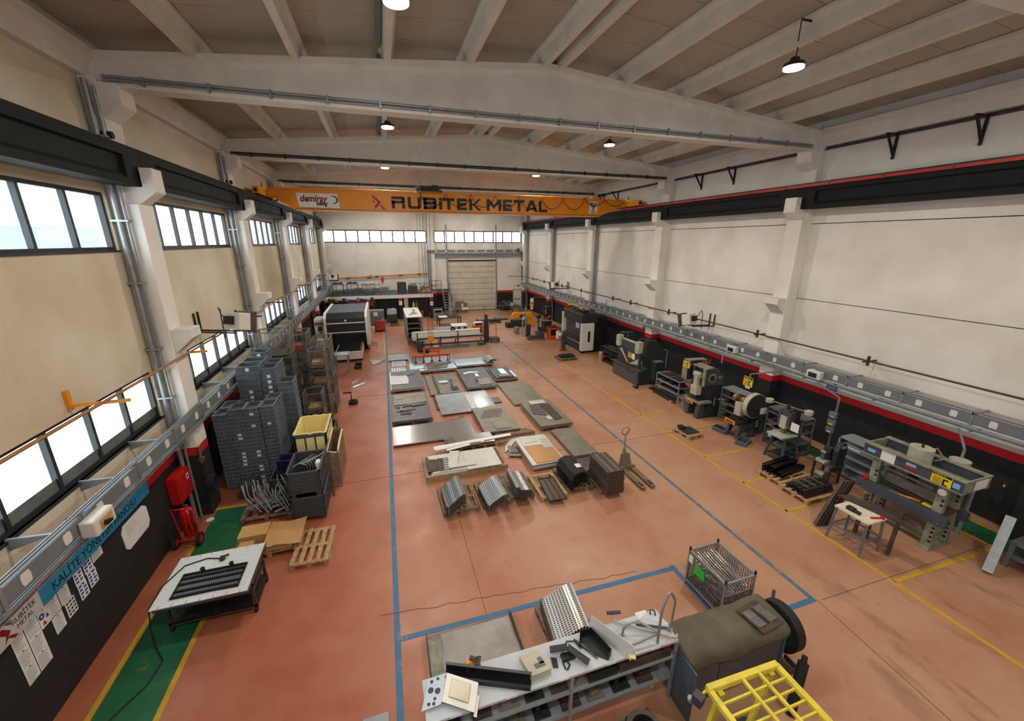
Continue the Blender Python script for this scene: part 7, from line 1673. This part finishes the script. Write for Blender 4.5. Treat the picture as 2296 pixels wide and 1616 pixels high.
railing([(-5.2,YM+.06),(-.35,YM+.06)],2.385,'dark guard railing on the left part of the mezzanine'); railing([(2.15,YM+.06),(4.25,YM+.06)],2.385,'dark guard railing on the right part of the mezzanine')
# stairs
t=thing('steel_stairs','grey steel stairs coming down beside the roller door','stairs',(5.9,40,0))
for k in range(10):
    y=41.1-.24*k; B(5.5,6.3,y-.13,y+.12,2.33-.233*(k+1)+.0,2.36-.233*(k+1)).build('tread',M['galv'],t)
for x in (5.48,6.32): MB().bar((x,41.2,2.3),(x,38.75,.0),.04,.16).build('stringer',M['mgrey'],t); MB().bar((x,41.2,3.25),(x,38.75,.95),.04).build('handrail',M['shelf'],t)
for x in (5.48,6.32):
    for u in (0,.5,1): B(x-.02,x+.02,41.2-2.45*u-.02,41.2-2.45*u+.02,2.3-2.28*u,3.25-2.3*u).build('baluster',M['mgrey'],t)
B(4.32,6.35,41.15,41.75,2.30,2.36).build('landing',M['mgrey'],t); MB().box(4.32,5.48,41.15,41.19,3.25,3.29).box(4.32,5.48,41.15,41.19,2.78,2.82).box(4.9,4.94,41.15,41.19,2.36,3.25).build('landing_rail',M['mgrey'],t)
# things on the mezzanine
tb=make_tub(.8,.9,.95,M['plasd'],'grey pallet box standing on the mezzanine'); put(tb,1.55,39.4,2.385)
t=thing('rusty_bin','rusty bin full of bent tubes on the mezzanine','bin',(2.55,39.4,2.385)); MB().box(2.15,2.95,39.0,39.8,2.385,2.42).box(2.15,2.95,39.0,39.03,2.42,2.98).box(2.15,2.95,39.77,39.8,2.42,2.98).box(2.15,2.18,39.0,39.8,2.42,2.98).box(2.92,2.95,39.0,39.8,2.42,2.98).build('bin',M['rust'],t)
for k in range(14): MB().tube([(2.25+.045*k,39.2+.03*k,2.6),(2.27+.045*k,39.25+.03*k,3.05),(2.35+.04*k,39.3+.02*k,3.18+.05*math.sin(k*2)),(2.42+.035*k,39.4,2.9)],.016,5).build('tube',M['tubes'],t)
t=thing('scrap_heap','heap of tangled steel offcuts on a pallet at the mezzanine end','scrap',(3.7,39.4,2.385)); B(3.3,4.2,39.0,39.8,2.385,2.55).build('carton',M['card'],t)
for k in range(16): MB().bar((3.25+random.uniform(0,.8),39.0+random.uniform(0,.8),2.57+.01*k),(3.4+random.uniform(0,.8),39.1+random.uniform(0,.7),2.75+.025*k),.03,.02).build('offcut',M['dsteel'],t)
for k,(x,y) in enumerate(((-3.95,39.3),(-2.75,39.5))):
    t=shelf('low_rack','dark low rack of parts on the mezzanine, %s one'%('left','right')[k],x-.45,x+.45,y-.3,y+.3,(.35,.95),'mgrey'); t.location.z=2.385
    for j in range(6): one('stored_part',B(x-.42+.14*j,x-.32+.14*j,y-.22,y+.2,2.385+.955,2.385+1.02+.04*(j%3)),M['dsteel'],'dark part on the %s mezzanine rack, %s from the left'%(('left','right')[k],ORDN[j].replace('topmost','first')),'part')
for k in range(2):
    tt=make_stillage(.5,.6,.85,'grey wire basket on the mezzanine, %s of two'%('left','right')[k],.08); put(tt,-1.65+.6*k,39.5,2.385)
for k in range(6): one('flat_stack',B(-4.3+.8*k,-3.6+.8*k,40.6,41.5,2.385,2.6+.07*(k%3)),M['tray'] if k%2 else M['shelfd'],'grey flat pack at the back of the mezzanine, %s from the left'%ORDN[k].replace('topmost','first'),'pack')
t=thing('fire_extinguisher','red fire extinguisher hanging on the far wall above the mezzanine','extinguisher',(-.1,41.7,3.2)); MB().cyl((-.1,41.68,3.2),(-.1,41.68,3.62),.09,12).build('cylinder',M['extred'],t); MB().cyl((-.1,41.68,3.62),(-.1,41.68,3.7),.03,8).box(-.14,-.06,41.62,41.66,3.3,3.5).build('valve',M['black'],t)
t=thing('safety_sign','blue safety sign on the far wall above the mezzanine','sign',(-1.3,Yf-.01,3.55)); B(-1.55,-1.05,Yf-.02,Yf-.005,3.55,3.72).build('blue_panel',M['blue'],t); MB().cyl((-1.2,Yf-.02,3.82),(-1.2,Yf-.005,3.82),.08,12).build('disc',M['blue'],t); MB().prism([(-1.5,3.75),(-1.32,3.75),(-1.41,3.9)],'xz',Yf-.02,Yf-.005).build('triangle',M['yel'],t)
for k in range(2): one('wall_notice',B(-2.3+.42*k,-1.98+.42*k,Yf-.012,Yf-.004,3.5,3.78),M['paper'],'white notice on the far wall, %s one'%('left','right')[k],'notice')
one('yellow_sign',B(-4.5,-4.05,YM-.04,YM-.025,2.05,2.25),M['yel'],'small yellow sign on the mezzanine edge','sign')
for k,(x,z,c_) in enumerate(((1.32,1.35,'blue'),(4.12,1.72,'red'),(4.12,1.2,'paper'))): one('pier_sign',B(x-.15,x+.15,YM-.012,YM-.001,z,z+.4),M['paper'] if c_!='red' else M['red'],'%s on the mezzanine pier'%('white safety poster','red safety poster','white poster')[k] + (' beside the openings' if k==0 else ' next to the stairs' if k==1 else ' below the red one'),'sign')
# shelf with boxes under mezzanine on the left
t=shelf('parts_shelf','long dark parts shelf under the mezzanine behind the laser machine',-5.1,-.95,37.75,38.3,(.4,.95,1.45,1.92),'mdark') if False else None
t=thing('parts_shelf','long dark parts shelf under the mezzanine behind the laser machine','shelf',(-3,38,0))
for x in (-5.1,-3.1,-.95):
    for y in (37.78,38.3): B(x-.025,x+.025,y-.025,y+.025,0,1.92).build('post',M['mdark'],t)
for z in (.4,.95,1.45,1.92): B(-5.12,-.93,37.76,38.32,z-.03,z).build('shelf_board',M['mdark'],t)
B(-3.1,-1.0,37.752,37.76,1.50,1.88).build('red_front',M['dkred'],t)
for j in range(14): one('stored_box',B(-5.0+.29*j,-4.78+.29*j,37.85,38.2,1.922,2.0+.07*((j*3)%4)),M['mdark'] if j%3 else M['tray'],'dark box on top of the parts shelf, %s from the left'%ORDN[j].replace('topmost','first'),'box')
for j in range(7): one('yellow_bottle',MB().cyl((-2.85+.2*j,37.70,1.452),(-2.85+.2*j,37.70,1.452+.001),.01,6).cyl((-2.85+.2*j,37.9,1.452),(-2.85+.2*j,37.9,1.62),.05,8),M['cranY'] if j%2 else M['brass'],'yellowish bottle on the red-fronted shelf, %s from the left'%ORDN[j].replace('topmost','first'),'bottle') if False else None
for j in range(8): one('stored_box',B(-5.0+.24*j,-4.82+.24*j,37.85,38.2,1.452,1.6+.05*(j%3)),M['dsteel'],'dark box on the upper board of the parts shelf, %s from the left'%ORDN[j].replace('topmost','first'),'box')
for k in range(2):
    q=thing('gas_cylinder','pale gas cylinder inside the right mezzanine opening, %s one'%('left','right')[k],'cylinder',(2.5+.28*k,YM+.6,0)); MB().cyl((2.5+.28*k,YM+.6,0),(2.5+.28*k,YM+.6,1.35),.11,14).cyl((2.5+.28*k,YM+.6,1.35),(2.5+.28*k,YM+.6,1.5),.10,14,.04).build('body',M['offw'] if k==0 else M['woodd'],q); MB().cyl((2.5+.28*k,YM+.6,1.5),(2.5+.28*k,YM+.6,1.62),.05,10).build('valve_cap',M['cream'],q)
# ---- tall rack with bars on top
t=thing('storage_rack','tall grey steel rack with a pale top in the middle of the far floor','rack',(1.82,30.5,0))
for x in (1.31,2.33):
    for y in (28.45,30.5,32.55): B(x-.04,x+.04,y-.04,y+.04,0,1.95).build('post',M['shelfd'],t)
for z in (.45,.8,1.15,1.5): B(1.28,2.36,28.42,32.58,z-.04,z).build('shelf_board',M['shelfd'],t)
B(1.26,2.38,28.40,32.6,1.93,1.98).build('top',M['offw'],t); B(1.265,1.275,28.45,32.55,.5,1.93).build('side_sheet',M['shelf'],t)
for k in range(7): one('dark_bar',MB().bar((1.5+.1*k,29.2+.35*k,1.995),(2.15-.05*k,29.6+.35*k,1.995),.035,.02),M['dsteel'],'dark bar lying on the rack top, %s from the viewer'%ORDN[k].replace('topmost','first'),'bar')
for j,z in enumerate((.45,.8,1.15,1.5)): one('flat_pack',B(1.4,2.25,28.6,31.5,z,z+.07),M['dsteel'],'dark sheet pack on the %s of the storage rack'%('lowest board','second board','third board','fourth board')[j],'sheets')
# ---- rack of pale square tubes
t=thing('tube_rack','low dark steel rack holding long pale square tubes','rack',(4.0,28.2,0))
for x in (1.85,3.4,4.6,6.5):
    for y in (27.2,28.28): B(x-.035,x+.035,y-.035,y+.035,0,1.05 if x!=3.4 else .75).build('post',M['mdark'],t)
    B(x-.035,x+.035,27.2,28.28,.42,.5).build('cross_arm',M['mdark'],t)
B(1.8,6.55,27.16,27.24,.62,.70).build('front_rail',M['mdark'],t); B(1.8,6.55,27.16,27.24,.2,.28).build('front_rail',M['mdark'],t)
for i in range(5):
    for k in range(7-i): one('square_tube',B(1.6+random.uniform(-.1,.1),6.2+random.uniform(-.15,.15),27.26+.14*k+.07*i,27.39+.14*k+.07*i,.505+.105*i,.605+.105*i),M['offw'] if (i+k)%4 else M['sh_al'],'long pale square tube in the rack, %s layer, %s from the viewer'%(('bottom','second','third','fourth','top')[i],ORDN[k].replace('topmost','first')),'tube','pale square tubes in the rack')
one('tube_coil',MB().ring((4.35,27.75,1.12),(0,1,.25),.06,.16,.12,16),M['black'],'black coil resting on the pale square tubes','coil')
for k in range(4): one('grey_channel',B(2.3+.1*k,5.3,26.75+.1*k,26.84+.1*k,0,.09),M['shelfd'],'grey channel on the floor before the tube rack, %s from the viewer'%('first','second','third','fourth')[k],'channel')
tb=make_tub(.45,.6,.6,M['plasd'],'small grey bin on the floor left of the tube rack'); put(tb,1.95,26.4,0)
one('green_bag',MB().cb((6.2,27.05,.12),(.5,.35,.24)),M['green'],'bright green bag beside the tube rack','bag',bevel=.06)
t=thing('welding_set','orange and white welding machine beyond the tube rack','welder',(6.75,30.4,0)); B(6.4,7.1,30.1,30.9,.1,.75).build('body',M['orange'],t,bevel=.03); B(6.4,7.1,30.08,30.5,.75,1.0).build('control_head',M['white'],t,bevel=.03); B(6.45,7.05,30.06,30.08,.78,.95).build('front_panel',M['mdark'],t)
for x in (6.45,7.05): MB().cyl((x-.03,30.8,.12),(x+.03,30.8,.12),.12,14).build('wheel',M['rubber'],t)
one('saw_column',MB().box(6.6,6.9,27.6,27.9,0,1.6).box(6.65,6.85,27.65,27.85,1.6,2.0),M['mdark'],'dark upright machine column at the right end of the tube rack','column')
t=thing('flat_cart','brown steel cart with a tall handle hoop right of the tube rack','cart',(7.35,27.8,0)); B(7.0,7.68,27.45,28.2,.18,.3).build('tray',M['rust'],t); 
for x in (7.05,7.63):
    for y in (27.5,28.15): MB().cyl((x-.03,y,.09),(x+.03,y,.09),.09,12).build('wheel',M['rubber'],t)
MB().tube([(7.04,28.15,.3),(7.04,28.15,1.14),(7.6,28.15,1.14),(7.6,28.15,.3)],.022,8).build('handle',M['dsteel'],t)
# tables and sheets between rack and door
t=thing('welding_table','dark welding table with white strips and an upright plate','table',(5.1,34.5,0)); B(4.15,6.1,33.9,35.4,.72,.78).build('top',M['dsteel'],t)
for x in (4.22,6.03):
    for y in (33.97,35.33): B(x-.04,x+.04,y-.04,y+.04,0,.72).build('leg',M['mdark'],t)
one('white_strips',B(4.25,4.95,34.1,35.0,.782,.80),M['white'],'white strips on the welding table','strips'); one('upright_plate',MB().prism([(34.2,.782),(35.1,.782),(35.1,1.4),(34.5,1.5),(34.2,1.2)],'yz',5.2,5.24),M['galv'],'grey plate standing upright on the welding table','plate')
t=thing('open_shelf','small grey open shelf trolley behind the welding table','shelf',(4.55,37.2,0))
for x in (4.2,4.9):
    for y in (36.9,37.5): B(x-.025,x+.025,y-.025,y+.025,0,1.0).build('post',M['shelf'],t)
for z in (.25,.6,1.0): B(4.18,4.92,36.88,37.52,z-.03,z).build('board',M['shelf'],t)
zt=sheets(3.55,4.9,30.8,32.0,.4,3,.02,['sh_gal'],'pale sheets on a low stand beyond the tube rack'); zt=sheets(4.95,6.2,31.6,32.8,.4,3,.03,['white','sh_dark'],'white sheet pack with dark edge beyond the tube rack')
for k in range(4): one('dark_pulley',MB().cyl((3.9+.65*k,30.2,.02),(3.9+.65*k,30.2,.5),.2,14),M['mdark'],'dark drum between the tube rack and the sheets, %s from the left'%('first','second','third','fourth')[k],'drum')
t=thing('folding_table','small brown table with cartons before the roller door','table',(7.3,40.6,0)); B(6.75,7.95,40.2,41.0,.56,.6).build('top',M['woodd'],t)
for x,xx in ((6.8,7.1),(7.9,7.6)): MB().bar((x,40.3,0),(xx,40.3,.56),.04).bar((x,40.9,0),(xx,40.9,.56),.04).build('leg',M['dsteel'],t)
one('carton',B(6.78,7.55,40.4,40.8,.602,1.15),M['woodd'],'large brown carton on the small table','carton'); one('carton',B(7.58,7.95,40.4,40.8,.602,1.0),M['woodd'],'small brown carton on the small table','carton'); one('notice',B(7.3,7.5,40.385,40.398,.65,.95),M['paper'],'white notice on the brown cartons','notice')
# guard rail and long bar
t=thing('barrier_rail','long thin grey barrier rail with a white plate in front of the roller door','railing',(7,37.7,0)); MB().bar((4.15,37.85,1.05),(13.9,37.2,1.05),.05).build('rail',M['shelfd'],t)
for x in (4.17,9.0): B(x-.025,x+.025,37.8-.065*(x-4.2)-.02,37.8-.065*(x-4.2)+.06,0,1.04).build('post',M['shelfd'],t)
B(6.85,7.45,37.62,37.64,.78,1.03).build('white_plate',M['white'],t)
t=thing('prohibition_sign','red and white prohibition sign on the barrier rail','sign',(11.68,37.2,.82)); B(11.52,11.85,37.24,37.26,.82,1.28).build('plate',M['white'],t); MB().ring((11.68,37.235,1.12),(0,1,0),.08,.12,.01,16).build('red_ring',M['red'],t); B(11.53,11.84,37.235,37.24,.83,.97).build('red_text',M['red'],t)
# pallets with black and bright parts
for k,(x,y) in enumerate(((8.4,35.6),(9.2,34.7),(10.2,35.9))):
    put(make_pallet(.9,1.2,'woodd',label='low pallet of parts on the far aisle, %s from the left'%('first','second','third')[k]),x,y,0,PI/2)
    for j in range(4): one('stacked_part',B(x-.5+.25*j,x-.3+.25*j,y-.3,y+.3,.146,.27),M['black'] if k==1 else M['sh_gal'],'%s part on the %s far pallet, %s from the left'%('black' if k==1 else 'bright',('first','second','third')[k],('first','second','third','fourth')[j]),'part')
# band saw and conveyor
t=thing('band_saw','yellow horizontal band saw with a grey base','machine',(11.0,32.3,0))
MB().prism([(10.05,.80),(10.6,.80),(10.7,.98),(11.2,.98),(11.3,.78),(11.82,.78),(11.86,1.1),(11.75,1.24),(10.2,1.28),(10.05,1.1)],'xz',32.0,32.25).build('saw_bow',M['cranY'],t,bevel=.03)
B(10.1,11.3,32.0,32.6,.1,.62).build('base',M['mdark'],t); B(11.45,12.0,32.05,32.75,.05,.72).build('drive_cabinet',M['cranY'],t,bevel=.02); B(11.43,12.02,32.0,32.8,.72,.76).build('cabinet_top',M['cream'],t); B(9.6,10.1,31.9,32.6,.0,.4).build('chip_tray',M['dsteel'],t); B(10.75,11.15,31.95,32.0,.85,1.05).build('vice',M['black'],t)
t=thing('roller_conveyor','long dark roller conveyor behind the band saw','conveyor',(11.9,36.5,0))
for x in (11.5,12.2): MB().bar((x+.3,40.9,.95),(x,33.2,.95),.05,.14).build('side_rail',M['mgrey'],t)
for k in range(14): MB().cyl((11.5+.27-.02*k,40.5-.53*k,.98),(12.2+.27-.02*k,40.5-.53*k,.98),.035,8).build('roller',M['steel'],t)
for y in (34,37,40): 
    for x in (11.55,12.2): B(x+.1-.03,x+.1+.03,y-.03,y+.03,0,.9).build('leg',M['mgrey'],t)
for k in range(4): one('bar_stock',MB().bar((11.6+.15*k,40.8,1.03),(11.4+.15*k,34.0,1.03),.05),M['dsteel'] if k%2 else M['steel'],'long bar on the roller conveyor, %s from the left'%('first','second','third','fourth')[k],'bar')
tb=make_tub(1.2,.8,.8,M['plasd'],'large grey pallet box by the far steel door'); put(tb,12.1,41.15,0)
t=thing('hanging_sign','tall white and yellow safety sign hanging above the band saw','sign',(12.35,33.5,1.2)); B(12.2,12.5,33.5,33.52,1.9,2.2).build('top_panel',M['white'],t); B(12.2,12.5,33.5,33.52,1.48,1.88).build('yellow_panel',M['yel'],t); B(12.24,12.46,33.5,33.52,1.2,1.46).build('lower_panel',M['paper'],t); MB().prism([(12.27,1.68),(12.43,1.68),(12.35,1.84)],'xz',33.494,33.5).build('triangle',M['black'],t); MB().bar((12.35,33.53,2.2),(12.35,33.53,2.25),.02).bar((12.35,33.53,2.25),(13.9,33.4,2.27),.03).build('arm',M['galv'],t)
# drilling machines, machine on pallet, orange cabinet
t=thing('machine_casting','grey cast machine parts on a pallet beside the far yellow line','machine part',(10.5,27.3,0)); B(9.95,11.1,27.05,27.75,0,.12).build('pallet',M['woodd'],t); B(10.55,11.05,27.1,27.6,.12,.62).build('casting',M['mgrey'],t,bevel=.03); B(10.0,10.55,27.2,27.65,.12,.32).build('bed',M['mgrey'],t); B(9.8,10.15,27.3,27.6,.0,.16).build('block',M['mgrey'],t); MB().tube([(10.35,27.3,.3),(10.4,27.35,.75),(10.6,27.4,.8),(10.7,27.4,.6)],.02,6).build('hose',M['steel'],t); B(10.7,11.0,27.3,27.6,.62,.95).build('upper_casting',M['mdark'],t,bevel=.03)
t=thing('ladder_stand','tall narrow grey frame standing beside the machine parts','frame',(10.0,28.6,0))
for x in (9.82,10.06): B(x-.03,x+.03,28.55,28.65,0,2.25 if x>10 else 1.4).build('post',M['shelf'],t)
for z in (.3,.7,1.1): B(9.85,10.06,28.58,28.62,z,z+.04).build('rung',M['shelf'],t)
B(9.8,9.92,28.54,28.55,1.3,1.6).build('white_card',M['white'],t); B(10.12,10.4,28.4,28.9,0,.95).build('dark_cabinet',M['mdark'],t); B(9.55,9.8,29.3,29.9,0,.55).build('small_cabinet',M['tray'],t)
t=thing('drill_press','dark pillar drill standing beyond the machine parts','machine',(11.45,29.5,0)); MB().cyl((11.45,29.5,0),(11.45,29.5,1.3),.06,12).build('pillar',M['mdark'],t); B(11.28,11.62,29.3,29.75,1.2,1.45).build('head',M['mdark'],t,bevel=.03); B(11.2,11.7,29.25,29.8,0,.08).build('base',M['mgrey'],t); B(11.3,11.6,29.3,29.6,.7,.75).build('table',M['olive'],t)
t=thing('milling_machine','tall dark milling machine with a cream slide by the black wall','machine',(12.3,29.8,0)); B(12.0,12.6,29.5,30.2,0,1.0).build('base',M['mdark'],t); B(12.2,12.65,29.8,30.25,1.0,2.0).build('column',M['mdark'],t); B(11.9,12.3,29.6,29.9,1.35,1.95).build('head',M['dsteel'],t); B(12.02,12.16,29.55,29.6,1.45,1.85).build('slide_plate',M['woodd'],t); B(11.85,12.55,29.3,29.9,.92,1.0).build('table',M['olive'],t); MB().bar((11.9,29.4,1.0),(12.3,29.2,1.45),.04).bar((12.0,29.35,1.0),(12.4,29.15,1.4),.04).build('red_lever',M['orange'],t)
t=thing('red_wall_cabinet','red fire cabinet on the right wall near the far corner','cabinet',(14.4,30.6,1.1)); B(14.35,14.63,30.4,31.0,1.15,1.85).build('box',M['red'],t,bevel=.01); B(14.34,14.35,30.45,30.95,1.2,1.8).build('door',M['red'],t)
t=thing('orange_cabinet','orange steel tool cabinet beside the newer press brake','cabinet',(11.7,27.25,0)); B(11.33,12.1,27.05,27.5,.0,.88).build('body',M['orange'],t,bevel=.015); B(11.5,12.0,27.04,27.05,.3,.75).build('dark_door',M['black'],t); B(11.31,12.12,27.03,27.52,.88,.92).build('top',M['dsteel'],t); B(11.325,11.33,27.12,27.4,.4,.8).build('vent',M['mdark'],t)
one('red_grinder',MB().cyl((11.75,27.25,.92),(11.75,27.25,1.05),.1,12).cyl((11.6,27.25,1.02),(11.95,27.25,1.02),.07,12),M['red'],'red bench grinder on the orange cabinet','grinder')
t=thing('cable_support','thin grey cable support frame above the newer press brake','frame',(13.2,27,2.85))
for y in (23.6,25.4,27.3,29.2): MB().bar((13.95,y,2.9),(12.2,y+.3,2.95),.035).build('arm',M['galv'],t)
for y in (23.6,25.4,27.3,29.2): MB().bar((13.95,y,2.84),(13.95,y,3.3),.045).build('upright',M['galv'],t)
for y in (23.9,25.7): B(12.15,12.4,y-.012,y+.005,2.72,2.93).build('yellow_sign',M['yel'],t)
MB().tube([(4.95,Yf-.3,.1),(4.95,Yf-.3,5.75),(14.0,Yf-.3,5.75),(14.0,Yf-.3,2.7)],.05,6).build('x',M['galv']) if False else None
t=thing('cable_ladder','grey cable ladder rising beside the roller door and crossing above it','cable tray',(4.95,41.5,2.4))
B(4.25,4.55,41.3,41.36,2.4,6.0).build('riser',M['galv'],t); B(4.25,13.6,41.3,41.4,5.95,6.18).build('crossing',M['tray'],t); MB().box(13.55,13.75,41.25,41.5,5.9,6.3).build('junction_box',M['mgrey'],t); MB().tube([(13.75,41.4,6.0),(14.05,41.4,5.95),(14.08,41.4,3.0)],.04,8).build('cable_duct',M['black'],t)
for k in range(9): B(5.0+k,5.25+k,41.295,41.3,6.0,6.12).build('label_strip',M['offw'],t)
one('exit_sign',B(13.7,13.95,Yf-.02,Yf-.005,2.35,2.5),M['green'],'small green exit sign above the far steel door','sign'); one('caution_sign',B(13.3,13.5,Yf-.02,Yf-.005,2.3,2.55),M['yel'],'small yellow sign left of the green exit sign','sign')
